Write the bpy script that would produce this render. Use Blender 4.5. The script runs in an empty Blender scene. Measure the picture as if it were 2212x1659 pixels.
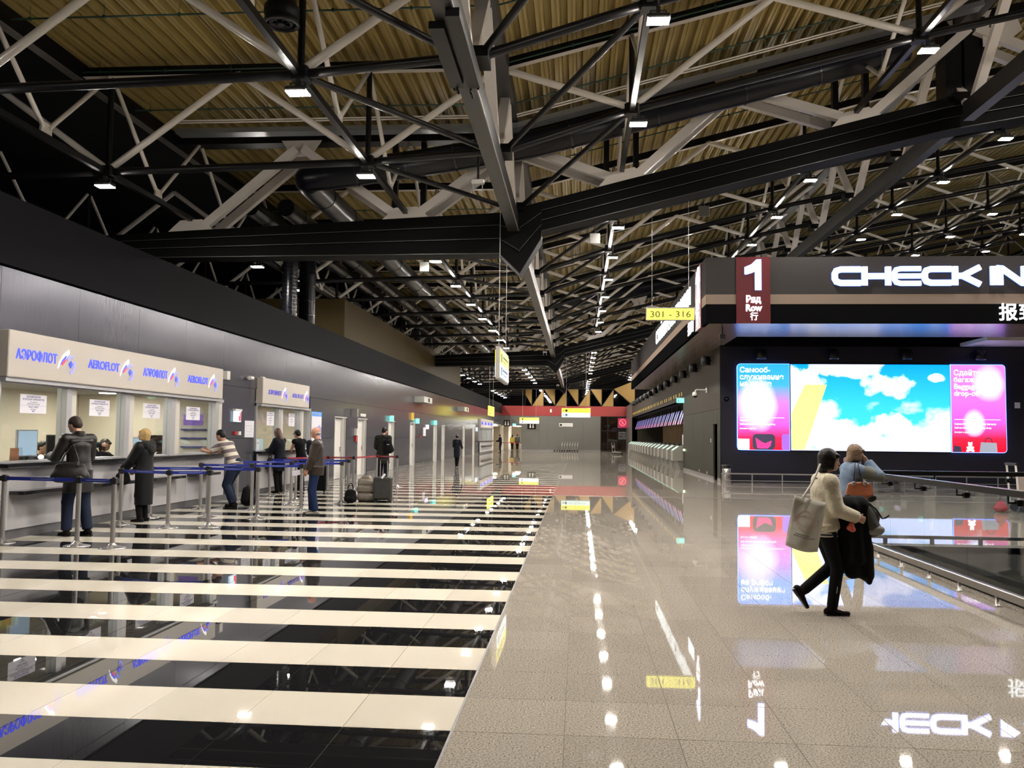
import bpy, bmesh, math, random
import numpy as np
from mathutils import Vector, Matrix, noise
random.seed(7)
SC = bpy.context.scene
COL = SC.collection
PI = math.pi

# ---------------------------------------------------------------- camera, world, exposure
cam_data = bpy.data.cameras.new('camera')
cam_data.sensor_width = 36.0
cam_data.lens = 1850.0 / 2212.0 * 36.0
cam_data.clip_start = 0.05
cam_data.clip_end = 400
cam = bpy.data.objects.new('camera', cam_data)
COL.objects.link(cam)
yaw, pitch, roll = -0.07781, 0.06007, 0.0107
_f = Vector((math.sin(yaw)*math.cos(pitch), math.cos(yaw)*math.cos(pitch), math.sin(pitch)))
_r = Vector((math.cos(yaw), -math.sin(yaw), 0))
_u = _r.cross(_f)
_r2 = _r*math.cos(roll) + _u*math.sin(roll)
_u2 = -_r*math.sin(roll) + _u*math.cos(roll)
cam.matrix_world = Matrix(((_r2.x, _u2.x, -_f.x, 0), (_r2.y, _u2.y, -_f.y, 0), (_r2.z, _u2.z, -_f.z, 1.58), (0, 0, 0, 1)))
SC.camera = cam

world = bpy.data.worlds.new('world')
SC.world = world
world.use_nodes = True
world.node_tree.nodes['Background'].inputs[0].default_value = (0.010, 0.012, 0.016, 1)
world.node_tree.nodes['Background'].inputs[1].default_value = 1.0
LAMP = 1180.0          # radiance of the hall floodlights
SCREEN = 2.3          # radiance of the big advertising screens
SC.view_settings.view_transform = 'Standard'
SC.view_settings.look = 'None'
SC.view_settings.gamma = 1.0
SC.view_settings.exposure = 0.0
SC.view_settings.use_curve_mapping = False
SC.cycles.use_denoising = True
SC.cycles.sample_clamp_indirect = 6.0
SC.cycles.max_bounces = 7
SC.cycles.diffuse_bounces = 4
SC.cycles.glossy_bounces = 4
SC.cycles.transparent_max_bounces = 16
SC.cycles.use_adaptive_sampling = True
SC.cycles.adaptive_threshold = 0.02
SC.cycles.caustics_reflective = False
SC.cycles.caustics_refractive = False

# ---------------------------------------------------------------- materials
MATS = {}
def mat(name, col=(0.5, 0.5, 0.5), rough=0.5, metal=0.0, emit=0.0, ecol=None, spec=0.5, bump=None, var=None, coat=0.0, aniso=0.0):
    """bump=(scale, strength); var=(scale, amount) is a gentle colour variation"""
    if name in MATS:
        return MATS[name]
    m = bpy.data.materials.new(name)
    m.use_nodes = True
    nt = m.node_tree
    b = nt.nodes['Principled BSDF']
    b.inputs['Base Color'].default_value = (*col, 1)
    b.inputs['Roughness'].default_value = rough
    b.inputs['Metallic'].default_value = metal
    b.inputs['Specular IOR Level'].default_value = spec
    if coat:
        b.inputs['Coat Weight'].default_value = coat
        b.inputs['Coat Roughness'].default_value = 0.08
    if emit:
        b.inputs['Emission Color'].default_value = (*(ecol or col), 1)
        b.inputs['Emission Strength'].default_value = emit
    if bump or var:
        tc = nt.nodes.new('ShaderNodeTexCoord')
    if bump:
        n = nt.nodes.new('ShaderNodeTexNoise')
        n.inputs['Scale'].default_value = bump[0]
        n.inputs['Detail'].default_value = 4
        nt.links.new(tc.outputs['Object'], n.inputs['Vector'])
        bp = nt.nodes.new('ShaderNodeBump')
        bp.inputs['Strength'].default_value = bump[1]
        bp.inputs['Distance'].default_value = 0.02
        nt.links.new(n.outputs['Fac'], bp.inputs['Height'])
        nt.links.new(bp.outputs['Normal'], b.inputs['Normal'])
    if var:
        n2 = nt.nodes.new('ShaderNodeTexNoise')
        n2.inputs['Scale'].default_value = var[0]
        n2.inputs['Detail'].default_value = 3
        nt.links.new(tc.outputs['Object'], n2.inputs['Vector'])
        mx = nt.nodes.new('ShaderNodeMixRGB')
        a = var[1]
        mx.inputs[1].default_value = (*[c*(1-a) for c in col], 1)
        mx.inputs[2].default_value = (*[min(1, c*(1+a)) for c in col], 1)
        nt.links.new(n2.outputs['Fac'], mx.inputs[0])
        nt.links.new(mx.outputs[0], b.inputs['Base Color'])
    MATS[name] = m
    return m

class NT:
    """little node-graph helper"""
    def __init__(s, name, rough=0.5, metal=0.0, spec=0.5):
        s.m = bpy.data.materials.new(name); s.m.use_nodes = True
        s.t = s.m.node_tree; s.b = s.t.nodes['Principled BSDF']
        s.b.inputs['Roughness'].default_value = rough
        s.b.inputs['Metallic'].default_value = metal
        s.b.inputs['Specular IOR Level'].default_value = spec
        MATS[name] = s.m
    def n(s, kind, **kw):
        x = s.t.nodes.new('ShaderNode' + kind)
        for k, v in kw.items():
            if k in x.inputs: x.inputs[k].default_value = v
            else: setattr(x, k, v)
        return x
    def l(s, a, b): s.t.links.new(a, b)
    def ramp(s, stops, interp='LINEAR'):
        r = s.t.nodes.new('ShaderNodeValToRGB'); r.color_ramp.interpolation = interp
        e = r.color_ramp.elements
        while len(e) < len(stops): e.new(0.5)
        for el, (p, c) in zip(e, stops): el.position = p; el.color = (*c, 1)
        return r
    def math(s, op, a, b=None):
        x = s.t.nodes.new('ShaderNodeMath'); x.operation = op
        for i, v in enumerate((a, b)):
            if v is None: continue
            if isinstance(v, (int, float)): x.inputs[i].default_value = v
            else: s.l(v, x.inputs[i])
        return x.outputs[0]

# ---------------------------------------------------------------- object helpers (geometry is given in world metres)
WM = {}
def link(o, parent=None, own=None):
    COL.objects.link(o)
    own = own if own is not None else Matrix.Identity(4)
    if parent is not None:
        o.parent = parent
        o.matrix_parent_inverse = WM[parent.name].inverted()
    o.matrix_basis = own
    WM[o.name] = own.copy()
    return o
def props(o, label=None, cat=None, group=None, kind=None):
    if label: o['label'] = label
    if cat: o['category'] = cat
    if group: o['group'] = group
    if kind: o['kind'] = kind
    return o
def thing(name, label, cat, loc=(0, 0, 0), group=None, rz=0.0):
    o = bpy.data.objects.new(name, None)
    o.empty_display_size = 0.2
    link(o, None, Matrix.Translation(loc) @ Matrix.Rotation(rz, 4, 'Z'))
    return props(o, label, cat, group)
def struct(name):
    o = bpy.data.objects.new(name, None)
    link(o); o['kind'] = 'structure'
    return o

class MB:
    """collects simple solids and links them as ONE mesh object"""
    def __init__(s, M=None):
        s.v = []; s.f = []; s.M = M; s.sm = []; s.mi = []; s.cur = 0
    def add(s, vs, fs, smooth=False):
        k = len(s.v)
        if s.M is not None: vs = [s.M @ Vector(v) for v in vs]
        s.v += [tuple(v) for v in vs]
        for f in fs:
            s.f.append(tuple(i + k for i in f)); s.sm.append(smooth); s.mi.append(s.cur)
        return s
    def box(s, x0, x1, y0, y1, z0, z1):
        x0, x1 = sorted((x0, x1)); y0, y1 = sorted((y0, y1)); z0, z1 = sorted((z0, z1))
        vs = [(x0, y0, z0), (x1, y0, z0), (x1, y1, z0), (x0, y1, z0), (x0, y0, z1), (x1, y0, z1), (x1, y1, z1), (x0, y1, z1)]
        return s.add(vs, [(0, 3, 2, 1), (4, 5, 6, 7), (0, 1, 5, 4), (1, 2, 6, 5), (2, 3, 7, 6), (3, 0, 4, 7)])
    def bbox(s, x0, x1, y0, y1, z0, z1, b=0.01):
        """box with chamfered vertical and top edges"""
        P = [(x0+b, y0), (x1-b, y0), (x1, y0+b), (x1, y1-b), (x1-b, y1), (x0+b, y1), (x0, y1-b), (x0, y0+b)]
        cx, cy = (x0+x1)/2, (y0+y1)/2
        def ring(q, z):
            return [(cx+(x-cx)*(1-2*q/(x1-x0)), cy+(y-cy)*(1-2*q/(y1-y0)), z) for x, y in P]
        rings = [ring(b*.6, z0), ring(0, z0+b), ring(0, z1-b), ring(b, z1)]
        vs = [p for r in rings for p in r]
        fs = [tuple(range(7, -1, -1)), tuple(range(24, 32))]
        for k in range(3):
            for i in range(8):
                j = (i+1) % 8
                fs.append((k*8+i, k*8+j, k*8+8+j, k*8+8+i))
        return s.add(vs, fs)
    def bar(s, p, q, w, h=None, up=(0, 0, 1)):
        """rectangular bar from p to q; w across, h along up"""
        h = h or w
        p, q = Vector(p), Vector(q); t = (q-p).normalized(); up = Vector(up)
        a = t.cross(up)
        if a.length < 1e-4: a = t.cross(Vector((1, 0, 0)))
        a.normalize(); b = a.cross(t).normalized()
        vs = []
        for c in (p, q):
            for i, j in ((-1, -1), (1, -1), (1, 1), (-1, 1)):
                vs.append(c + a*(i*w/2) + b*(j*h/2))
        return s.add(vs, [(0, 1, 2, 3), (7, 6, 5, 4), (0, 4, 5, 1), (1, 5, 6, 2), (2, 6, 7, 3), (3, 7, 4, 0)])
    def tube(s, p, q, r, r2=None, n=10, caps=True):
        r2 = r if r2 is None else r2
        p, q = Vector(p), Vector(q); t = (q-p).normalized()
        a = t.cross(Vector((0, 0, 1)))
        if a.length < 1e-3: a = Vector((1, 0, 0))
        a.normalize(); b = a.cross(t)
        vs = []
        for c, rr in ((p, r), (q, r2)):
            for i in range(n):
                g = 2*PI*i/n
                vs.append(c + a*(math.cos(g)*rr) + b*(math.sin(g)*rr))
        fs = [(i, (i+1) % n, n+(i+1) % n, n+i) for i in range(n)]
        s.add(vs, fs, True)
        if caps: s.add(vs, [tuple(range(n-1, -1, -1)), tuple(range(n, 2*n))])
        return s
    def path(s, pts, r, n=8):
        """tube along a polyline with mitred joints"""
        pts = [Vector(p) for p in pts]; vs = []
        prev = None
        for i, c in enumerate(pts):
            t = (pts[min(i+1, len(pts)-1)] - pts[max(i-1, 0)]).normalized()
            a = prev if prev is not None else (t.cross(Vector((0, 0, 1))) if abs(t.z) < .95 else Vector((1, 0, 0)))
            a = (a - t*a.dot(t)).normalized(); prev = a; b = t.cross(a)
            rr = r[i] if isinstance(r, (list, tuple)) else r
            for k in range(n):
                g = 2*PI*k/n
                vs.append(c + a*(math.cos(g)*rr) + b*(math.sin(g)*rr))
        fs = []
        for i in range(len(pts)-1):
            for k in range(n):
                fs.append((i*n+k, i*n+(k+1) % n, (i+1)*n+(k+1) % n, (i+1)*n+k))
        s.add(vs, fs, True)
        m = (len(pts)-1)*n
        return s.add(vs, [tuple(range(n-1, -1, -1)), tuple(range(m, m+n))])
    def lathe(s, prof, c, n=20, axis='Z'):
        """prof = [(radius, height)], around an axis through c"""
        c = Vector(c); vs = []
        for r, h in prof:
            for i in range(n):
                g = 2*PI*i/n; x, y = math.cos(g)*r, math.sin(g)*r
                vs.append(c + (Vector((x, y, h)) if axis == 'Z' else Vector((h, x, y)) if axis == 'X' else Vector((x, h, y))))
        fs = []
        for k in range(len(prof)-1):
            for i in range(n):
                j = (i+1) % n
                fs.append((k*n+i, k*n+j, (k+1)*n+j, (k+1)*n+i))
        s.add(vs, fs, True)
        m = (len(prof)-1)*n
        return s.add(vs, [tuple(range(n-1, -1, -1)), tuple(range(m, m+n))])
    def prism(s, poly, ax, a, b):
        """2D polygon extruded along ax from a to b; poly in the two other axes in XYZ order"""
        def P(u, v, w):
            return {'X': (w, u, v), 'Y': (u, w, v), 'Z': (u, v, w)}[ax]
        n = len(poly)
        vs = [P(u, v, a) for u, v in poly] + [P(u, v, b) for u, v in poly]
        fs = [tuple(range(n)), tuple(range(2*n-1, n-1, -1))] + [((i+1) % n, i, n+i, n+(i+1) % n) for i in range(n)]
        return s.add(vs, fs)
    def ball(s, c, r, n=10, m=7):
        rx, ry, rz = r if isinstance(r, (list, tuple)) else (r, r, r)
        c = Vector(c); vs = []
        for j in range(m+1):
            th = PI*j/m
            for i in range(n):
                g = 2*PI*i/n
                vs.append(c + Vector((rx*math.sin(th)*math.cos(g), ry*math.sin(th)*math.sin(g), rz*math.cos(th))))
        fs = [(j*n+i, (j+1)*n+i, (j+1)*n+(i+1) % n, j*n+(i+1) % n) for j in range(m) for i in range(n)]
        return s.add(vs, fs, True)
    def sheet(s, rows, th=0.006):
        """grid of points (list of rows) given a thickness along its normals"""
        R, C = len(rows), len(rows[0]); g = [[Vector(p) for p in r] for r in rows]; nn = []
        for i in range(R):
            for j in range(C):
                du = g[min(i+1, R-1)][j]-g[max(i-1, 0)][j]; dv = g[i][min(j+1, C-1)]-g[i][max(j-1, 0)]
                nn.append(du.cross(dv).normalized()*th/2)
        vs = [g[i][j]+nn[i*C+j] for i in range(R) for j in range(C)] + [g[i][j]-nn[i*C+j] for i in range(R) for j in range(C)]
        K = R*C; fs = []
        for i in range(R-1):
            for j in range(C-1):
                a, b, c, d = i*C+j, i*C+j+1, (i+1)*C+j+1, (i+1)*C+j
                fs += [(d, c, b, a), (K+a, K+b, K+c, K+d)]
        for i in range(R-1):
            fs += [(i*C, K+i*C, K+(i+1)*C, (i+1)*C), ((i+1)*C-1, (i+2)*C-1, K+(i+2)*C-1, K+(i+1)*C-1)]
        for j in range(C-1):
            fs += [(j, j+1, K+j+1, K+j), ((R-1)*C+j, K+(R-1)*C+j, K+(R-1)*C+j+1, (R-1)*C+j+1)]
        return s.add(vs, fs, True)
    def mesh(s, name, m, origin=None):
        me = bpy.data.meshes.new(name)
        me.from_pydata(s.v, [], s.f)
        if s.M is None and origin is not None: me.transform(Matrix.Translation(-Vector(origin)))
        for x in (m if isinstance(m, (list, tuple)) else [m]): me.materials.append(x)
        me.polygons.foreach_set('use_smooth', s.sm)
        if any(s.mi): me.polygons.foreach_set('material_index', s.mi)
        me.update()
        return me
    def obj(s, name, m, parent=None, label=None, kind=None):
        """as a part (or a setting piece); coordinates stay in world metres"""
        o = bpy.data.objects.new(name, s.mesh(name, m))
        link(o, parent)
        return props(o, label, None, None, kind)
    def solo(s, name, m, label, cat, loc, group=None):
        """as a thing that is a single mesh, its origin at loc"""
        o = bpy.data.objects.new(name, s.mesh(name, m, loc))
        link(o, None, Matrix.Translation(loc))
        return props(o, label, cat, group)

_unit = {}
def unit(kind, m):
    """shared unit meshes: 'rod' (r=1, z 0..1), 'box' (centred 1x1x1, z 0..1)"""
    k = (kind, m.name)
    if k not in _unit:
        b = MB()
        if kind == 'rod': b.tube((0, 0, 0), (0, 0, 1), 1.0, n=12)
        elif kind == 'rod6': b.tube((0, 0, 0), (0, 0, 1), 1.0, n=7)
        else: b.box(-.5, .5, -.5, .5, 0, 1)
        _unit[k] = b.mesh(kind, m)
    return _unit[k]
def rod(name, p, q, r, m, parent, kind='rod', w=None, h=None, sidev=None):
    """a tube or box bar between two points, sharing one mesh"""
    p, q = Vector(p), Vector(q); t = (q-p); L = t.length; t.normalize()
    a = Vector(sidev) if sidev is not None else t.cross(Vector((0, 0, 1)))
    if a.length < 1e-3: a = Vector((1, 0, 0))
    a = (a - t*a.dot(t)).normalized(); b = t.cross(a)
    sx, sy = (w, h) if w else (r, r)
    M = Matrix(((a.x*sx, b.x*sy, t.x*L, p.x), (a.y*sx, b.y*sy, t.y*L, p.y), (a.z*sx, b.z*sy, t.z*L, p.z), (0, 0, 0, 1)))
    o = bpy.data.objects.new(name, unit('box' if w else kind, m))
    return link(o, parent, M)
def cube(name, x0, x1, y0, y1, z0, z1, m, parent):
    o = bpy.data.objects.new(name, unit('box', m))
    M = Matrix.Translation(((x0+x1)/2, (y0+y1)/2, min(z0, z1))) @ Matrix.Diagonal((abs(x1-x0), abs(y1-y0), abs(z1-z0), 1))
    return link(o, parent, M)

# ---------------------------------------------------------------- lettering (real text geometry, converted at the end)
TEXTS = []
def text(s, x, y, z, size, m, parent, face='-Y', sx=1.0, bold=0.0, ext=0.004, align='LEFT', name='lettering', rot=None, fit=None, label=None):
    """face: direction the lettering looks at. x,y,z = baseline start (or centre)"""
    cu = bpy.data.curves.new(name, 'FONT')
    cu.body = s; cu.size = size; cu.extrude = ext; cu.offset = bold*size
    cu.align_x = align
    cu.resolution_u = 3
    ob = bpy.data.objects.new('text_tmp', cu)
    COL.objects.link(ob)
    R = {'-Y': Matrix(((1, 0, 0), (0, 0, -1), (0, 1, 0))), '+X': Matrix(((0, 0, 1), (1, 0, 0), (0, 1, 0))), '-X': Matrix(((0, 0, -1), (-1, 0, 0), (0, 1, 0))),
         '+Y': Matrix(((-1, 0, 0), (0, 0, 1), (0, 1, 0)))}[face].to_4x4() if rot is None else rot
    TEXTS.append((ob, name, m, parent, Matrix.Translation((x, y, z)) @ R, sx, fit, label))
def flush_texts():
    bpy.context.view_layer.update()
    dg = bpy.context.evaluated_depsgraph_get()
    done = []
    for ob, name, m, parent, M, sx, fit, label in TEXTS:
        me = bpy.data.meshes.new_from_object(ob.evaluated_get(dg))
        me.name = name
        me.materials.clear(); me.materials.append(m)
        if fit and len(me.vertices):
            xs = [v.co.x for v in me.vertices]; w = max(xs)-min(xs)
            sx = fit/w if w > 0 else 1
            if TEXTS and ob.data.align_x == 'LEFT': me.transform(Matrix.Translation((-min(xs), 0, 0)))
        me.transform(M @ Matrix.Diagonal((sx, 1, 1, 1)))
        done.append((name, me, parent, label))
    for t in TEXTS:
        cu = t[0].data
        bpy.data.objects.remove(t[0]); bpy.data.curves.remove(cu)
    for name, me, parent, label in done:
        o = bpy.data.objects.new(name, me)
        link(o, parent)
        if label: o['label'] = label

# common materials
M_black = mat('black_paint', (0.004, 0.0038, 0.0038), 0.42, 0.0, spec=.18)
M_blacks = mat('black_steel', (0.0045, 0.0042, 0.005), 0.36, 0.0, spec=.25)
M_white = mat('white_paint', (0.68, 0.63, 0.58), 0.3, spec=.6)
M_tube = mat('tube_paint', (0.74, 0.69, 0.62), 0.25, spec=.8, coat=.6)
M_steel = mat('brushed_steel', (0.50, 0.475, 0.45), 0.33, .8)
M_chrome = mat('polished_steel', (0.66, 0.64, 0.62), 0.2, .85)
M_grey = mat('grey_paint', (0.16, 0.15, 0.15), 0.4)
M_boxbeam = mat('beam_grey', (0.016, 0.015, 0.0155), 0.4, spec=.3)
M_uppbeam = mat('upper_beam_grey', (0.03, 0.028, 0.028), 0.4)
M_dark = mat('dark_matt', (0.005, 0.005, 0.006), 0.8, spec=.2)
M_green = mat('conduit_green', (0.012, 0.045, 0.03), 0.4)
M_plastic = mat('white_plastic', (0.62, 0.60, 0.57), 0.4)
M_blackp = mat('black_plastic', (0.012, 0.012, 0.013), 0.35)
M_lamp = mat('lamp_glow', (1, 1, 1), 0.5, emit=LAMP, ecol=(1.0, 0.93, 0.84))
def glass_mat(name, tint=(1, 1, 1), refl=1.0, dark=None):
    g = NT(name); t = g.t
    tr = g.n('BsdfTransparent'); tr.inputs[0].default_value = (*tint, 1)
    gl = g.n('BsdfGlossy', Roughness=0.02)
    fr = g.n('Fresnel', IOR=1.5)
    ge = g.n('NewGeometry')
    g.l(g.math('SUBTRACT', 1.5, g.math('MULTIPLY', ge.outputs['Backfacing'], 0.8333)), fr.inputs['IOR'])
    mx = g.n('MixShader')
    g.l(g.math('MULTIPLY', fr.outputs[0], refl), mx.inputs[0])
    g.l(tr.outputs[0], mx.inputs[1]); g.l(gl.outputs[0], mx.inputs[2])
    g.l(mx.outputs[0], t.nodes['Material Output'].inputs[0])
    t.nodes.remove(g.b)
    return g.m
M_glass = glass_mat('clear_glass', (0.93, 0.95, 0.95))
M_smoke = glass_mat('smoked_glass', (0.22, 0.20, 0.20), 1.6)
# ================================================================ the setting
T = 0.5975
X0, Y0 = -0.662, 4.046                     # a tile corner: stripe edge and granite edge
# polished tiles
def tile_mat(name, col, speck=None, rough=0.012, spec=.6):
    g = NT(name, rough, 0, spec)
    geo = g.n('NewGeometry')
    # every tile its own faint tone, from its own object/cell position
    sn = g.n('VectorMath', operation='SNAP')
    sn.inputs[1].default_value = (T, T, 5)
    ad = g.n('VectorMath', operation='SUBTRACT'); ad.inputs[1].default_value = (X0, Y0, 0)
    g.l(geo.outputs['Position'], ad.inputs[0]); g.l(ad.outputs[0], sn.inputs[0])
    wn = g.n('TexWhiteNoise'); g.l(sn.outputs[0], wn.inputs['Vector'])
    base = g.ramp([(0, [c*.93 for c in col]), (1, [min(1, c*1.05) for c in col])])
    g.l(wn.outputs['Value'], base.inputs[0])
    out = base.outputs[0]
    if speck:
        n1 = g.n('TexNoise', Scale=95.0, Detail=3.0, Roughness=0.7)
        g.l(geo.outputs['Position'], n1.inputs['Vector'])
        r1 = g.ramp([(0.36, (0.33, 0.30, 0.27)), (0.50, (1, 1, 1)), (0.66, (1.35, 1.33, 1.28))])
        g.l(n1.outputs['Fac'], r1.inputs[0])
        mx = g.n('MixRGB', blend_type='MULTIPLY'); mx.inputs[0].default_value = speck
        g.l(out, mx.inputs[1]); g.l(r1.outputs[0], mx.inputs[2]); out = mx.outputs[0]
    g.l(out, g.b.inputs['Base Color'])
    nz = g.n('TexNoise', Scale=1.1, Detail=1.0)
    g.l(geo.outputs['Position'], nz.inputs['Vector'])
    bp = g.n('Bump', Strength=0.0006, Distance=0.02)
    g.l(nz.outputs['Fac'], bp.inputs['Height']); g.l(bp.outputs['Normal'], g.b.inputs['Normal'])
    return g.m
M_tw = tile_mat('white_tile', (0.70, 0.65, 0.55))
M_tb = tile_mat('black_tile', (0.010, 0.010, 0.011))
M_tg = tile_mat('granite_tile', (0.36, 0.325, 0.28), 1.0, rough=.02, spec=.65)
M_grout = mat('grout', (0.13, 0.12, 0.105), 0.8)
floor = struct('floor')
VX0, VX1, VY0, VY1 = 4.30, 9.6, 1.0, 13.35     # the opening to the floor below
g = MB()
for x0, x1, y0, y1 in ((-9.0, VX0, -3, 120), (VX1, 34, -3, 120), (VX0, VX1, VY1, 120), (VX0, VX1, -3, VY0)):
    g.box(x0, x1, y0, y1, -0.10, -0.0035)
g.obj('floor_slab', M_grout, floor)
tiles = []
for i in range(-13, 46):
    for j in range(-9, 160):
        x, y = X0 + i*T, Y0 + j*T
        if x > VX0-T and x < VX1 and y < VY1-.2 and y > VY0-T: continue
        if x > 22 and y < 12: continue
        cx, cy = x+T/2, y+T/2
        if cx > 3.7 and cy > 31.6 and cx < 23 and not (cx < 5.1): continue
        kind = 'w' if (i < 0 and j < 77 and j % 2 == 1) else 'b' if (i < 0 and j < 77) else 'g'
        tiles.append((x, y, kind))
# those seen largest are single tiles, the rest is one laid surface
def seen(t):
    x, y, k = t[0]+T/2, t[1]+T/2, t[2]
    d = Vector((x, y, -1.58)); z = d.dot(_f)
    if z < .5: return 0
    u, v = d.dot(_r2)/z*1850, d.dot(_u2)/z*1850
    if abs(u) > 1106+80 or abs(v) > 830+60: return 0
    return 1/z**3
tiles.sort(key=lambda t: -seen(t))
tile_me = {}
for k, m in (('w', M_tw), ('b', M_tb), ('g', M_tg)):
    b = MB(); e = .0013; c = .0012
    b.add([(e, e, -.008), (T-e, e, -.008), (T-e, T-e, -.008), (e, T-e, -.008), (e+c, e+c, 0), (T-e-c, e+c, 0), (T-e-c, T-e-c, 0), (e+c, T-e-c, 0)],
          [(4, 5, 6, 7), (0, 1, 5, 4), (1, 2, 6, 5), (2, 3, 7, 6), (3, 0, 4, 7)])
    tile_me[k] = b.mesh('tile', m)
rest = {'w': MB(), 'b': MB(), 'g': MB()}
for n, (x, y, k) in enumerate(tiles):
    if n < 298:
        o = bpy.data.objects.new('tile', tile_me[k]); link(o, floor, Matrix.Translation((x, y, 0)))
    else:
        e = .0015
        rest[k].add([(x+e, y+e, 0), (x+T-e, y+e, 0), (x+T-e, y+T-e, 0), (x+e, y+T-e, 0), (x+e, y+e, -.008), (x+T-e, y+e, -.008), (x+T-e, y+T-e, -.008), (x+e, y+T-e, -.008)],
                    [(0, 1, 2, 3), (4, 5, 1, 0), (5, 6, 2, 1), (6, 7, 3, 2), (7, 4, 0, 3)])
rest['w'].obj('white_tiling', M_tw, floor, kind='stuff')
rest['b'].obj('black_tiling', M_tb, floor, kind='stuff')
rest['g'].obj('granite_tiling', M_tg, floor, kind='stuff')
MB().box(X0, 23, 22.90, 22.945, -.002, .002).obj('joint_strip', M_steel, floor)
MB().box(X0-.01, X0+.004, 1, 92, -.002, .0016).obj('edge_strip', mat('strip_dark', (.06, .055, .05), .4), floor)

# ---- floor below, seen through the opening
M_lower = mat('lower_floor', (0.34, 0.33, 0.31), 0.35)
lower = struct('floor_lower')
MB().box(VX0-6, VX1+8, VY0-6, VY1+9, -4.6, -4.5).obj('lower_slab', M_lower, lower)
M_fasc = mat('slab_fascia', (0.075, 0.075, 0.068), 0.5)
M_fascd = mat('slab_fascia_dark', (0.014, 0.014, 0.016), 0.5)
t1 = struct('trim_1')
MB().box(VX0, VX1, VY1, VY1+.06, -.42, -.011).obj('fascia_board', M_fasc, t1)
MB().box(VX1, VX1+.06, VY0, VY1, -.42, -.011).obj('fascia_board', M_fasc, t1)
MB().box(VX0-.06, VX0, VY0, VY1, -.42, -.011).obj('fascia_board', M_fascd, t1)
wl = struct('wall_lower')
MB().box(VX0, VX1+1, VY1+.25, VY1+.35, -4.5, -.42).obj('lower_panel', mat('lower_wall', (0.42, 0.41, 0.38), .45), wl)
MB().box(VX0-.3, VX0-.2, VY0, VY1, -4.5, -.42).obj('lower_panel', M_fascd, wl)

# ---- left wall: brushed metal panels, dark fascia band
def brushed(name, col, rough, metal=.62):
    g = NT(name, rough, metal, .5)
    tc = g.n('NewGeometry')
    mp = g.n('Mapping'); mp.inputs['Scale'].default_value = (3, 90, 2.2)
    g.l(tc.outputs['Position'], mp.inputs[0])
    n1 = g.n('TexNoise', Scale=1.0, Detail=3.0); g.l(mp.outputs[0], n1.inputs['Vector'])
    r = g.ramp([(0.2, [c*.85 for c in col]), (0.8, [c*1.15 for c in col])]); g.l(n1.outputs['Fac'], r.inputs[0])
    g.l(r.outputs[0], g.b.inputs['Base Color'])
    n2 = g.n('TexNoise', Scale=0.9, Detail=1.0); g.l(tc.outputs['Position'], n2.inputs['Vector'])
    bp = g.n('Bump', Strength=.10, Distance=.03); g.l(n2.outputs['Fac'], bp.inputs['Height'])
    g.l(bp.outputs['Normal'], g.b.inputs['Normal'])
    return g.m
M_metal = brushed('brushed_metal_panel', (0.128, 0.127, 0.155), 0.19)  # panel colour tinted blue to stand in for the screens' light
M_band = mat('dark_fascia', (0.0030, 0.0030, 0.0046), 0.7, spec=.05)
WX = -8.30
OPEN = [(11.62, 19.42), (21.45, 26.0)]
DOORS = [(28.72, 30.25), (31.78, 33.25), (37.0, 38.4), (41.9, 43.4), (48.75, 50.25), (51.75, 53.2), (61.3, 62.7), (67.0, 68.6)]
BOOTH3 = (71.2, 82.3)
MOUTH = 83.0                               # the wall ends here: passage opening
wall_l = struct('wall_left')
cuts = [-3.0, 1.0, 3.2, 5.4, 7.6, 9.75]
for a, b in OPEN + DOORS + [BOOTH3]: cuts += [a, b]
cuts += [34.6, 36.0, 40.2, 45.2, 47.0, 55, 57, 59.1, 64.4, 69.9, MOUTH]
cuts = sorted(cuts)
for a, b in zip(cuts, cuts[1:]):
    if b - a < .2: continue
    mid = (a+b)/2
    inopen = any(p <= mid <= q for p, q in OPEN)
    indoor = any(p <= mid <= q for p, q in DOORS)
    in3 = BOOTH3[0] <= mid <= BOOTH3[1]
    n = max(1, round((b-a)/1.95)) if inopen else 1
    for k in range(n):
        ya, yb = a+(b-a)*k/n, a+(b-a)*(k+1)/n
        for z0, z1 in ((0.13, 1.44), (1.44, 2.7), (2.7, 3.95)):
            if (inopen or in3) and z0 < 2.6: continue
            if indoor and z0 < 1: continue
            if indoor and z0 < 2: z0 = 2.16
            MB().box(WX-.03, WX, ya+.004, yb-.004, z0+.004, z1-.004).obj('metal_panel', M_metal, wall_l)
MB().box(WX-.05, WX-.035, -3, 11.6, 0, 3.95).box(WX-.05, WX-.035, 19.44, 21.43, 0, 3.95).box(WX-.05, WX-.035, 26.02, 71.2, 2.2, 3.95).box(WX-.05, WX-.035, 11.6, 26.02, 2.4, 3.95)\
    .box(WX-.05, WX-.035, 71.2, MOUTH, 2.3, 3.95).obj('backing', M_dark, wall_l)
bk = MB(); ys = [26.02] + [v for d in DOORS for v in d] + [71.2]
for k in range(0, len(ys), 2): bk.box(WX-.05, WX-.035, ys[k], ys[k+1], 0, 2.2)
bk.obj('backing', M_dark, wall_l)
MB().box(WX-.6, WX+.06, -3, 92, 3.97, 4.985).obj('fascia_band', M_band, wall_l)
MB().box(-17, WX-.6, -3, 92, 4.7, 4.8).obj('booth_roof', M_dark, wall_l)
bl = struct('baseboard_left')
M_base = mat('stone_skirting', (0.10, 0.10, 0.105), 0.25, var=(3, .3))
for a, b in [(-3, 11.62), (19.42, 21.45), (26.0, 28.72), (30.25, 31.78), (33.25, 37), (38.4, 41.9), (43.4, 48.75), (50.25, 51.75), (53.2, 61.3), (62.7, 67), (68.6, 71.2), (82.3, 83)]:
    MB().box(WX-.02, WX+.012, a+.01, b-.01, 0, .125).obj('skirting_stone', M_base, bl)
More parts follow.
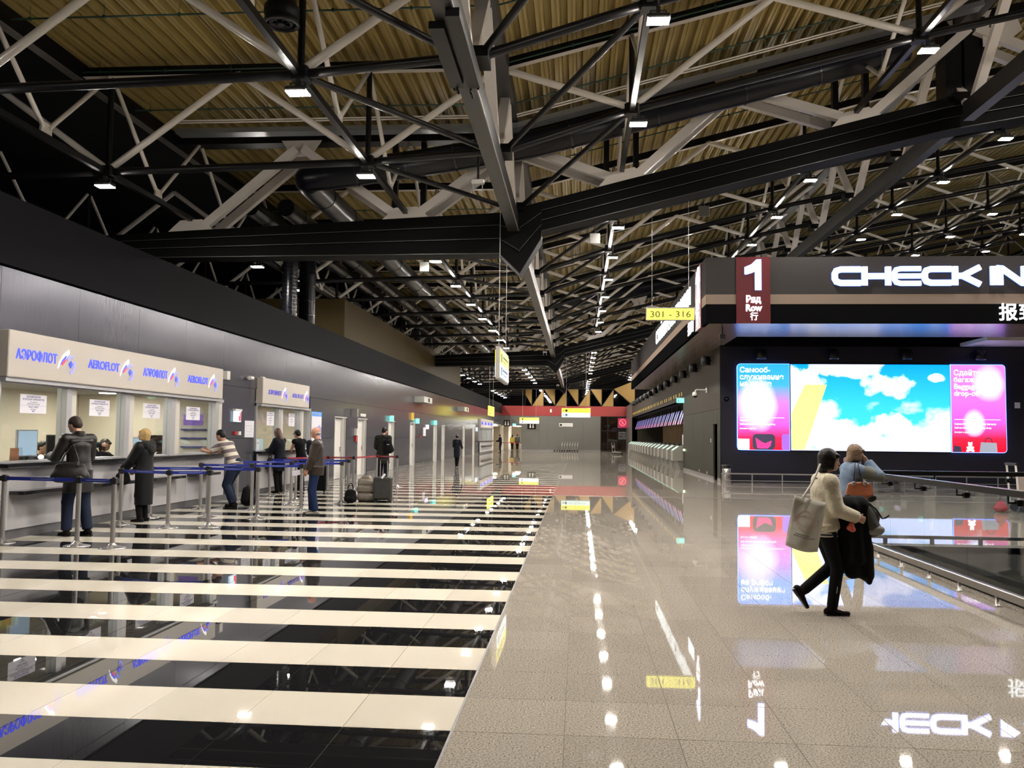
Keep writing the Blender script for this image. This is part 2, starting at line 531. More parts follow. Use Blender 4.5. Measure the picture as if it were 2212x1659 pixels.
# doors in the metal wall
M_door = mat('door_white', (0.62, 0.60, 0.57), 0.4)
M_reveal = mat('door_reveal', (0.22, 0.215, 0.20), 0.4)
M_red = mat('red_paint', (0.33, 0.012, 0.014), 0.4)
for n, (a, b) in enumerate(DOORS):
    d = struct('door_%d' % (n+1))
    w = (b-a)*.70
    MB().box(WX-.13, WX-.09, a+.02, a+w, .01, 2.14).obj('door_leaf', M_door, d)
    MB().box(WX-.09, WX+.015, a, a+.03, 0, 2.17).box(WX-.09, WX+.01, a+w, a+w+.03, 0, 2.17).box(WX-.09, WX+.01, a, b, 2.14, 2.17).obj('door_frame', M_door, d)
    MB().box(WX-.06, WX-.02, a+w+.03, b-.01, .01, 2.14).obj('side_panel', M_reveal, d)
    leaf = d.children[0]
    MB().box(WX-.09, WX-.04, a+w-.10, a+w-.06, .95, 1.12).tube((WX-.05, a+w-.08, 1.05), (WX-.05, a+w-.2, 1.05), .01).obj('door_handle', M_steel, leaf)
    MB().box(WX-.09, WX-.085, a+.2, a+.34, 1.60, 1.75).obj('door_notice', mat('notice_grey', (.35, .34, .33), .5), leaf)

# ---- far wall at the end of the hall
FY = 92.0
wall_f = struct('wall_far')
M_fwall = mat('far_wall_grey', (0.095, 0.092, 0.080), 0.42)
M_fred = mat('far_wall_red', (0.24, 0.012, 0.010), 0.4)
xs = [-6.15, -4.2, -3.3, -1.4, 0.5, 2.36]
for a, b in zip(xs, xs[1:]):
    for z0, z1 in ((.12, 1.5), (1.5, 3.72)):
        MB().box(a+.006, b-.006, FY, FY+.04, z0, z1).obj('wall_panel', M_fwall, wall_f)
MB().box(-8.3, -6.15, FY, FY+.04, 2.62, 3.72).obj('wall_panel', M_fwall, wall_f)
rx = [-8.3, -5.4, -2.9, .2, 3.2, 5.9]
for a, b in zip(rx, rx[1:]): MB().box(a+.006, b-.006, FY-.02, FY+.04, 3.73, 4.78).obj('red_panel', M_fred, wall_f)
MB().box(-6.15, 2.36, FY-.01, FY+.04, 0, .12).obj('skirting_board', M_grey, wall_f)
MB().box(-8.3, 14, FY+.05, FY+.2, 4.74, 4.80).obj('sill', M_black, wall_f)
# glazed frieze with gold triangles
w1 = struct('window_1')
M_gold = mat('gold_perforated', (0.25, 0.15, 0.035), 0.4, 0.25)
PW = 1.247; za, zb = 4.80, 6.64
def edgebar(p, q, nm='glazing_bar'):
    MB().bar(p, q, .06, .05, up=(0, 1, 0)).obj(nm, M_black, w1)
k0 = -5.0
for n in range(-1, 7):
    xa = k0 + n*PW; xb = xa + PW
    up = (n % 2 == 0)
    if n < 0:
        xa = k0 - .72
        poly = [(xa, zb), (xb, zb), (xb, za), (xa, zb-.6)]
        gold = poly; gl = [(xa, zb-.6), (xb, za), (xa, za)]
    elif up:
        gold = [(xa, za), (xb, za), (xb, zb)]; gl = [(xa, za), (xb, zb), (xa, zb)]
    else:
        gold = [(xa, zb), (xb, zb), (xb, za)]; gl = [(xa, zb), (xb, za), (xa, za)]
    MB().prism(gold, 'Y', FY+.06, FY+.08).obj('gold_panel', M_gold, w1)
    MB().prism(gl, 'Y', FY+.065, FY+.075).obj('glass_pane', M_smoke, w1)
    edgebar((xa, FY+.07, za), (xa, FY+.07, zb))
    if n >= 0: edgebar((xa, FY+.07, za if up else zb), (xb, FY+.07, zb if up else za))
xe = k0+7*PW
MB().prism([(xe, zb), (xe+2.2, zb+.9), (xe+2.2, zb), (xe+2.25, zb), (xe+2.25, za+.5), (xe+1.85, za+.25)], 'Y', FY+.06, FY+.08).obj('gold_panel', M_gold, w1)
MB().prism([(xe, za), (xe+2.25, za), (xe+1.85, za+.25), (xe, zb)], 'Y', FY+.065, FY+.075).obj('glass_pane', M_smoke, w1)
edgebar((xe, FY+.07, za), (xe, FY+.07, zb)); edgebar((xe, FY+.07, zb), (xe+2, FY+.07, za+.2)); edgebar((k0-.75, FY+.07, zb), (xe, FY+.07, zb))
# dark glazed door, lower right of the far wall
w2 = struct('window_2')
for a, b in ((2.4, 3.12), (3.12, 4.15), (4.15, 5.3)):
    for z0, z1 in ((.05, 2.2), (2.2, 3.7)):
        MB().box(a+.04, b-.04, FY+.03, FY+.045, z0+.03, z1-.03).obj('glass_pane', M_smoke, w2)
for x in (2.4, 3.12, 4.15, 5.3): MB().box(x-.05, x+.05, FY, FY+.08, 0, 3.72).obj('glazing_bar', M_black, w2)
for z in (.03, 2.2, 3.7): MB().box(2.4, 5.35, FY, FY+.08, z-.04, z+.04).obj('glazing_bar', M_black, w2)
MB().box(1.6, 6, FY+7, FY+7.2, 0, 3.9).obj('back_wall', mat('wood_dim', (.16, .10, .05), .5), w2)
# side wall above the passage end and the passage beyond
cor = struct('wall_passage')
M_cream = mat('cream_wall', (0.66, 0.58, 0.44), 0.5)
MB().box(-12.2, -12.1, 83, 104, 0, 2.7).obj('passage_panel', M_cream, cor)
MB().box(-12.2, -6.0, 104, 104.1, 0, 2.7).obj('passage_panel', M_cream, cor)
MB().box(-6.15, -6.05, FY+.04, 104, 0, 2.7).obj('passage_panel', M_cream, cor)
MB().box(-12.2, WX, 83, 83.1, 0, 2.7).obj('passage_panel', M_cream, cor)
MB().box(-12.2, WX, 83, 92, 2.66, 2.72).box(-12.2, -6.0, 92.05, 104, 2.66, 2.72).obj('passage_ceiling', M_cream, cor)
MB().box(-12.2, -8.31, 83, 104, -.05, 0).box(-8.31, -6.1, 92, 104, .001, .004).obj('passage_floor', M_tg, cor)
MB().box(WX-.3, WX, MOUTH, FY, 2.72, 3.95).obj('passage_header', M_metal, cor)
for y in (84.6, 87.6, 90.4): MB().box(-9.3, -9.0, y, y+.3, 0, 2.66).obj('passage_post', M_plastic, cor)
for x, y in ((-8.6, 94), (-7.9, 97), (-10.5, 95)): MB().box(x, x+.32, y, y+.32, 0.004, 2.66).obj('passage_post', M_plastic, cor)
M_pl = mat('passage_light', (1, 1, 1), emit=200, ecol=(1, .95, .85))
for x, y in ((-8.9, 85.5), (-9.6, 89), (-7.2, 94.5), (-7.2, 98.5), (-9.6, 94)):
    MB().box(x, x+.7, y, y+.3, 2.62, 2.655).obj('passage_lamp', M_pl, cor)

# ---- check-in block on the right
CX = 5.08
wall_r = struct('wall_right')
M_kw = mat('checkin_wall', (0.036, 0.034, 0.025), 0.6, spec=.06)
M_kwt = mat('checkin_wall_top', (0.036, 0.029, 0.021), 0.6, spec=.06)
for a, b in ((31.2, 31.95), (32.9, 35.5), (35.5, 38.4), (38.4, 42.2)):
    MB().box(CX, CX+.06, a+.005, b-.005, .12, 2.62).obj('wall_panel', M_kw, wall_r)
MB().box(CX, CX+.06, 31.955, 32.895, 2.09, 2.62).obj('wall_panel', M_kw, wall_r)
for a, b in ((31.2, 35.5), (35.5, 42.2)): MB().box(CX, CX+.06, a+.005, b-.005, 2.63, 4.87).obj('wall_panel', M_kwt, wall_r)
MB().box(CX, CX+.06, 42.2, 82, 3.33, 4.87).obj('header_panel', M_kwt, wall_r)
MB().box(CX-.004, CX+.05, 31.2, 31.95, 0, .12).box(CX-.004, CX+.05, 32.9, 42.2, 0, .12).obj('skirting_board', M_grey, wall_r)
MB().box(CX+.15, CX+.2, 31.9, 32.95, 0, 2.1).obj('door_recess', M_dark, wall_r)
MB().box(CX, 9, 42.16, 42.22, 0, 3.33).box(CX, 9, 82, 82.1, 0, 4.8).obj('return_wall', M_kw, wall_r)
MB().box(CX, CX+.5, 82, 92, 0, 4.8).obj('end_wall', M_fwall, wall_r)
MB().box(CX, 9, 42.2, 82, 3.33, 3.4).obj('alcove_soffit', M_dark, wall_r)
MB().box(8.3, 8.4, 42.2, 82, 0, 3.4).obj('alcove_back', M_dark, wall_r)
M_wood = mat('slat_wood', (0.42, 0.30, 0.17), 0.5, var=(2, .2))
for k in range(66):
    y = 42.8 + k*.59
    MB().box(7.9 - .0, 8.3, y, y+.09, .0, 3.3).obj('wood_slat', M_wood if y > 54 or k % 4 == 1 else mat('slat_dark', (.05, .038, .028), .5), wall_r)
M_sw = mat('screen_wall', (0.013, 0.013, 0.022), 0.35, spec=.4)
MB().box(CX, 30, 31.2, 31.3, 0, 4.87).obj('screen_wall_panel', M_sw, wall_r)
# roof of the block
MB().box(CX, 30, 31.3, 82, 4.87, 4.9).obj('block_roof', M_dark, wall_r)
# canopy
t2 = struct('trim_2')
M_c1 = mat('canopy_grey', (0.042, 0.039, 0.039), 0.7, spec=.0)
M_c2 = mat('canopy_beige', (0.20, 0.155, 0.125), 0.7, spec=.0)
M_c3 = mat('canopy_black', (0.0045, 0.0045, 0.005), 0.7, spec=.0)
M_c4 = mat('canopy_red', (0.085, 0.004, 0.008), 0.4, spec=.25)
KX, KY, KZ0, KZ1 = 3.68, 25.1, 4.90, 6.83
for z0, z1, m, nm in ((KZ0, 5.455, M_c3, 'black_band'), (5.455, 5.74, M_c2, 'beige_band'), (5.74, KZ1, M_c1, 'grey_band')):
    MB().box(KX, 4.545, KY, KY+.1, z0, z1).box(5.515, 30, KY, KY+.1, z0, z1).obj(nm, m, t2)
    MB().box(KX-.002, KX+.1, KY+.005, 26.0, z0, z1).box(KX-.002, KX+.1, 27.15, 60.5, z0, z1).obj(nm, m, t2)
MB().box(4.545, 5.515, KY-.02, KY+.1, KZ0-.005, KZ1+.003).obj('red_panel', M_c4, t2)
MB().box(KX-.03, KX+.1, 26.0, 27.15, KZ0-.005, KZ1+.003).obj('red_panel', M_c4, t2)
MB().box(KX+.1, 30, KY+.1, 60.5, KZ1-.06, KZ1-.02).box(KX+.1, 6, 60.4, 60.5, KZ0, KZ1).obj('canopy_lid', M_dark, t2)
g = NT('soffit_boards', .22, .0, .7)
tc = g.n('NewGeometry'); sp = g.n('SeparateXYZ'); g.l(tc.outputs['Position'], sp.inputs[0])
wv = g.n('TexNoise', Scale=1.0, Detail=2.0); mp = g.n('Mapping'); mp.inputs['Scale'].default_value = (.25, 9, 1); g.l(tc.outputs['Position'], mp.inputs[0]); g.l(mp.outputs[0], wv.inputs['Vector'])
rr = g.ramp([(.3, (.17, .125, .10)), (.7, (.24, .18, .145))]); g.l(wv.outputs['Fac'], rr.inputs[0]); g.l(rr.outputs[0], g.b.inputs['Base Color'])
M_soff = g.m
for k in range(11):
    y = KY+.1 + k*.30
    MB().box(KX+.1, 30, y+.004, y+.292, KZ0, KZ0+.03).obj('soffit_board', M_soff, t2)
for k in range(5):
    x = KX+.1 + k*.28
    MB().box(x+.004, x+.276, KY+3.4, 60.4, KZ0, KZ0+.03).obj('soffit_board', M_soff, t2)
MB().box(KX+1.5, 30, KY+3.4, 31.2, KZ0+.45, KZ0+.5).obj('soffit_recess', M_dark, t2)
MB().box(13.4, 20, 29.2, 31.19, KZ0-.02, KZ0+.1).obj('soffit_box', M_plastic, t2)

# ---- roof: corrugated decking
def deck_z(x):
    return 8.98 if x < -1.4 else 8.98 + .25*(x+1.4) if x < 8.6 else 11.48 + .19*(x-8.6)
M_deck = mat('ochre_decking', (0.29, 0.215, 0.068), 0.5, 0.05, var=(.7, .2))
ceil = struct('ceiling')
P = .29
def deck(xa, xb, ya, yb):
    b = MB(); x = xa; pts = []
    while x < xb:
        for dx, dz in ((0, 0), (.055, 0), (.062, .02), (.085, .02), (.092, 0), (.14, 0), (.165, .13), (.265, .13)):
            pts.append((x+dx, deck_z(x+dx)+dz))
        x += P
    vs = []
    for y in (ya, yb): vs += [(px, y, pz) for px, pz in pts]
    n = len(pts)
    b.add(vs, [(i, n+i, n+i+1, i+1) for i in range(n-1)])
    return b
sheets = [-10.6, -6.8, -1.4, 3.6, 8.6, 14, 20, 26, 34]
for a, b in zip(sheets, sheets[1:]):
    for ya, yb in ((-1, 20.1), (20.1, 52.6), (52.6, 85), (85, 118)):
        deck(a, b, ya, yb).obj('decking_sheet', M_deck, ceil)
MB().box(-18, -10.6, -1, 118, 9.0, 9.05).obj('dark_decking', M_dark, ceil)
MB().box(-18, 40, 118, 118.2, 0, 20).box(-18, -17.8, -3, 118, 0, 9).obj('end_wall', M_dark, ceil)
MB().box(34, 34.2, -3, 118, 0, 18).obj('end_wall', M_dark, ceil)
MB().box(-10.1, -9.95, -1, 118, 8.6, 8.95).obj('eaves_beam', M_blacks, ceil)
MB().box(-10.12, -9.93, -1, 118, 8.585, 8.6).obj('eaves_rail', M_steel, ceil)
# ================================================================ roof steelwork
ROWX = [-14.7, -9.4, -4.13, 0.98, 6.32, 11.6, 16.9, 22.2, 27.5]
ROWZ = [6.62, 6.75, 6.88, 7.82, 9.12, 10.22, 11.25, 12.3, 13.3]
YN = [12.1 + 4.06*k for k in range(-1, 25)]
BXX, BXZ = -1.55, 6.95                      # central box beam, bracket height
GIRD = (2, 10, 18)                          # YN index+... the heavy girders stand in place of these frames
ordn = ['nearest', 'second', 'third', 'fourth', 'fifth', 'sixth', 'seventh', 'eighth', 'ninth', 'tenth', 'eleventh', 'twelfth', 'thirteenth', 'fourteenth', 'fifteenth',
        'sixteenth', 'seventeenth', 'eighteenth', 'nineteenth', 'twentieth', 'twenty-first', 'twenty-second', 'twenty-third', 'twenty-fourth', 'twenty-fifth', 'twenty-sixth']
def topz(x): return deck_z(x) - .28
def frame_members(y, girder=False):
    """(kind, p, q, radius) of the frame across the hall at y"""
    out = []
    n = len(ROWX)
    for i in range(n):
        x, z = ROWX[i], ROWZ[i]
        # white diagonals up to the apexes midway to the neighbours
        for s in (-1, 1):
            j = i+s
            if 0 <= j < n:
                xm = (x+ROWX[j])/2
                out.append(('diagonal', (x, y, z+.04), (xm, y, topz(xm)), .068))
        out.append(('post', (x, y, z), (x, y, topz(x)), .055))
        if i < n-1:
            if i == 2:     # either side of the box beam
                out.append(('bottom_chord', (x, y, z), (BXX-.12, y-.3, BXZ), .07))
                out.append(('bottom_chord', (ROWX[3], y, ROWZ[3]), (BXX+.12, y-.3, BXZ), .07))
            else:
                out.append(('bottom_chord', (x, y, z), (ROWX[i+1], y, ROWZ[i+1]), .075))
    return out
for k, y in enumerate(YN):
    isg = (k-1) in GIRD or (k-1-2) % 8 == 0 and k > 1
    if isg: continue
    far = y > 52
    lab = 'white and black tubular roof frame across the hall, %s from the front' % ordn[k]
    t = thing('roof_frame', lab, 'roof truss', (BXX, y, topz(BXX)), 'roof frames across the hall')
    jw, jb = MB(), MB()
    for kind, p, q, r in frame_members(y):
        m = M_tube if kind == 'diagonal' else M_blacks
        if far or p[0] > 20 or k == 0: (jw if kind == 'diagonal' else jb).tube(p, q, r, n=6, caps=False)
        else: rod(kind, p, q, r, m, t)
    if jw.v: jw.obj('far_diagonal', M_tube, t, kind='stuff')
    if jb.v: jb.obj('far_chord', M_blacks, t, kind='stuff')
    # top chord: black I-beam under the decking with a pale lower flange edge
    for xa, xb in ((-10.1, -1.45), (-1.4, 8.6), (8.6, 30)):
        za, zb_ = topz(xa), topz(xb)
        rod('top_chord', (xa, y, za+.08), (xb, y, zb_+.08), 0, M_black, t, w=.10, h=.2, sidev=(0, 1, 0))
        rod('flange', (xa, y-.03, za-.03), (xb, y-.03, zb_-.03), 0, M_white, t, w=.13, h=.012, sidev=(0, 1, 0))
    nodes = MB()
    for i, (x, z) in enumerate(zip(ROWX, ROWZ)):
        nodes.bbox(x-.14, x+.14, y-.14, y+.14, z-.11, z+.11, .03)
    nodes.obj('node_block', M_black, t, kind='stuff')
# plan bracing from the box beam to the neighbouring rows
t = thing('plan_bracing', 'black bracing tubes fanning out from the central grey box beam', 'bracing', (BXX, 12, BXZ))
jb = MB()
for k, y in enumerate(YN[:-1]):
    for x, z, s in ((ROWX[2], ROWZ[2], -1), (ROWX[3], ROWZ[3], 1)):
        p, q = (x, y, z), (BXX+.12*s, y+4.06-.3, BXZ)
        if y < 52: rod('bracing_tube', p, q, .055, M_blacks, t)
        else: jb.tube(p, q, .055, n=5, caps=False)
jb.obj('far_bracing', M_blacks, t, kind='stuff')
# row trusses: along the hall over every row of nodes
rown = {0: 'beyond the left wall top', 1: 'above the left wall', 2: 'left of the central beam', 3: 'right of the central beam', 4: 'over the check-in corner', 5: 'second row right of the check-in corner',
        6: 'third row right of the check-in corner', 7: 'fourth row right of the check-in corner', 8: 'farthest row on the right'}
for i, (x, z) in enumerate(zip(ROWX, ROWZ)):
    t = thing('row_truss', 'long black truss with white V struts, ' + rown[i], 'roof truss', (x, 12, z), 'row trusses along the hall')
    rod('bottom_chord', (x, 4, z-.02), (x, 117, z-.02), 0, M_blacks, t, w=.10, h=.11, sidev=(1, 0, 0))
    jw, jb = MB(), MB()
    for k, y in enumerate(YN[:-1]):
        ym = y + 2.03
        zt = topz(x)
        for p, q in (((x, y+.08, zt-.05), (x, ym-.07, z+.16)), ((x, ym+.07, z+.16), (x, y+3.98, zt-.05))):
            if y < 48 and i < 6: rod('strut', p, q, .045, M_tube, t)
            else: jw.tube(p, q, .045, n=5, caps=False)
        g_ = MB().prism([(ym-.16, z+.06), (ym+.16, z+.06), (ym+.13, z+.24), (ym-.13, z+.24)], 'X', x-.02, x+.02)
        if y < 48 and i < 6: g_.obj('gusset', M_tube, t)
        else: jw.v += []; 
        if not (y < 48 and i < 6): jw.box(x-.02, x+.02, ym-.15, ym+.15, z+.06, z+.22)
    if jw.v: jw.obj('far_strut', M_tube, t, kind='stuff')
# central box beams with white box diagonals, and a second pair over the check-in
def box_truss(x, zb, zt, name_lab, near):
    t = thing('box_truss', name_lab, 'roof truss', (x, 10, zb))
    ys = [-1, 19.95] + [19.95 + 32.48*k for k in range(1, 4)]
    for a, b in zip(ys, ys[1:]):
        rod('lower_box_beam', (x, a+.25, zb), (x, b-.25, zb), 0, M_boxbeam, t, w=.24, h=.42, sidev=(1, 0, 0))
        rod('upper_box_beam', (x, a+.05, zt), (x, b-.05, zt), 0, M_uppbeam, t, w=.34, h=.34, sidev=(1, 0, 0))
        rod('edge_rail', (x+.125, a+.25, zb-.19), (x+.125, b-.25, zb-.19), .012, M_steel, t, 'rod6')
    y = 7.5
    while y < 100:
        rod('box_diagonal', (x, y, zb+.2), (x, y+1.75, zt-.15), 0, M_white, t, w=.19, h=.15, sidev=(1, 0, 0))
        rod('box_diagonal', (x, y+3.7, zb+.2), (x, y+1.95, zt-.15), 0, M_white, t, w=.19, h=.15, sidev=(1, 0, 0))
        y += 4.06
    for yy in YN[:12]:
        MB().prism([(yy-.55, BXZ-.1+zb-6.55), (yy-.05, BXZ-.1+zb-6.55), (yy-.15, BXZ+.1+zb-6.55), (yy-.45, BXZ+.1+zb-6.55)], 'X', x-.26, x+.26).obj('bracket', M_black, t)
    return t
box_truss(BXX, 6.55, 8.72, 'grey box beam with white box diagonals down the middle of the hall', True)
box_truss(8.75, 9.0, 11.2, 'grey box beam with white box diagonals over the check-in area', False)
t = thing('chain_hoist', 'black motor boxes with loose chains on the central beam', 'hoist', (BXX, 11, 6.4))
MB().box(BXX-.2, BXX-.02, 9.5, 11.2, 6.25, 6.34).box(BXX+.04, BXX+.2, 9.2, 11.2, 6.24, 6.34).obj('motor_box', M_black, t)
ch = MB()
for cx, cy, dz in ((BXX-.1, 11.2, .2), (BXX-.17, 11.25, .12), (BXX+.16, 11.2, .14), (BXX+.08, 11.26, .25)):
    for q in range(9):
        zc = 6.36 - q*dz/9
        ch.lathe([(.016, -.01), (.02, 0), (.016, .01)], (cx+.015*math.sin(q), cy, zc), 6, 'X' if q % 2 else 'Y')
ch.obj('chain', M_blacks, t, kind='stuff')
# heavy girders
M_gird = mat('girder_black', (0.0012, 0.0012, 0.0013), 0.6, spec=.08)
for gi, gy in enumerate((20.25, 52.7, 85.2)):
    t = thing('girder', ['nearest', 'middle', 'farthest'][gi] + ' heavy black box girder across the hall, kinked at the central beam', 'girder', (BXX, gy, 6), 'heavy black girders')
    dz = (0, 0, .36)[gi]
    def bot(x): return dz + (5.82 + .006*(x+10) if x < -1.9 else 5.87 - .49*(x+1.9)/.5 if x < -1.4 else 5.38 + .85*(x+1.4)/.5 if x < -.9 else 6.23+.166 + .245*(x+.9) if x < 8.3 else 8.65+.17*(x-8.3))
    def tz(x): return dz + (6.40 + .049*(x+10.5) if x < -1.4 else 6.95 + .250*(x+1.4) if x < 8.3 else 9.375 + .16*(x-8.3))
    KN = ((-14, -1.901), (-1.9, -1.401), (-1.4, -.901), (-.9, 8.299), (8.3, 30))
    for q, (u0, u1, d) in enumerate(((0, .36, .30), (.36, .68, .36), (.68, 1, .42))):
        b = MB()
        for xa, xb in KN:
            lv = lambda x, u: bot(x) + (tz(x)-bot(x))*u
            b.prism([(xa, lv(xa, u0)), (xb, lv(xb, u0)), (xb, lv(xb, u1)), (xa, lv(xa, u1))], 'Y', gy-d, gy+d)
        b.obj(['bottom_flange', 'web', 'top_flange'][q], M_gird, t)
        e = MB()
        for xa, xb in KN: e.bar((xa, gy-d-.004, bot(xa)+(tz(xa)-bot(xa))*u0+.01), (xb, gy-d-.004, bot(xb)+(tz(xb)-bot(xb))*u0+.01), .008, .014)
        e.obj('edge_strip', mat('edge_pale', (.03, .028, .026), .4), t)
    for i, x in enumerate(ROWX[1:7]):
        z = tz(x); sl = (tz(x+.5)-tz(x-.5))/2
        MB().prism([(x-.55, z-sl*1.1), (x+.55, z+sl*1.1), (x+.28, z+.26+sl*.5), (x-.26, z+.26-sl*.5)], 'Y', gy-.44, gy-.41).obj('gusset_plate', M_white, t)
        MB().prism([(x-.5, z-sl), (x+.5, z+sl), (x+.28, z+.24), (x-.26, z+.24)], 'Y', gy+.27, gy+.3).obj('gusset_plate', M_white, t)
    for i in range(1, 6):
        xa, xb = ROWX[i], ROWX[i+1]; xm = (xa+xb)/2
        for yy in (gy-.33, gy+.33):
            rod('box_strut', (xa+.3, yy, tz(xa)+.12), (xm-.08, yy, topz(xm)-.25), 0, M_white, t, w=.17, h=.2, sidev=(0, 1, 0))
            rod('box_strut', (xb-.3, yy, tz(xb)+.12), (xm+.08, yy, topz(xm)-.25), 0, M_white, t, w=.17, h=.2, sidev=(0, 1, 0))
        MB().prism([(xm-.5, topz(xm)), (xm+.5, topz(xm)+(.25 if xm > -1.4 else 0)), (xm+.22, topz(xm)-.4), (xm-.22, topz(xm)-.4)], 'Y', gy-.24, gy-.21).obj('gusset_plate', M_white, t)
        for dx in (-.35, .35):
            rod('black_post', (xb+dx, gy, tz(xb)), (xb+dx, gy, topz(xb)), 0, M_black, t, w=.13, h=.16, sidev=(1, 0, 0))
    for xa, xb in ((-10.1, -1.4), (-1.4, 8.6), (8.6, 30)):
        rod('top_chord', (xa, gy, topz(xa)+.08), (xb, gy, topz(xb)+.08), 0, M_black, t, w=.4, h=.24, sidev=(0, 1, 0))
# black column pair standing on the nearest girder
t = thing('column', 'thick black steel column rising from the nearest girder at upper right', 'column', (8.9, 20.3, 9.3))
MB().box(8.42, 8.78, 20.05, 20.6, 9.25, 11.3).box(8.82, 9.3, 20.0, 20.6, 9.3, 11.35).obj('shaft', M_black, t)
MB().prism([(9.28, 10.9), (9.95, 11.4), (10.1, 11.0), (9.6, 10.6)], 'Y', 19.96, 19.99).prism([(9.2, 11.2), (9.35, 11.3), (9.3, 10.6), (9.2, 10.6)], 'Y', 19.9, 19.93).obj('connection_plate', M_white, t)
# ducts
M_duct = mat('black_duct', (0.0045, 0.0048, 0.0078), 0.3, 0.0, spec=.22)
M_ductr = mat('duct_ring', (0.012, 0.0125, 0.018), 0.22, 0.3)
def duct(name, pts, r, label, ring=1.2, rings=True, ribbed=False):
    t = thing(name, label, 'duct', pts[0])
    MB().path(pts, r, 20).obj('duct_shell', M_duct, t)
    rg = MB()
    for a, b in zip(pts, pts[1:]):
        a, b = Vector(a), Vector(b); L = (b-a).length; n = int(L/ring)
        if L < 1: continue
        tt = (b-a).normalized()
        for q in range(n+1):
            c = a + (b-a)*(q+.5)/(n+1)
            rg.tube(c-tt*.02, c+tt*.02, r*1.045, n=20)
    if rings: rg.obj('joint_ring', M_ductr, t, kind='stuff')
    return t
el = [(-6.25, 19.2, 7.52), (-6.33, 19.27, 7.51), (-6.38, 19.42, 7.50), (-6.40, 19.7, 7.50)]
duct('air_duct', [(7.2, 19.15, 10.28), (4.6, 19.15, 9.6), (-1.2, 19.15, 8.18), (-3.4, 19.15, 7.85), (-5.7, 19.15, 7.55)] + el + [(-6.4, 50, 7.45), (-6.4, 84, 7.4)], .31,
     'large black round air duct crossing under the roof and turning down the hall', 2.1)
duct('air_duct', [(-8.0, 22.5, 7.72), (-8.0, 84, 7.6)], .24, 'thinner black air duct beside the large one, nearer the middle', 2.1)
duct('air_duct', [(-9.0, 22.5, 7.75), (-9.0, 84, 7.65)], .24, 'thinner black air duct nearest the left wall', 2.1)
duct('vertical_duct', [(-9.15, 26.3, 4.8), (-9.15, 26.3, 8.6)], .235, 'left one of two black vertical ducts rising behind the left wall', .12)
duct('vertical_duct', [(-9.1, 27.9, 4.8), (-9.1, 27.9, 8.6)], .27, 'right one of two black vertical ducts, in front of the brown box', .5)
duct('air_duct', [(-1.2, 46, 8.6), (3.2, 46, 9.55), (7.4, 46, 10.5)], .3, 'black air duct crossing the roof halfway down the hall', 2.1)
# round black jet nozzle hanging at the top left
t = thing('ceiling_fan', 'black drum-shaped ceiling fan with round grille at the top of the photo', 'fan', (-4.15, 11.3, 7.3))
MB().lathe([(.20, 1.4), (.20, .95), (.225, .93), (.20, .9), (.20, .28), (.24, .24), (.245, .14), (.225, .10), (.235, .04), (.25, 0), (.20, -.01), (.19, .06)], (-4.15, 11.3, 7.25), 28).obj('drum', M_black, t)
sp = MB()
for q in range(6):
    a = q*PI/3
    sp.bar((-4.15, 11.3, 7.27), (-4.15+.19*math.cos(a), 11.3+.19*math.sin(a), 7.27), .02, .015)
sp.lathe([(.05, 0), (.06, .02), (.03, .05)], (-4.15, 11.3, 7.24), 14)
for rr in (.11, .16): sp.lathe([(rr-.006, 0), (rr+.006, 0), (rr+.006, .01), (rr-.006, .01)], (-4.15, 11.3, 7.265), 24)
sp.obj('grille', M_blacks, t)
# cable tray and conduits
M_galv = mat('galvanised', (0.34, 0.36, 0.38), 0.35, 0.85)
t = thing('cable_tray', 'galvanised cable tray crossing the roof above the large duct', 'cable tray', (-1.4, 18.5, 8.5))
for xa, xb in ((-9.2, -1.4), (-1.4, 8.6)):
    za, zc = deck_z(xa)-.55, deck_z(xb)-.55
    for dy, nm in ((0, 'tray_side'), (.3, 'tray_side')): rod(nm, (xa, 18.5+dy, za), (xb, 18.5+dy, zc), 0, M_galv, t, w=.02, h=.11, sidev=(0, 1, 0))
    rod('tray_bottom', (xa, 18.65, za-.05), (xb, 18.65, zc-.05), 0, M_galv, t, w=.3, h=.012, sidev=(0, 1, 0))
    for dy in (-.25, -.12): rod('cable', (xa, 18.5+dy, za+.14), (xb, 18.5+dy, zc+.14), .018, M_white, t, 'rod6')
hg = MB(); x = -8.6
while x < 8:
    hg.tube((x, 18.5, deck_z(x)-.6), (x, 18.5, deck_z(x)), .008, n=5).tube((x, 18.8, deck_z(x)-.6), (x, 18.8, deck_z(x)), .008, n=5); x += 1.4
hg.obj('hanger', M_galv, t)
y = 7.6; k = 0
while y < 50:
    if abs(y-20.2) > .9 and k < 20:
        t = thing('conduit', 'thin dark green conduit under the decking, %s from the front' % ordn[k], 'conduit', (0, y, deck_z(0)-.22), 'green conduits under the decking')
        for xa, xb in ((-10, -1.4), (-1.4, 8.6), (8.6, 22)):
            rod('pipe', (xa, y, deck_z(xa)-.22), (xb, y, deck_z(xb)-.22), .017, M_green, t, 'rod6')
        c = MB(); x = -9.6
        while x < 20:
            c.box(x-.02, x+.02, y-.02, y+.02, deck_z(x)-.25, deck_z(x)-.19).box(x-.003, x+.003, y-.003, y+.003, deck_z(x)-.2, deck_z(x)); x += 1.35
        c.obj('clip', M_green, t, kind='stuff'); k += 1
    y += 2.03 if k % 2 else 2.2
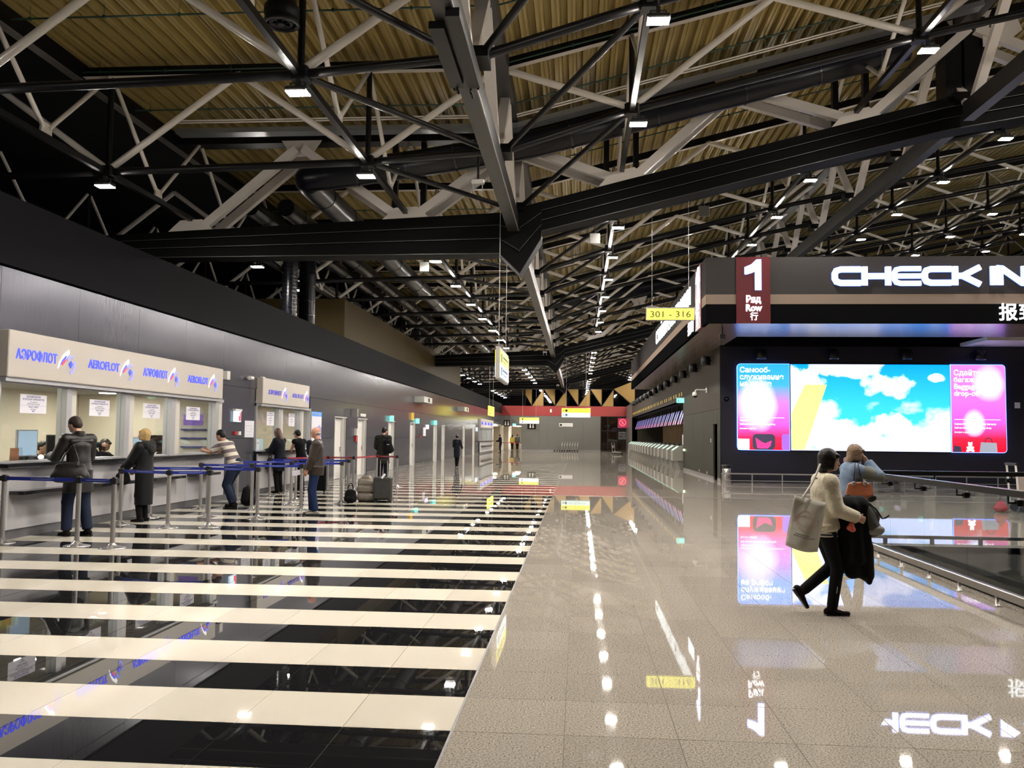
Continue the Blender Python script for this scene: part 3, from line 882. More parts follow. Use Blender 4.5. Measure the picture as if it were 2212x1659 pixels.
# floodlights hanging below the nodes
M_house = mat('lamp_housing', (0.03, 0.03, 0.03), 0.4, .5)
def lamp_meshes():
    h = MB().bbox(-.17, .17, -.12, .12, .012, .085, .02).box(-.03, .03, -.03, .03, .08, .22).box(-.12, -.1, -.02, .02, .06, .16).box(.1, .12, -.02, .02, .06, .16).box(-.12, .12, -.015, .015, .15, .165)
    l = MB().box(-.155, .155, -.105, .105, 0.0, .012)
    return h.mesh('housing', M_house), l.mesh('lens', M_lamp)
HM, LM = lamp_meshes()
rl = {1: 'row above the left wall', 2: 'row left of the central beam', 3: 'row right of the central beam', 4: 'row over the check-in corner', 5: 'fifth row, right of the check-in corner', 6: 'sixth row toward the right', 7: 'seventh row toward the right', 8: 'farthest row on the right'}
for i in range(1, 9):
    for k, y in enumerate(YN):
        if (k-1) in (2, 10, 18) or (i > 6 and y > 60): continue
        x, z = ROWX[i] + (.12 if i >= 3 else 0), ROWZ[i] - .33
        t = thing('floodlight', 'square floodlight, %s, %s from the front' % (rl[i], ordn[k]), 'lamp', (x, y-.1, z), 'floodlights in rows under the roof')
        for nm, me in (('housing', HM), ('lens', LM)):
            o = bpy.data.objects.new(nm, me); link(o, t, Matrix.Translation((x, y-.1, z)))
# white flat antennas and node devices
k = 0
for x, y, z, w in ((3.55, 24.5, 8.05, .30), (.44, 24.5, 7.28, .30), (-4.54, 24.6, 6.5, .28), (-2.12, 24.5, 6.7, .30), (13.3, 24.5, 9.6, .3)):
    lab = ['square white panel hung under the roof to the right, above the canopy corner', 'square white panel just right of the central beam', 'square white panel beside the left lamp row', 'square white panel just left of the central beam', 'square white panel hung above the check in letters'][k]; k += 1
    t = thing('antenna_panel', lab, 'antenna', (x, y, z), 'white antenna panels')
    MB().bbox(x-w/2, x+w/2, y, y+.05, z-w/2, z+w/2, .01).obj('panel', mat('antenna_white', (.10, .098, .092), .5), t)
    MB().tube((x, y+.03, z+w/2), (x, y+.03, z+1.6), .012, n=6).obj('rod', M_black, t)
for k, (x, y, z) in enumerate(((-2.06, 17.0, 6.68), (-2.0, 50.5, 6.5), (-2.0, 82.5, 6.45))):
    t = thing('wifi_device', ['nearest', 'middle', 'farthest'][k] + ' white two-legged device hanging beside the central beam', 'device', (x, y, z), 'white hanging devices')
    MB().bbox(x-.13, x+.13, y-.05, y+.05, z-.02, z+.08, .02).obj('body', M_plastic, t)
    for s in (-1, 1): MB().tube((x+s*.09, y, z-.02), (x+s*.09, y, z-.17), .012, n=6).obj('leg', M_plastic, t)
    MB().tube((x, y, z+.08), (x, y, z+1.3), .022, n=6).obj('pole', M_black, t)
# brown plant box above the left wall
t = thing('plant_enclosure', 'long matt brown box standing on top of the left wall', 'enclosure', (-9.5, 48, 4.8))
MB().box(-14.0, -8.9, 31.8, 64, 4.8, 6.72).obj('box_body', mat('brown_matt', (0.052, 0.036, 0.011), .65, spec=.15), t)
# ================================================================ ticket booths in the left wall
M_sign = mat('sign_board', (0.43, 0.39, 0.345), 0.45)
M_alu = mat('aluminium_frame', (0.40, 0.40, 0.41), 0.35, 0.35)
M_blue = mat('blue_letters', (0.02, 0.04, 0.5), 0.4, emit=1.6, ecol=(0.03, 0.05, 1.0))
M_blue2 = mat('pale_blue_emblem', (0.2, 0.2, 0.8), 0.4, emit=.8, ecol=(.25, .28, 1.0))
M_wht_e = mat('white_emblem', (0.9, 0.9, 0.9), 0.4, emit=1.5)
M_red_e = mat('red_emblem', (0.6, 0.02, 0.05), 0.4, emit=.8, ecol=(1, .05, .08))
M_cw = mat('counter_white', (0.40, 0.39, 0.40), 0.35)
M_ctop = mat('counter_top', (0.012, 0.012, 0.014), 0.15, spec=.6)
M_boothw = mat('booth_wall', (0.70, 0.63, 0.49), 0.6)
M_boothc = mat('booth_ceiling', (0.5, 0.48, 0.44), 0.6)
M_blight = mat('booth_light', (1, 1, 1), emit=170, ecol=(1, .95, .83))
M_paper = mat('paper', (0.62, 0.61, 0.66), 0.6)
M_ink = mat('ink_blue', (0.08, 0.08, 0.22), 0.6)
M_inkg = mat('ink_grey', (0.2, 0.2, 0.24), 0.6)
M_mon = mat('monitor_glow', (0.3, 0.4, 0.5), 0.3, emit=.45, ecol=(.45, .62, .8))
M_wood2 = mat('orange_wood', (0.55, 0.22, 0.05), 0.45, var=(3, .15))
M_skin = mat('skin', (0.36, 0.19, 0.13), 0.5)
def emblem(y, z, s, par, hall=True):
    """winged emblem: swept tricolour wing and a broken ring"""
    x = -8.135
    def W(pts, nm, m, dx=0):
        MB().prism([(y+u*s, z+v*s) for u, v in pts], 'X', x+dx, x+dx+.006).obj(nm, m, par)
    W([(0, -.35), (.12, 0), (.45, .42), (.9, .72), (1.0, .55), (.75, .3), (.45, .05), (.2, -.12)], 'wing', M_wht_e)
    W([(.12, -.18), (.3, .1), (.55, .32), (.75, .42), (.72, .3), (.45, .05), (.2, -.12)], 'wing_stripe', M_blue, .004)
    W([(.3, -.06), (.45, .1), (.75, .22), (.55, 0), (.35, -.15)], 'wing_stripe', M_red_e, .006)
    r = MB()
    for a0, a1 in ((-100, 20), (60, 150)):
        n = 7; pts = []
        for q in range(n): a = math.radians(a0+(a1-a0)*q/(n-1)); pts.append((y+s*(1.15+.42*math.cos(a)), z+s*(-.05+.5*math.sin(a))))
        for q in range(n-1, -1, -1): a = math.radians(a0+(a1-a0)*q/(n-1)); pts.append((y+s*(1.15+.27*math.cos(a)), z+s*(-.05+.36*math.sin(a))))
        r.prism(pts, 'X', x, x+.006)
    r.obj('ring', M_blue2, par)
    MB().prism([(y+s*(1.15+.16*math.cos(q*PI/2)), z+s*(-.05+.2*math.sin(q*PI/2))) for q in range(4)], 'X', x, x+.008).obj('ring_centre', M_blue, par)
def sign_board(y0, y1, z0, z1, label, names, size, m=M_blue, bold=.02):
    t = thing('sign_board', label, 'sign', (-8.2, (y0+y1)/2, z0))
    MB().bbox(-8.33, -8.14, y0, y1, z0, z1, .012).obj('board', M_sign, t)
    MB().box(-8.33, -8.17, y0+.01, y1-.01, z0-.06, z0-.001).obj('rail', M_alu, t)
    for s, ya, yb, zz in names:
        text(s, -8.136, ya, zz, size, m, t, '+X', bold=bold, fit=(yb-ya))
        emblem(yb+.02, zz+.03, .30 if yb-ya > .8 else .22, t)
    return t
sign_board(11.62, 19.06, 2.345, 3.03, 'long cream sign board with four pairs of glowing blue letters over the front ticket booth',
           [('АЭРОФЛОТ', 11.78, 12.76, 2.625), ('AEROFLOT', 13.62, 14.59, 2.635), ('АЭРОФЛОТ', 15.43, 16.38, 2.63), ('AEROFLOT', 17.27, 18.25, 2.63)], .20)
sign_board(21.56, 25.4, 2.34, 3.01, 'short white sign board over the second ticket booth', [('АЭРОФЛОТ', 21.95, 22.95, 2.6), ('AEROFLOT', 23.85, 24.85, 2.6)], .17, mat('blue_letters_dim', (.05, .05, .4), .4, emit=.25, ecol=(.05, .05, 1)), 0.012)
sign_board(71.4, 82.1, 2.25, 2.98, 'far white sign board with blue letters over the third ticket booth', [('АЭРОФЛОТ', 71.9+k*2.55, 73.2+k*2.55, 2.5) for k in range(4)], .3, M_blue, .02)

def counter(y0, y1, ledges, label, n, xb=-8.2):
    t = thing('ticket_counter', label, 'counter', (xb, (y0+y1)/2, 0))
    MB().bbox(-8.95, -8.08, y0, y1, 1.04, 1.10, .008).obj('worktop', M_ctop, t)
    w = (y1-y0)/n
    for k in range(n): MB().box(xb-.03, xb, y0+k*w+.004, y0+(k+1)*w-.004, .14, 1.038).obj('front_panel', M_cw, t)
    MB().box(-8.9, xb-.03, y0+.01, y1-.01, .02, 1.03).obj('carcass', M_dark, t)
    for k in range(n): MB().box(xb-.06, xb-.02, y0+k*w+.003, y0+(k+1)*w-.003, 0, .135).obj('skirting_stone', M_base, t)
    for a, b in ledges: MB().bbox(xb, -7.97, a, b, .645, .70, .006).obj('bag_ledge', M_ctop, t)
    return t
counter(11.64, 19.4, [(11.85, 13.4), (13.9, 15.1), (15.75, 17.0), (17.5, 18.7)], 'long white ticket counter with black worktop in the front booth', 4)
counter(21.47, 25.98, [(22.0, 23.2)], 'short white counter with black worktop in the second booth', 2)
counter(71.3, 82.2, [(72, 81)], 'white counter with black worktop in the far booth', 5)

def booth(y0, y1, idx, xb=-11.8, wall=M_boothw, lights=()):
    b = struct('wall_booth' + ('' if idx == 1 else '_second' if idx == 2 else '_far'))
    MB().box(xb-.05, xb, y0, y1, 0, 2.5).box(xb, -8.36, y0-.05, y0-.01, 0, 2.5).box(xb, -8.36, y1+.01, y1+.05, 0, 2.5).obj('booth_panel', wall, b)
    MB().box(xb, -8.96, y0, y1, -.05, .15).obj('booth_floor', M_grey, b)
    n = max(2, int((y1-y0)/.61)); m = 5
    for i in range(m):
        for j in range(n):
            xa, xc = xb+(-8.40-xb)*i/m, xb+(-8.40-xb)*(i+1)/m
            ya, yc = y0+(y1-y0)*j/n, y0+(y1-y0)*(j+1)/n
            if y0 > 60 and (i or j % 2): continue
            MB().box(xa+.01, xc-.01, ya+.01, yc-.01, 2.44, 2.46).obj('ceiling_tile', M_boothc, b)
    MB().box(xb, -8.36, y0, y1, 2.47, 2.5).obj('booth_lid', M_grey, b)
    for x, y in lights:
        t = thing('ceiling_light', 'round recessed light in the booth ceiling near %.1f' % y, 'light', (x, y, 2.42))
        MB().lathe([(.17, 0), (.18, .015), (.17, .02)], (x, y, 2.415), 20).obj('diffuser', M_blight, t)
        MB().lathe([(.17, .012), (.2, .005), (.21, .02), (.17, .022)], (x, y, 2.415), 20).obj('frame', M_plastic, t)
        t['label'] = 'round recessed ceiling light in the %s ticket booth, %s from the left end' % (['', 'front', 'second', 'far'][idx], ordn[lights.index((x, y))].replace('nearest', 'first'))
        t['group'] = 'booth ceiling lights %s' % ['', 'front', 'second', 'far'][idx]
    return b
bo = booth(11.6, 19.4, 1, lights=[(-9.5, 12.4), (-10.9, 13.4), (-9.6, 14.5), (-11.2, 14.9), (-9.6, 16.4), (-10.4, 18.2)])
MB().box(-11.79, -11.76, 12.0, 13.0, 0, 2.05).obj('grey_partition', mat('partition_grey', (.42, .42, .42), .5), bo)
MB().box(-11.77, -11.73, 13.8, 14.6, .0, 2.1).obj('store_door', mat('store_door', (.5, .46, .38), .5), bo)
booth(21.45, 26.0, 2, lights=[(-9.4, 22.4), (-9.6, 24.4)])
booth(71.3, 82.2, 3, lights=[(-9.4, 72.5+k*2) for k in range(5)])
MB().box(-11.78, -11.7, 22.0, 25.4, .151, 2.1).solo('wardrobe', M_wood2, 'orange wooden wardrobe at the back of the second ticket booth', 'wardrobe', (-11.74, 23.7, 0))
# frames, panes, papers
def window(num, y0, y1, mull, zt=2.34):
    w = struct('window_%d' % num)
    for a, b in mull:
        wd = b-a
        MB().box(-8.42, -8.25, a, a+wd*.42, 1.10, zt).obj('mullion', M_alu, w)
        MB().box(-8.42, -8.29, a+wd*.45, b, 1.10, zt).obj('mullion', mat('frame_cream', (.5, .47, .42), .4), w)
    MB().box(-8.42, -8.26, y0, y1, 2.27, zt).box(-8.40, -8.27, y0, y1, 1.10, 1.125).obj('frame_rail', M_alu, w)
    ys = [y0] + [v for ab in mull for v in ab] + [y1]
    for k in range(0, len(ys), 2):
        if ys[k+1]-ys[k] > .3: MB().box(-8.345, -8.337, ys[k], ys[k+1], 1.125, 2.27).obj('glass_pane', M_glass, w)
window(3, 11.62, 19.42, [(11.62, 11.7), (13.25, 13.58), (15.05, 15.43), (16.83, 17.27), (18.95, 19.4)])
window(4, 21.45, 26.0, [(21.45, 21.55), (23.1, 23.55), (24.9, 25.35), (25.85, 25.98)])
window(5, 71.3, 82.2, [(71.3+k*1.35, 71.5+k*1.35) for k in range(9)])
lines = [('БРОНИРОВАНИЕ', .052, M_ink, 0), ('И ПРОДАЖА АВИАБИЛЕТОВ', .046, M_ink, 1), ('касса работает', .03, M_inkg, 2), ('КРУГЛОСУТОЧНО', .042, M_inkg, 3), ('TICKET OFFICE', .045, M_ink, 4.2), ('open 24 hours', .03, M_inkg, 5), ('24/7', .05, M_ink, 6)]
pos = ['leftmost', 'second from the left', 'third from the left', 'rightmost']
for k, (ya, yb) in enumerate(((12.2, 12.84), (14.03, 14.66), (15.85, 16.50), (17.66, 18.32))):
    t = thing('paper_notice', pos[k] + ' white printed notice on the front booth glass', 'notice', (-8.33, (ya+yb)/2, 1.84))
    MB().box(-8.334, -8.330, ya, yb, 1.84, 2.125).obj('sheet', M_paper, t)
    MB().box(-8.330, -8.329, ya, yb, 1.955, 1.958).obj('rule', M_inkg, t)
    for s, h, m, r in lines: text(s, -8.329, (ya+yb)/2, 2.075-.036*r, h*.8, m, t, '+X', align='CENTER', ext=.0005, bold=.01)
for k, (ya, yb) in enumerate(((22.4, 22.95), (24.15, 24.65))):
    t = thing('paper_notice', ['left', 'right'][k] + ' white printed notice on the second booth glass', 'notice', (-8.33, ya, 1.8))
    MB().box(-8.334, -8.330, ya, yb, 1.78, 2.15).obj('sheet', M_paper, t)
    for s, h, m, r in lines: text(s, -8.329, (ya+yb)/2, 2.09-.045*r, h*.75, m, t, '+X', align='CENTER', ext=.0005, bold=.01)
# things on and behind the counters
def monitor(x, y, z, rz, label, lit=True, w=.42, h=.34):
    t = thing('monitor', label, 'monitor', (x, y, z), None, rz)
    L = Matrix.Translation((x, y, z)) @ Matrix.Rotation(rz, 4, 'Z')
    MB(L).bbox(-w/2, w/2, -.02, .03, .07, .07+h, .008).obj('casing', M_blackp if not lit else M_alu, t)
    ca = t.children[0]
    MB(L).box(-w/2+.02, w/2-.02, -.024, -.02, .09, .05+h).obj('screen', M_mon if lit else M_dark, ca)
    MB(L).box(-.02, .02, 0, .04, .01, .1).bbox(-.1, .1, -.07, .1, 0, .014, .004).obj('stand', M_blackp, t)
    return t
monitor(-8.60, 12.80, 1.1, 1.15, 'monitor with pale blue screen turned to the hall at the left end of the counter', True, .34, .42)
monitor(-8.62, 13.70, 1.1, .75, 'monitor with black back and white edge beside the leather coat man', False)
monitor(-8.5, 16.05, 1.1, .8, 'small pale monitor behind the blonde woman', True, .26, .3)
monitor(-8.6, 16.82, 1.1, .9, 'left one of two black monitors at the third window', False)
monitor(-8.55, 17.22, 1.1, .5, 'right one of two black monitors at the third window', False)
t = thing('leaflet_stand', 'orange leaflet stand at the far left end of the counter', 'leaflet stand', (-8.45, 12.36, 1.1))
MB(Matrix.Translation((-8.45, 12.34, 1.1))).prism([(-.06, 0), (.06, 0), (.02, .22), (-.02, .22)], 'X', -.08, .08).obj('holder', M_glass, t)
MB().box(-8.52, -8.38, 12.295, 12.30, 1.11, 1.31).obj('leaflet', mat('leaflet_orange', (.55, .25, .15), .5), t)
t = thing('desk_lamp', 'small glowing round desk lamp between the two left monitors', 'lamp', (-8.6, 13.17, 1.1))
MB().ball((-8.6, 13.17, 1.155), (.045, .045, .04)).obj('shade', mat('lamp_shade_warm', (.9, .6, .5), .5, emit=2.0, ecol=(1, .78, .68)), t)
MB().lathe([(.05, 0), (.05, .01), (.01, .02), (.01, .08)], (-8.6, 13.17, 1.1), 12).obj('base', M_blackp, t)
t = thing('brochure_box', 'pale blue and white brochure box on the second booth counter', 'box', (-8.45, 21.9, 1.1))
MB().box(-8.62, -8.3, 21.62, 22.1, 1.1, 1.42).obj('box_body', mat('pale_blue', (.35, .52, .55), .5), t)
MB().box(-8.299, -8.296, 21.64, 21.8, 1.12, 1.40).obj('front_label', M_paper, t)
text('тел', -8.294, 21.66, 1.3, .06, M_red, t, '+X', ext=.001)
for k, (y, w) in enumerate(((14.25, .5), (16.45, .2), (12.98, .12), (18.0, .3))):
    MB().bbox(-8.5, -8.28, y, y+w, 1.101, 1.13, .004).solo('paper_stack', M_paper, 'stack of white papers on the front counter, ' + ['under the second window', 'under the third window', 'by the first mullion', 'in front of the striped shirt man'][k], 'papers', (-8.4, y+w/2, 1.101))
# office chairs behind the counter
for k, (x, y) in enumerate(((-9.76, 14.5), (-9.76, 18.8))):
    t = thing('office_chair', ['black office chair behind the left monitors', 'black office chair behind the two black monitors'][k], 'chair', (x, y, .15))
    UP = Matrix.Translation((0, 0, .15))
    MB(UP).bbox(x-.06, x, y-.22, y+.22, .62, 1.28, .03).obj('backrest', M_blackp, t)
    MB(UP).bbox(x-.0, x+.42, y-.22, y+.22, .45, .53, .03).obj('seat', M_blackp, t)
    MB(UP).tube((x+.2, y, .1), (x+.2, y, .45), .03).obj('column', M_chrome, t)
    for q in range(5):
        a = q*2*PI/5
        MB(UP).tube((x+.2, y, .1), (x+.2+.25*math.cos(a), y+.25*math.sin(a), .03), .018, .014).obj('leg', M_blackp, t)
t = thing('wall_poster_rack', 'wall rack with blue shelf strips and a violet picture at the back of the booth', 'rack', (-8.9, 19.35, .6))
MB().box(-9.25, -8.6, 19.34, 19.38, .6, 2.02).obj('back_board', mat('rack_white', (.55, .52, .46), .5), t)
for z in (1.22, 1.42, 1.62): MB().box(-9.22, -8.62, 19.28, 19.34, z, z+.035).obj('shelf_strip', mat('strip_blue', (.03, .04, .22), .5), t)
MB().box(-9.18, -8.72, 19.33, 19.339, 1.74, 1.98).obj('picture', mat('picture_violet', (.18, .1, .4), .5, emit=.25, ecol=(.3, .15, .7)), t)
# small fittings on the metal wall
def fitting(nm, label, cat, boxes):
    t = thing(nm, label, cat, (WX, boxes[0][2], boxes[0][4]))
    for pn, m, *b in [(q[-2], q[-1], *q[:6]) for q in boxes]: MB().bbox(*b, .004).obj(pn, m, t)
    return t
M_cyan = mat('sign_cyan', (.1, .5, .45), emit=1.3, ecol=(.25, 1, .85))
fitting('motion_siren', 'white box siren at the right end of the long sign board', 'siren', [(WX, WX+.1, 19.42, 19.6, 2.82, 3.02, 'casing', M_plastic)])
for k, (y, z) in enumerate(((20.9, 2.95), (21.7, 2.99))):
    t = thing('security_camera', ['white bullet camera on the metal wall between the booths', 'white camera at the left top corner of the short sign board'][k], 'camera', (WX+.1, y, z))
    MB().tube((WX, y, z), (WX+.08, y, z), .03).tube((WX+.1, y-.12, z), (WX+.1, y+.08, z), .05, n=14).obj('housing', M_plastic, t)
    MB().tube((WX+.1, y+.08, z), (WX+.1, y+.10, z), .04, n=14).obj('lens', M_blackp, t)
t = fitting('fire_sign', 'small illuminated white and red fire sign right of the front booth', 'sign', [(WX+.01, WX+.06, 20.05, 20.42, 1.84, 2.1, 'panel', mat('fs_white', (.6, .8, .9), .4, emit=1.2, ecol=(.7, .9, 1))), (WX+.0, WX+.08, 20.03, 20.44, 2.1, 2.15, 'casing', M_plastic)])
MB().prism([(20.27, 1.86), (20.40, 1.86), (20.40, 2.08), (20.33, 2.08), (20.33, 1.98), (20.27, 1.98)], 'X', WX+.06, WX+.063).obj('red_symbol', mat('red_symbol', (.6, .02, .03), emit=.9, ecol=(1, .05, .1)), t)
fitting('call_point', 'red alarm call point beside the front booth', 'call point', [(WX, WX+.05, 20.1, 20.25, 1.52, 1.61, 'casing', M_red)])
fitting('wall_switch', 'white switch next to the red alarm call point', 'switch', [(WX, WX+.04, 20.38, 20.5, 1.52, 1.61, 'casing', M_plastic)])
t = fitting('paper_plan', 'white evacuation plan sheet on the metal wall', 'notice', [(WX, WX+.012, 20.8, 21.4, 1.46, 1.88, 'sheet', M_paper)])
pl = MB()
for a, b, c, d in ((20.85, 21.35, 1.75, 1.757), (20.9, 20.906, 1.6, 1.75), (21.1, 21.3, 1.68, 1.686), (20.9, 21.2, 1.6, 1.606), (21.2, 21.206, 1.55, 1.7), (20.85, 21.3, 1.52, 1.525)): pl.box(WX+.013, WX+.014, a, b, c, d)
pl.obj('plan_lines', M_inkg, t)
t = thing('map_poster', 'tall poster with blue header right of the second booth', 'poster', (WX, 26.6, 1.1))
MB().box(WX, WX+.03, 26.12, 27.12, .95, 2.26).obj('sheet', mat('poster_sheet', (.55, .53, .58), .5, emit=.15, ecol=(.8, .8, .9)), t)
MB().box(WX+.03, WX+.034, 26.12, 27.12, 2.12, 2.26).obj('header', mat('poster_blue', (.03, .18, .5), .5, emit=.4, ecol=(.05, .3, .9)), t)
MB().prism([(26.4, 1.45), (27.1, 1.45), (27.1, 1.75), (26.9, 1.85), (26.7, 1.8), (26.55, 1.7)], 'X', WX+.03, WX+.034).obj('drawing', mat('poster_violet', (.3, .28, .55), .5), t)
MB().box(WX+.03, WX+.033, 26.14, 27.1, .97, 1.35).obj('lower_field', mat('poster_pink', (.6, .3, .28), .5), t)
text('Инфраструктура', WX+.036, 26.2, 2.165, .1, M_paper, t, '+X', fit=.8, ext=.001)
fitting('wall_box', 'white cabinet on the wall between the first two white doors', 'cabinet', [(WX, WX+.1, 31.3, 31.62, 1.52, 1.78, 'casing', M_plastic)])
fitting('call_point', 'red fire call point below the white cabinet by the doors', 'call point', [(WX, WX+.06, 31.36, 31.6, 1.3, 1.5, 'casing', M_red)])
fitting('wall_notice', 'small white plate above the second white door', 'plate', [(WX, WX+.02, 32.15, 32.95, 2.24, 2.36, 'plate', M_plastic)])
fitting('hanging_plate', 'narrow grey camera bracket above the first white door', 'bracket', [(WX, WX+.25, 30.75, 30.9, 2.2, 2.5, 'arm', M_steel)])
for k, y in enumerate((37.3, 43.4, 48.9)):
    t = fitting('exit_sign', ['nearest', 'second', 'third'][k] + ' green exit sign projecting from the metal wall', 'sign', [(WX, WX+.18, y-.02, y+.02, 2.14, 2.38, 'panel', M_cyan), (WX, WX+.18, y-.03, y+.03, 2.38, 2.41, 'casing', M_plastic)])
    MB().box(WX+.12, WX+.15, y-.024, y-.02, 2.18, 2.34).prism([(WX+.03, 2.25), (WX+.10, 2.2), (WX+.10, 2.3)], 'Y', y-.024, y-.02).obj('symbol', M_plastic, t)
fitting('yellow_sign', 'narrow yellow sign projecting above the fourth white door', 'sign', [(WX, WX+.12, 42.2, 42.26, 2.3, 2.66, 'panel', mat('warm_yellow', (.6, .38, .05), emit=.5, ecol=(1, .6, .08)))])
for k, (y, w) in enumerate(((42.9, 2.4), (58.4, 2.2))):
    t = fitting('wall_unit', ['nearer', 'farther'][k] + ' pale box unit high on the metal wall', 'unit', [(WX, WX+.5, y, y+w, 3.22, 3.52, 'casing', mat('unit_grey', (.42, .42, .38), .4)), (WX+.5, WX+.51, y+1.2, y+1.6, 3.27, 3.47, 'grille', M_dark)])
fitting('illuminated_plate', 'small violet-white lit plate between the far doors', 'plate', [(WX, WX+.05, 46.3, 47.0, 1.88, 2.12, 'panel', mat('plate_violet', (.5, .4, .6), emit=.9, ecol=(.85, .7, 1)))])
fitting('paper_plan', 'white sheet below the lit violet plate', 'notice', [(WX, WX+.02, 45.45, 46.2, 1.5, 1.96, 'sheet', M_paper)])
fitting('call_point', 'red call point left of the far white sheet', 'call point', [(WX, WX+.05, 44.5, 44.7, 1.4, 1.55, 'casing', M_red)])
fitting('lit_plate', 'blue-white lit plate near the far booth', 'plate', [(WX, WX+.05, 69.2, 70.1, 1.9, 2.2, 'panel', mat('plate_blue', (.4, .5, .6), emit=1.2, ecol=(.6, .8, 1)))])

# ================================================================ hanging direction signs
M_yel = mat('sign_yellow', (.8, .75, .05), .4, emit=1.15, ecol=(1.0, .92, .05))
M_yelp = mat('sign_yellow_pale', (.8, .75, .05), .4, emit=1.5, ecol=(1.0, .95, .10))
M_sw2 = mat('sign_white', (.8, .85, .85), .4, emit=1.0, ecol=(.75, 1.0, .92))
M_sgrey = mat('sign_frame', (.35, .33, .3), .4, .3)
M_olive = mat('sign_letter', (.10, .09, .01), .6)
t = thing('hanging_sign', 'yellow hanging sign reading 301 - 316 in front of the canopy', 'sign', (2.5, 23.6, 4.8))
MB().bbox(1.84, 3.16, 23.6, 23.7, 4.78, 5.14, .01).obj('casing', M_sgrey, t)
MB().box(1.86, 3.14, 23.59, 23.6, 4.80, 5.10).obj('panel', M_yelp, t)
text('301 - 316', 1.95, 23.588, 4.865, .24, M_olive, t, '-Y', fit=1.1, bold=.008, ext=.002)
for x in (2.0, 3.0): MB().tube((x, 23.65, 5.14), (x, 23.65, 9.0), .006, n=5).obj('wire', M_steel, t)
def dirsign(x, y, z0, w, h, label, face, two=True, bright=1, txt=(('Самостоятельная регистрация', 'Self check-in'), ('Магазины беспошлинной торговли', 'Duty free shopping'))):
    t = thing('direction_sign', label, 'sign', (x, y, z0))
    if face == '-Y':
        MB().bbox(x-w/2-.02, x+w/2+.02, y, y+.1, z0-.02, z0+h+.02, .01).obj('casing', M_sgrey, t)
        MB().box(x-w/2, x+w/2, y-.01, y, z0+h/2, z0+h).obj('yellow_panel', M_yel if bright == 1 else M_yelp, t)
        MB().box(x-w/2, x+w/2, y-.01, y, z0, z0+h/2).obj('white_panel', M_sw2 if bright == 1 else mat('sign_white_hot', (.9, .9, .9), emit=2.6), t)
        for k, (a, b) in enumerate(txt):
            zz = z0 + h*(.5 if k == 0 else 0)
            m = M_olive if k == 0 else M_inkg
            MB().box(x-w*.38, x-w*.30, y-.014, y-.01, zz+h*.12, zz+h*.38).obj('pictogram', M_black if k == 0 else mat('pict_teal', (.03, .15, .16)), t)
            MB().prism([(x-w*.47, zz+h*.2), (x-w*.43, zz+h*.2), (x-w*.43, zz+h*.12), (x-w*.40, zz+h*.25), (x-w*.43, zz+h*.38), (x-w*.43, zz+h*.3), (x-w*.47, zz+h*.3)], 'Y', y-.014, y-.01).obj('arrow', m, t)
            if bright == 1:
                text(a, x-w*.26, y-.013, zz+h*.26, h*.13, m, t, '-Y', fit=w*.62, ext=.001, bold=.01)
                text(b, x-w*.26, y-.013, zz+h*.12, h*.10, m, t, '-Y', fit=w*.42, ext=.001)
        for xx in (x-w*.35, x+w*.35): MB().tube((xx, y+.05, z0+h), (xx, y+.05, 7.5), .01, n=5).obj('wire', M_steel, t)
    else:
        MB().bbox(x-.05, x+.05, y-w/2-.03, y+w/2+.03, z0-.05, z0+h+.08, .01).obj('casing', M_sgrey, t)
        for s, sx in ((1, x+.051), (-1, x-.061)):
            MB().box(sx, sx+.01, y-w/2, y+w/2, z0+h/2, z0+h).obj('yellow_panel', M_yel, t)
            MB().box(sx, sx+.01, y-w/2, y+w/2, z0, z0+h/2).obj('white_panel', mat('sign_white_blue', (.8, .9, 1), emit=1.4, ecol=(.75, .93, 1)), t)
        for k, (a, b) in enumerate(txt):
            zz = z0 + h*(.5 if k == 0 else 0); m = M_ink
            MB().box(x+.062, x+.066, y-w*.42, y-w*.30, zz+h*.08, zz+h*.40).obj('pictogram', mat('pict_teal', (.03, .15, .16)), t)
            text(a, x+.064, y-w*.24, zz+h*.27, h*.15, m, t, '+X', fit=w*.6, ext=.001, bold=.01)
            text(b, x+.064, y-w*.24, zz+h*.12, h*.10, m, t, '+X', fit=w*.4, ext=.001)
        for yy in (y-w*.4, y+w*.4): MB().tube((x, yy, z0+h), (x, yy, 7.8), .008, n=5).obj('wire', M_steel, t)
dirsign(-1.86, 20.75, 2.93, 2.4, .62, 'tall-looking yellow and white direction sign hung edge-on over the stripe border', '+X')
dirsign(-.17, 60, 2.9, 1.98, .62, 'yellow and white direction sign hanging before the red band', '-Y')
dirsign(-5.1, 89, 2.85, 2.0, .6, 'overbright yellow and white sign by the passage mouth', '-Y', bright=2)
t = thing('hanging_sign', 'small yellow sign hanging by the left wall fascia far down the hall', 'sign', (-6.5, 63.5, 3.05))
MB().bbox(-6.56, -6.44, 61.9, 65.4, 3.03, 3.72, .01).obj('casing', M_yelp, t)
text('КАССЫ', -6.435, 62.2, 3.4, .35, M_olive, t, '+X', fit=2.4); text('Tickets', -6.435, 62.2, 3.12, .25, M_olive, t, '+X')
for y in (62.3, 65): MB().tube((-6.5, y, 3.72), (-6.5, y, 7), .01, n=5).obj('wire', M_steel, t)
t = thing('plate_sign', 'small pale sign plate on the far grey wall', 'sign', (-1.3, 91.9, 2.6))
MB().bbox(-2.05, -.6, 91.93, 91.98, 2.58, 2.96, .02).obj('plate', mat('plate_pale', (.5, .48, .45), emit=.3), t)
MB().box(-1.98, -1.75, 91.92, 91.93, 2.66, 2.88).obj('pictogram', M_black, t)
text('Багажные тележки', -1.65, 91.92, 2.8, .13, M_inkg, t, '-Y', fit=.95, ext=.001); text('Luggage trolleys', -1.65, 91.92, 2.66, .09, M_inkg, t, '-Y', fit=.8, ext=.001)
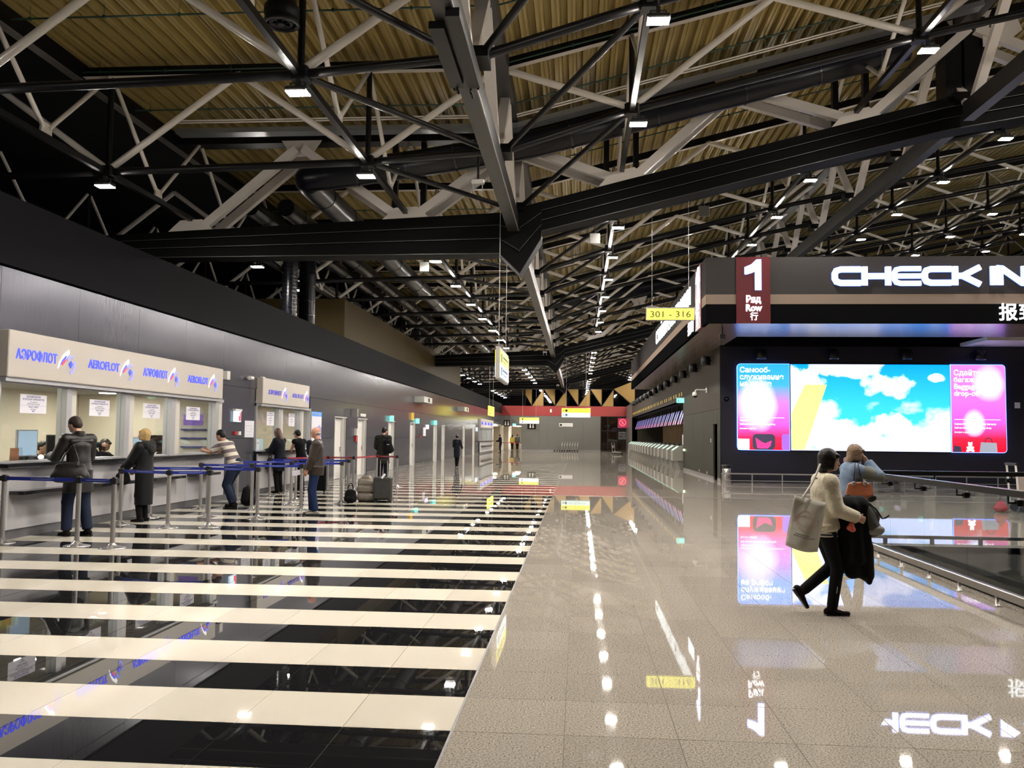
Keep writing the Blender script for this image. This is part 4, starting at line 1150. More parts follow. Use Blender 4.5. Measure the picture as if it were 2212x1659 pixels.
def restroom(x, z, w, label):
    t = thing('restroom_sign', label, 'sign', (x, 91.9, z))
    MB().bbox(x-w/2, x+w/2, 91.92, 91.98, z, z+.68, .01).obj('plate', M_black, t)
    for s in (-.15, .15):
        MB().ball((x+s, 91.91, z+.5), (.06, .012, .06), 8, 5).prism([(x+s-.09, z+.12), (x+s+.09, z+.12), (x+s+.05, z+.42), (x+s-.05, z+.42)], 'Y', 91.905, 91.92).obj('figure', M_plastic, t)
restroom(-7.68, 2.56, .66, 'black restroom sign with two white figures above the passage')
restroom(-5.0, 2.3, .9, 'black sign half hidden under the overbright yellow sign')
t = thing('exit_sign', 'small green exit sign right of the black restroom sign', 'sign', (-6.9, 91.9, 2.68))
MB().bbox(-7.05, -6.7, 91.93, 91.98, 2.66, 2.86, .01).obj('panel', M_cyan, t)
MB().bbox(-3.05, -2.85, 91.9, 91.98, 4.1, 4.45, .01).solo('wall_siren', M_plastic, 'small white siren on the red band', 'siren', (-2.95, 91.95, 4.1))
t = thing('warning_screen', 'dark red lit screen with round prohibition symbol over the far glass doors', 'screen', (5.0, 90.5, 2.5))
MB().bbox(4.1, 6.2, 90.5, 90.6, 2.45, 3.55, .01).obj('casing', M_black, t)
MB().box(4.14, 6.1, 90.49, 90.5, 2.5, 3.5).obj('panel', mat('panel_wine', (.2, .01, .04), emit=.45, ecol=(.6, .03, .12)), t)
rg = MB(); N = 20
for q in range(N):
    a, b = 2*PI*q/N, 2*PI*(q+1)/N
    rg.bar((4.62+.33*math.cos(a), 90.47, 3.05+.33*math.sin(a)), (4.62+.33*math.cos(b), 90.47, 3.05+.33*math.sin(b)), .03, .07, up=(0, 0, 1) if abs(math.cos((a+b)/2)) < .7 else (1, 0, 0))
rg.bar((4.4, 90.47, 3.27), (4.84, 90.47, 2.83), .03, .06, up=(1, 0, 1))
rg.obj('prohibition_ring', mat('ring_red', (.7, .05, .08), emit=1.6, ecol=(1, .12, .15)), t)
MB().prism([(4.55, 2.85), (4.62, 3.0), (4.69, 2.85), (4.73, 2.85), (4.67, 3.12), (4.62, 3.25), (4.57, 3.12), (4.51, 2.85)], 'Y', 90.46, 90.48).obj('figure', MATS['ring_red'], t)
text('Проход', 5.08, 90.48, 3.2, .2, mat('txt_white', (.9, .9, .9), emit=1.4), t, '-Y'); text('запрещён', 5.08, 90.48, 2.95, .18, MATS['txt_white'], t, '-Y'); text('No entry', 5.08, 90.48, 2.7, .16, MATS['txt_white'], t, '-Y')
M_txtd = mat('txt_dim', (.5, .5, .5), emit=.3)
t = thing('door_lettering', 'rows of small pale lettering on the dark glass doors', 'lettering', (4.3, 92, 1.2))
for k, s in enumerate(('Уважаемые пассажиры!', 'Вход в зону вылета', 'только для пассажиров', 'Dear passengers', 'departure area')):
    text(s, 4.25, FY-.02, 2.0-.17*k, .13, M_txtd, t, '-Y', ext=.001)

# ================================================================ check-in block details
M_lit = mat('letters_white', (1, 1, 1), emit=3.0, ecol=(.86, .93, 1.25))
M_halo = mat('letters_edge', (.2, .3, 1), emit=1.6, ecol=(.25, .38, 1.0))
def stroke(b, pts, w, y0, y1, X, Z):
    """mitred flat stroke through 2D points"""
    pts = [Vector((p[0], p[1])) for p in pts]; L, R = [], []
    for i, p in enumerate(pts):
        d0 = (p-pts[i-1]).normalized() if i else (pts[1]-p).normalized()
        d1 = (pts[i+1]-p).normalized() if i < len(pts)-1 else d0
        n = Vector((-(d0+d1).y, (d0+d1).x)).normalized(); c = max(.3, n.dot(Vector((-d0.y, d0.x))))
        L.append(p+n*(w/2/c)); R.append(p-n*(w/2/c))
    for i in range(len(pts)-1):
        b.prism([(X+q.x, Z+q.y) for q in (L[i], R[i], R[i+1], L[i+1])], 'Y', y0, y1)
H, S = .54, .145
GL = {'C': (.80, [[(.80, H-S/2), (.24, H-S/2), (.12, H-S/2-.04), (S/2, H-.2), (S/2, .2), (.12, S/2+.04), (.24, S/2), (.80, S/2)]]),
      'H': (.80, [[(S/2, 0), (S/2, H)], [(.80-S/2, 0), (.80-S/2, H)], [(S/2, H/2), (.80-S/2, H/2)]]),
      'E': (.80, [[(.80, H-S*.4), (.24, H-S*.4), (.12, H-S*.4-.03), (S/2, H-.17), (S/2, .17), (.12, S*.4+.03), (.24, S*.4), (.80, S*.4)], [(S/2, H/2), (.80, H/2)]]),
      'K': (.84, [[(S/2, 0), (S/2, H)], [(S, H/2), (.28, H/2), (.76, H-.02)], [(.28, H/2), (.76, .02)]]),
      'I': (.16, [[(.08, 0), (.08, H)]]),
      'N': (.80, [[(S/2, 0), (S/2, H-.06), (.13, H-.065), (.67, .065), (.80-S/2, .06), (.80-S/2, H)]])}
t = thing('check_in_letters', 'large glowing white letters reading CHECK IN on the canopy front', 'lettering', (9.3, 25.0, 6.0))
x = 7.26
for ch in 'CHECK IN':
    if ch == ' ': x += .16; continue
    w, st = GL[ch]
    b, hb = MB(), MB()
    for pts in st:
        stroke(b, pts, (S if ch != 'E' else S*.8), KY-.075, KY-.045, x, 5.985)
        stroke(hb, pts, (S if ch != 'E' else S*.8)+.035, KY-.044, KY-.008, x, 5.985)
    o = b.obj('letter', M_lit, t); hb.obj('letter_edge', M_halo, t)
    x += w + .035
def lit_text(s, *a, **k):
    bo = k.pop('bold', .02); nm = k.pop('name', 'lettering')
    text(s, *a, bold=bo, name=nm, **k)
t = thing('row_sign', 'glowing white 1, Ряд, Row and hanzi lettering on the red panel of the canopy front', 'lettering', (5.03, 25, 5.0))
MB().prism([(5.085, 5.87), (5.245, 5.87), (5.245, 6.745), (5.125, 6.745), (4.98, 6.60), (4.79, 6.52), (4.79, 6.34), (4.83, 6.33), (5.0, 6.38), (5.085, 6.43)], 'Y', KY-.075, KY-.045).obj('numeral', M_lit, t)
MB().prism([(5.07, 5.855), (5.262, 5.855), (5.262, 6.76), (5.12, 6.76), (4.97, 6.615), (4.775, 6.53), (4.775, 6.32), (4.83, 6.31), (5.0, 6.36), (5.07, 6.40)], 'Y', KY-.044, KY-.022).obj('letter_edge', M_halo, t)
M_chin = mat('letters_white_small', (1, 1, 1), emit=2.2, ecol=(.92, .95, 1.0))
text('Ряд', 4.82, KY-.06, 5.50, .27, M_chin, t, '-Y', fit=.42, bold=.035, ext=.012)
text('Row', 4.81, KY-.06, 5.25, .27, M_chin, t, '-Y', fit=.46, bold=.035, ext=.012)
text('行', 4.93, KY-.06, 5.00, .25, M_chin, t, '-Y', fit=.22, bold=.012, ext=.012)
t = thing('hanzi_lettering', 'glowing white Chinese characters on the black band at the right edge', 'lettering', (12.4, 25, 5.0))
text('报', 11.83, KY-.06, 5.02, .52, M_chin, t, '-Y', bold=.012, ext=.012)
text('到', 12.36, KY-.06, 5.02, .52, M_chin, t, '-Y', bold=.012, ext=.012)
t = thing('side_row_sign', 'glowing white 1 and Ряд Row lettering on the red panel of the canopy side', 'lettering', (3.6, 26.5, 5.0))
MB().prism([(26.45-dy, z) for dy, z in ((.02, 5.87), (.22, 5.87), (.22, 6.78), (.08, 6.78), (-.15, 6.6), (-.35, 6.52), (-.35, 6.34), (-.3, 6.33), (-.1, 6.38), (.02, 6.43))], 'X', KX-.07, KX-.035).obj('numeral', M_lit, t)
for s, z, w in (('Ряд', 5.52, .6), ('Row', 5.27, .62), ('行', 5.02, .3)): text(s, KX-.05, 26.55+w/2, z, .27, M_chin, t, '-X', fit=w, bold=.03, ext=.01)
t = thing('side_lettering', 'long glowing white Cyrillic lettering along the canopy side', 'lettering', (3.6, 34, 5.9))
text('СТОЙКИ РЕГИСТРАЦИИ', KX-.04, 40.7, 5.93, .84, mat('letters_side', (1, 1, 1), emit=1.25, ecol=(.85, .97, 1.0)), t, '-X', fit=12.4, bold=-.012, ext=.02)
text('报', KX-.04, 28.9, 5.0, .45, M_chin, t, '-X', bold=.012, ext=.012, fit=.62)
text('到', KX-.04, 28.2, 5.0, .45, M_chin, t, '-X', bold=.012, ext=.012, fit=.62)

# advertising screens: flat lit pictures
def ramp_mat(name, stops, blob, s, cloud=None, z0=1.15, z1=4.24):
    g = NT(name); g.b.inputs['Base Color'].default_value = (.02, .02, .02, 1); g.b.inputs['Roughness'].default_value = .3
    geo = g.n('NewGeometry'); sp = g.n('SeparateXYZ'); g.l(geo.outputs['Position'], sp.inputs[0])
    v = g.math('DIVIDE', g.math('SUBTRACT', sp.outputs[2], z0), z1-z0)
    r = g.ramp(stops); g.l(v, r.inputs[0]); out = r.outputs[0]
    if blob:  # clouds in the video; in posters, overexposed glare painted white into the picture
        for bx, bz, rx, rz in blob:
            dx = g.math('DIVIDE', g.math('SUBTRACT', sp.outputs[0], bx), rx); dz = g.math('DIVIDE', g.math('SUBTRACT', sp.outputs[2], bz), rz)
            n = g.n('TexNoise', Scale=.9 if len(blob) < 4 else 1.3, Detail=2.0 if len(blob) < 4 else 7.0); g.l(geo.outputs['Position'], n.inputs['Vector'])
            d = g.math('ADD', g.math('ADD', g.math('MULTIPLY', dx, dx), g.math('MULTIPLY', dz, dz)), g.math('MULTIPLY', g.math('SUBTRACT', n.outputs['Fac'], .5), 1.2 if len(blob) < 4 else 5.5))
            f = g.math('MULTIPLY', g.math('SUBTRACT', 1.35, d), .8 if len(blob) < 4 else 1.6)
            f2 = g.n('Clamp'); g.l(f, f2.inputs[0])
            mx = g.n('MixRGB'); mx.inputs[2].default_value = (1.0, .95, 1.5, 1) if len(blob) < 4 else (.85, .97, 1.55, 1); g.l(f2.outputs[0], mx.inputs[0]); g.l(out, mx.inputs[1]); out = mx.outputs[0]
    if cloud:
        n = g.n('TexNoise', Scale=.42, Detail=6.0, Roughness=.55); mp = g.n('Mapping'); mp.inputs['Location'].default_value = cloud; mp.inputs['Scale'].default_value = (1, 1, 1.5)
        g.l(geo.outputs['Position'], mp.inputs[0]); g.l(mp.outputs[0], n.inputs['Vector'])
        bias = g.math('MULTIPLY', g.math('SUBTRACT', .42, v), .30)
        f = g.math('ADD', n.outputs['Fac'], bias)
        rr = g.ramp([(.47, (0, 0, 0)), (.57, (1, 1, 1))]); g.l(f, rr.inputs[0])
        mx = g.n('MixRGB'); mx.inputs[2].default_value = (.85, .97, 1.55, 1); g.l(rr.outputs[0], mx.inputs[0]); g.l(out, mx.inputs[1]); out = mx.outputs[0]
    g.l(out, g.b.inputs['Emission Color']); g.b.inputs['Emission Strength'].default_value = s
    return g.m
M_vid = ramp_mat('video_sky', [(0, (.05, .62, 1.1)), (.5, (.03, .52, 1.2)), (1, (.0, .30, 1.25))], [(9.4, 4.15, 1.3, .33), (10.9, 3.45, .75, .42), (11.6, 1.75, 1.9, .75), (8.9, 1.7, 1.5, .4), (7.8, 3.4, .8, .75), (12.7, 3.75, .35, .15)], SCREEN*.75, cloud=(3.1, 0, 7.3))
M_po1 = ramp_mat('poster_left_glow', [(0, (.75, .0, .02)), (.14, (.75, .01, .08)), (.30, (.75, .10, .62)), (.55, (.62, .20, 1.15)), (.75, (.05, .40, 1.1)), (1, (.02, .36, 1.1))], [(6.35, 2.75, .62, .95)], SCREEN*.7)
M_po2 = ramp_mat('poster_right_glow', [(0, (.75, .0, .01)), (.16, (.75, .01, .05)), (.35, (.80, .10, .62)), (.6, (.75, .16, 1.1)), (1, (.62, .20, 1.0))], [(14.3, 3.6, .5, .6), (13.8, 2.2, .35, .45)], SCREEN*.7)
M_edge = mat('screen_edge', (.05, .1, .9), emit=5, ecol=(.1, .25, 1.0))
SY = 31.12
def rrect(x0, x1, z0, z1, r, cl, cr):
    P_ = []
    for (cx, cz, a0, on) in ((x1-r, z1-r, 0, cr), (x0+r, z1-r, 90, cl), (x0+r, z0+r, 180, cl), (x1-r, z0+r, 270, cr)):
        if on: P_ += [(cx+r*math.cos(math.radians(a0+q*22.5)), cz+r*math.sin(math.radians(a0+q*22.5))) for q in range(5)]
        else: P_.append((x1 if cx > (x0+x1)/2 else x0, z1 if cz > (z0+z1)/2 else z0))
    return P_
def screen(nm, label, x0, x1, m, cl, cr, z0=1.15, z1=4.24):
    t = thing(nm, label, 'screen', ((x0+x1)/2, SY, z0))
    MB().prism(rrect(x0, x1, z0, z1, .13, cl, cr), 'Y', SY, SY+.07).obj('frame', M_edge if nm == 'poster_lightbox' else M_black, t)
    MB().prism(rrect(x0+.015, x1-.015, z0+.015, z1-.015, .12, cl, cr), 'Y', SY-.006, SY-.001).obj('display', m, t)
    return t
tv = screen('video_screen', 'large bright screen showing blue sky with white clouds', 7.51, 13.0, M_vid, False, False)
MB().prism([(7.53, 1.18), (7.99, 1.18), (8.78, 3.5), (8.02, 3.5), (7.53, 2.45)], 'Y', SY-.012, SY-.008).obj('yellow_stripe', mat('stripe_yellow', (.8, .7, .1), emit=SCREEN*.75, ecol=(1, .92, .22)), tv)
tl = screen('poster_lightbox', 'left lit poster fading from cyan to magenta and red with a suitcase', 5.65, 7.49, M_po1, True, False)
tr_ = screen('poster_lightbox', 'right lit poster of magenta and red with a silver bag and white bear', 13.02, 14.88, M_po2, False, True)
M_pw = mat('poster_white', (1, 1, 1), emit=2.4)
for s, z, h in (('Самооб-', 3.93, .26), ('служивание', 3.68, .26), ('на рейсе', 3.44, .26)): text(s, 5.74, SY-.012, z, h, M_pw, tl, '-Y', bold=.015, ext=.001)
for s, z, h in (('Самостоятельный', 2.18, .09), ('Self-service check-in and bag drop', 2.05, .09), ('Быстро и удобно', 1.9, .07)): text(s, 5.74, SY-.012, z, h, M_pw, tl, '-Y', ext=.001)
for s, z, h in (('Сдайте', 3.86, .26), ('багаж сами', 3.62, .24), ('Baggage', 3.38, .26), ('drop-off', 3.14, .26)): text(s, 13.12, SY-.012, z, h, M_pw, tr_, '-Y', bold=.015, ext=.001)
for s, z, h in (('Самостоятельная сдача багажа', 2.12, .09), ('Self-service check-in and bag drop', 1.99, .09), ('Быстро и удобно', 1.84, .07)): text(s, 13.12, SY-.012, z, h, M_pw, tr_, '-Y', ext=.001)
for t_, x_ in ((tl, 5.74), (tr_, 13.12)): MB().box(x_, x_+1.55, SY-.012, SY-.01, 2.3, 2.315).obj('rule', M_pw, t_)
M_pd = mat('print_dark', (.05, .05, .1), emit=.10, ecol=(.4, .3, .6)); M_pk = mat('print_pink', (.7, .02, .2), emit=1.0, ecol=(1, .05, .3)); M_ps = mat('print_silver', (.4, .4, .5), emit=.5, ecol=(.6, .65, .8)); M_pv = mat('print_violet', (.3, .1, .7), emit=1.0, ecol=(.4, .15, 1))
MB().box(5.67, 6.07, SY-.014, SY-.01, 1.17, 1.55).obj('white_square', M_pw, tl)
MB().prism(rrect(6.18, 6.97, 1.17, 1.73, .14, True, True), 'Y', SY-.014, SY-.01).obj('case_print', M_pd, tl)
MB().prism([(6.28, 1.6), (6.5, 1.45), (6.62, 1.4), (6.85, 1.5), (6.80, 1.3), (6.7, 1.22), (6.35, 1.22)], 'Y', SY-.018, SY-.014).obj('case_panel_print', M_pk, tl)
MB().prism(rrect(7.2, 7.47, 1.17, 1.73, .08, True, False), 'Y', SY-.014, SY-.01).obj('case_print', M_pv, tl)
MB().prism([(13.95, 1.17), (14.55, 1.17), (14.52, 1.5), (14.0, 1.52)], 'Y', SY-.014, SY-.01).obj('bag_print', M_ps, tr_)
hn = MB(); stroke(hn, [(0, 0), (.03, .13), (.12, .17), (.21, .13), (.24, 0)], .03, SY-.014, SY-.01, 14.14, 1.5); hn.obj('bag_handle_print', M_pd, tr_)
br = MB()
for bx, bz, rr in ((13.64, 1.30, .10), (13.64, 1.44, .07), (13.59, 1.5, .025), (13.69, 1.5, .025), (13.55, 1.22, .045), (13.73, 1.22, .045), (13.55, 1.33, .035), (13.73, 1.33, .035)):
    br.prism([(bx+rr*math.cos(q*PI/5), bz+rr*math.sin(q*PI/5)) for q in range(10)], 'Y', SY-.014, SY-.01)
br.obj('bear_print', M_pw, tr_)
MB().prism([(13.06, 1.17), (13.35, 1.17), (13.32, 1.36), (13.1, 1.4)], 'Y', SY-.014, SY-.01).obj('bag_print', M_pd, tr_)
# round loudspeakers
M_spk = mat('speaker_black', (0.012, 0.012, 0.015), 0.3, .3)
for k, x in enumerate((6.47, 8.99, 11.49, 13.98)):
    t = thing('wall_speaker', 'round black downlight tube above the screens, %s' % ['first from the left', 'second from the left', 'third from the left', 'rightmost'][k], 'light', (x, 31.0, 4.4), 'black tubes above the screens')
    MB().lathe([(.0, .36), (.14, .35), (.17, .3), (.18, .05), (.16, 0), (.13, .02), (.0, .12)], (x, 30.95, 4.38), 20).obj('body', M_spk, t)
    MB().box(x-.03, x+.03, 31.0, 31.2, 4.55, 4.61).obj('bracket', M_black, t)
for k in range(13):
    y = 33.4+3.65*k
    t = thing('wall_speaker', 'black hexagonal wall light under the canopy side, %s from the front' % ordn[k], 'light', (CX-.18, y, 4.3), 'black wall lights along the check-in side')
    MB().lathe([(.0, .36), (.15, .35), (.17, .3), (.18, .05), (.16, 0), (.0, .06)], (CX-.2, y, 4.36-.0), 6).obj('body', M_spk, t)
    MB().box(CX-.1, CX, y-.03, y+.03, 4.5, 4.56).obj('bracket', M_black, t)
t = thing('canopy_sensor', 'small black box hanging from the canopy soffit behind the front edge', 'sensor', (4.3, 25.6, 4.5))
MB().tube((4.28, 25.9, 4.66), (4.28, 25.9, 4.9), .018).obj('rod', M_black, t)
MB().bbox(4.2, 4.36, 25.85, 25.97, 4.52, 4.67, .01).obj('body', M_black, t)
t = thing('security_camera', 'white dome camera on a bracket on the check-in side wall', 'camera', (CX, 35.0, 3.4))
MB().box(CX-.03, CX, 34.4, 34.6, 3.36, 3.56).tube((CX-.02, 34.5, 3.47), (CX-.42, 34.5, 3.47), .03).tube((CX-.42, 34.5, 3.47), (CX-.46, 34.5, 3.38), .035).obj('bracket', M_plastic, t)
MB().lathe([(.0, .16), (.09, .14), (.11, .06), (.11, 0)], (CX-.46, 34.5, 3.24), 16).obj('housing', M_plastic, t)
MB().ball((CX-.46, 34.5, 3.24), (.095, .095, .09), 14, 8).obj('dome', M_spk, t)
t = thing('security_camera', 'small round camera on the dark screen wall left of the posters', 'camera', (5.29, 31.18, 2.97))
MB().lathe([(.0, 0), (.09, .0), (.09, .03), (.06, .05)], (5.29, 31.2, 2.97), 16, 'Y').obj('ring', M_plastic, t)
MB().ball((5.29, 31.17, 2.97), .055, 12, 8).obj('dome', M_spk, t)
for k, (y, z, h) in enumerate(((33.4, 1.4, .14), (34.4, .15, .1), (36.6, .15, .1))):
    MB().bbox(CX-.012, CX, y, y+.1, z, z+h, .003).solo('wall_switch', M_plastic, ['white switch on the check-in side wall beside the black doorway', 'white socket low on the check-in side wall, nearer one', 'white socket low on the check-in side wall, farther one'][k], 'switch', (CX, y, z))
MB().bbox(15.2, 15.38, 31.18, 31.2, 2.72, 2.92, .003).solo('wall_switch', M_plastic, 'white square control plate right of the lit posters', 'switch', (15.29, 31.2, 2.8))
t = thing('exit_sign', 'green exit sign on the check-in side wall above the first counter', 'sign', (CX-.2, 41.8, 3.3))
MB().bbox(CX-.36, CX, 41.8, 41.85, 3.24, 3.46, .005).obj('panel', M_cyan, t)
MB().box(CX-.36, CX, 41.79, 41.86, 3.47, 3.5).obj('casing', M_plastic, t)
MB().box(CX-.2, CX-.12, 41.795, 41.8, 3.33, 3.36).ball((CX-.28, 41.8, 3.4), (.025, .005, .025), 8, 5).prism([(CX-.31, 3.28), (CX-.24, 3.28), (CX-.26, 3.38), (CX-.30, 3.38)], 'Y', 41.795, 41.8).obj('symbol', M_plastic, t)
# bag-drop units, monitors, numbers
M_unit = mat('unit_white', (0.26, 0.25, 0.22), 0.35)
M_unitg = mat('unit_screen', (.3, .5, .4), emit=.55, ecol=(.62, 1.0, .85))
M_num = mat('number_yellow', (.5, .35, .04), emit=.35, ecol=(1, .7, .1))
M_disp = mat('display_blue', (.05, .06, .2), .3, emit=.35, ecol=(.16, .2, .75))
M_disp2 = mat('display_pink', (.2, .06, .2), .3, emit=.4, ecol=(.65, .25, .55))
for k in range(16):
    y = 42.6 + 2.45*k
    nth = ordn[k]
    t = thing('bag_drop_unit', 'white self bag drop unit with slanted lit top, %s along the check-in side' % nth, 'kiosk', (4.9, y, 0), 'bag drop units')
    MB().prism([(4.62, .42), (4.62, .92), (4.95, 1.14), (5.5, 1.14), (5.5, .42)], 'Y', y, y+.92).obj('housing', M_unit, t)
    a, b, c = (4.62, .92), (4.95, 1.14), .012
    MB().prism([(4.655, .95), (4.93, 1.133), (4.92, 1.148), (4.645, .965)], 'Y', y+.1, y+.82).obj('touch_screen', M_unitg, t)
    MB().prism([(4.75, 0), (5.0, 0), (4.85, .42), (4.66, .42)], 'Y', y+.02, y+.06).prism([(4.75, 0), (5.0, 0), (4.85, .42), (4.66, .42)], 'Y', y+.86, y+.9).obj('side_leg', M_unit, t)
    MB().box(4.8, 5.5, y+.06, y+.86, .02, .42).obj('belt_inlet', M_grey, t)
    MB().box(4.75, 5.5, y+.92, y+1.5, .12, .4).obj('conveyor', M_blackp, t)
    MB().box(5.45, 5.9, y, y+1.5, 1.1, 1.2).obj('rear_shelf', M_dark, t)
    t = thing('display_monitor', 'tilted blue monitor hanging over the bag drop units, %s from the front' % nth, 'monitor', (5.5, y, 2.3), 'monitors over the bag drop')
    for dy in (0, 1.0):
        MB().prism([(5.30, 2.26), (5.36, 2.26), (5.60, 3.02), (5.54, 3.02)], 'Y', y+dy, y+dy+.62).obj('casing', M_blackp, t)
        MB().prism([(5.295, 2.27), (5.30, 2.27), (5.37, 2.5), (5.365, 2.5)], 'Y', y+dy+.02, y+dy+.60).obj('screen_lower', M_disp2, t)
        MB().prism([(5.363, 2.5), (5.370, 2.5), (5.535, 3.01), (5.528, 3.01)], 'Y', y+dy+.02, y+dy+.60).obj('screen', M_disp, t)
        MB().box(5.56, 5.60, y+dy+.29, y+dy+.33, 2.9, 3.33).obj('hanger', M_black, t)
    t = thing('counter_number', 'yellow vertical counter number on the header, %s from the front' % nth, 'lettering', (CX, y, 3.5), 'yellow counter numbers')
    for dy in (0, 1.0):
        text(str(301+k), CX-.006, y+dy+.20, 3.62, .26, M_num, t, '-X', ext=.003, bold=.02, align='CENTER')
MB().tube((4.98, 41.4, .98), (5.06, 41.4, .98), .04, n=12).solo('indicator_lamp', mat('indicator', (.6, 1, .4), emit=14, ecol=(.7, 1, .45)), 'small bright green indicator lamp at the first bag drop unit', 'lamp', (5.0, 41.4, .98))
t = thing('counter_notice', 'small white notice standing on the first bag drop unit', 'notice', (5.3, 43.3, 1.2))
MB().box(5.2, 5.215, 43.2, 43.6, 1.2, 1.72).obj('sheet', M_paper, t)
# low rail and bin before the screen wall
t = thing('bumper_rail', 'low steel bumper rail along the dark screen wall', 'rail', (8, 30.3, 0))
for x in [4.98+1.02*k for k in range(22)]:
    MB().tube((x, 30.3, 0), (x, 30.3, .34), .022, n=8).obj('post', M_steel, t)
MB().bbox(4.95, 26.5, 30.28, 30.32, .32, .365, .004).obj('top_rail', M_steel, t)
MB().bbox(4.95, 26.5, 30.285, 30.315, .09, .115, .004).obj('bottom_rail', M_steel, t)
def bin_(x, y, label):
    t = thing('litter_bin', label, 'bin', (x, y, 0))
    MB().lathe([(.15, 0), (.155, .02), (.155, .50), (.15, .51)], (x, y, 0), 24).obj('body', M_chrome, t)
    MB().lathe([(.13, .51), (.14, .55), (.17, .60), (.175, .625), (.15, .63), (.12, .60)], (x, y, 0), 24).obj('lid', M_blackp, t)
bin_(5.2, 30.7, 'round steel litter bin at the corner of the screen wall')
bin_(5.0, 84.5, 'dark steel litter bin at the far right corner')
# ================================================================ opening with glass balustrade
M_st2 = mat('rail_steel', (0.36, 0.345, 0.325), 0.3, 1.0)
t = thing('bumper_rail', 'low flat steel rail on short posts in front of the glass balustrade', 'rail', (4.0, 9, 0))
yb = [8.627-.82*k for k in range(1, 5)] + [8.627, 9.444, 10.23, 11.069, 11.893, 12.72]
for y in yb:
    MB().lathe([(.035, 0), (.035, .012), (.018, .014), (.018, .10)], (4.0, y, 0), 12).obj('post', M_st2, t)
MB().bbox(3.985, 4.015, 5.0, 13.0, .095, .168, .004).obj('flat_rail', M_st2, t)
t = thing('bumper_rail', 'low flat steel rail across the far end of the floor opening', 'rail', (7, 13.45, 0))
for x in (4.65, 5.337, 6.041, 6.75, 7.45, 8.15, 8.85): MB().box(x-.03, x+.03, 13.5, 13.52, 0, .10).obj('post', M_st2, t)
MB().bbox(4.15, 9.6, 13.49, 13.52, .085, .135, .004).obj('flat_rail', M_st2, t)
t = thing('kerb', 'black and granite kerb at the foot of the near glass balustrade', 'kerb', (4.2, 9, 0))
MB().box(4.08, 4.14, 4.5, 13.4, 0, .02).obj('granite_edge', M_tg, t)
MB().bbox(4.14, 4.30, 4.5, 13.35, 0, .085, .01).obj('base_channel', M_black, t)
def glass_run(pts, label, hand):
    t = thing('glass_balustrade', label, 'balustrade', (*pts[0], 0))
    for a, b in zip(pts, pts[1:]):
        dx, dy = b[0]-a[0], b[1]-a[1]; L = math.hypot(dx, dy); ux, uy = dx/L, dy/L
        p = (a[0]+ux*.008, a[1]+uy*.008); q = (b[0]-ux*.008, b[1]-uy*.008)
        MB().bar((p[0], p[1], .55), (q[0], q[1], .55), .014, 1.10).obj('glass_pane', M_glass, t)
        hx, hy = (-.10*uy*hand, .10*ux*hand)
        MB().path([(a[0]+hx, a[1]+hy, 1.06), (a[0]+hx, a[1]+hy, .985), (a[0], a[1], .985)], .012, 8).box(a[0]-.03, a[0]+.03, a[1]-.03, a[1]+.03, .955, 1.015).obj('clamp', M_black, t)
    a, b = pts[0], pts[-1]; dx, dy = b[0]-a[0], b[1]-a[1]; L = math.hypot(dx, dy); ux, uy = dx/L, dy/L
    hx, hy = (-.10*uy*hand, .10*ux*hand)
    MB().bar((a[0]+hx-ux*.2, a[1]+hy-uy*.2, 1.082), (b[0]+hx, b[1]+hy, 1.082), .055, .06).obj('handrail', M_black, t)
    MB().bar((a[0]+hx, a[1]+hy, 1.115), (b[0]+hx, b[1]+hy, 1.115), .03, .006).obj('rail_cap', M_chrome, t)
    return t
glass_run([(4.22, y) for y in (5.2, 6.3, 7.45, 8.622, 9.746, 10.917, 12.046, 13.2)], 'near glass balustrade with black handrail beside the floor opening', 1)
glass_run([(4.3, 13.4), (5.307, 13.4), (6.411, 13.4), (7.5, 13.4), (8.6, 13.4), (9.6, 13.4)], 'glass balustrade with handrail across the far end of the floor opening', -1)
glass_run([(9.7, y) for y in (4.2, 6, 8, 10, 12, 13.3)], 'glass balustrade on the far right side of the floor opening', -1)
# ================================================================ queue barriers
M_belt = mat('belt_blue', (0.008, 0.02, 0.24), 0.5)
M_beltr = mat('belt_red', (0.28, 0.012, 0.02), 0.5)
SP = {'A': (-8.03, 11.5), 'B': (-6.855, 11.37), 'C': (-6.287, 11.26), 'D': (-7.85, 15.3), 'E': (-6.749, 13.77), 'F': (-6.137, 13.95), 'G': (-6.862, 15.53), 'H': (-7.75, 17.2), 'I': (-7.77, 19.14),
      'J': (-6.655, 17.17), 'K': (-5.878, 15.45), 'L': (-7.80, 21.3), 'M': (-6.588, 19.7), 'N': (-6.344, 18.67), 'O': (-5.651, 17.26), 'P': (-5.339, 19.14), 'Q': (-5.68, 20.97),
      'R': (-7.75, 22.3), 'S': (-7.035, 23.77), 'T': (-6.3, 23.8), 'U': (-6.119, 25.8), 'V': (-5.4, 25.4), 'W': (-7.75, 14.1)}
BELT = [('A', 'B'), ('B', 'C'), ('E', 'W'), ('E', 'F'), ('D', 'G'), ('G', 'K'), ('H', 'J'), ('J', 'O'), ('I', 'M'), ('N', 'P'), ('L', 'Q'), ('R', 'S'), ('S', 'T'), ('T', 'U'), ('U', 'V')]
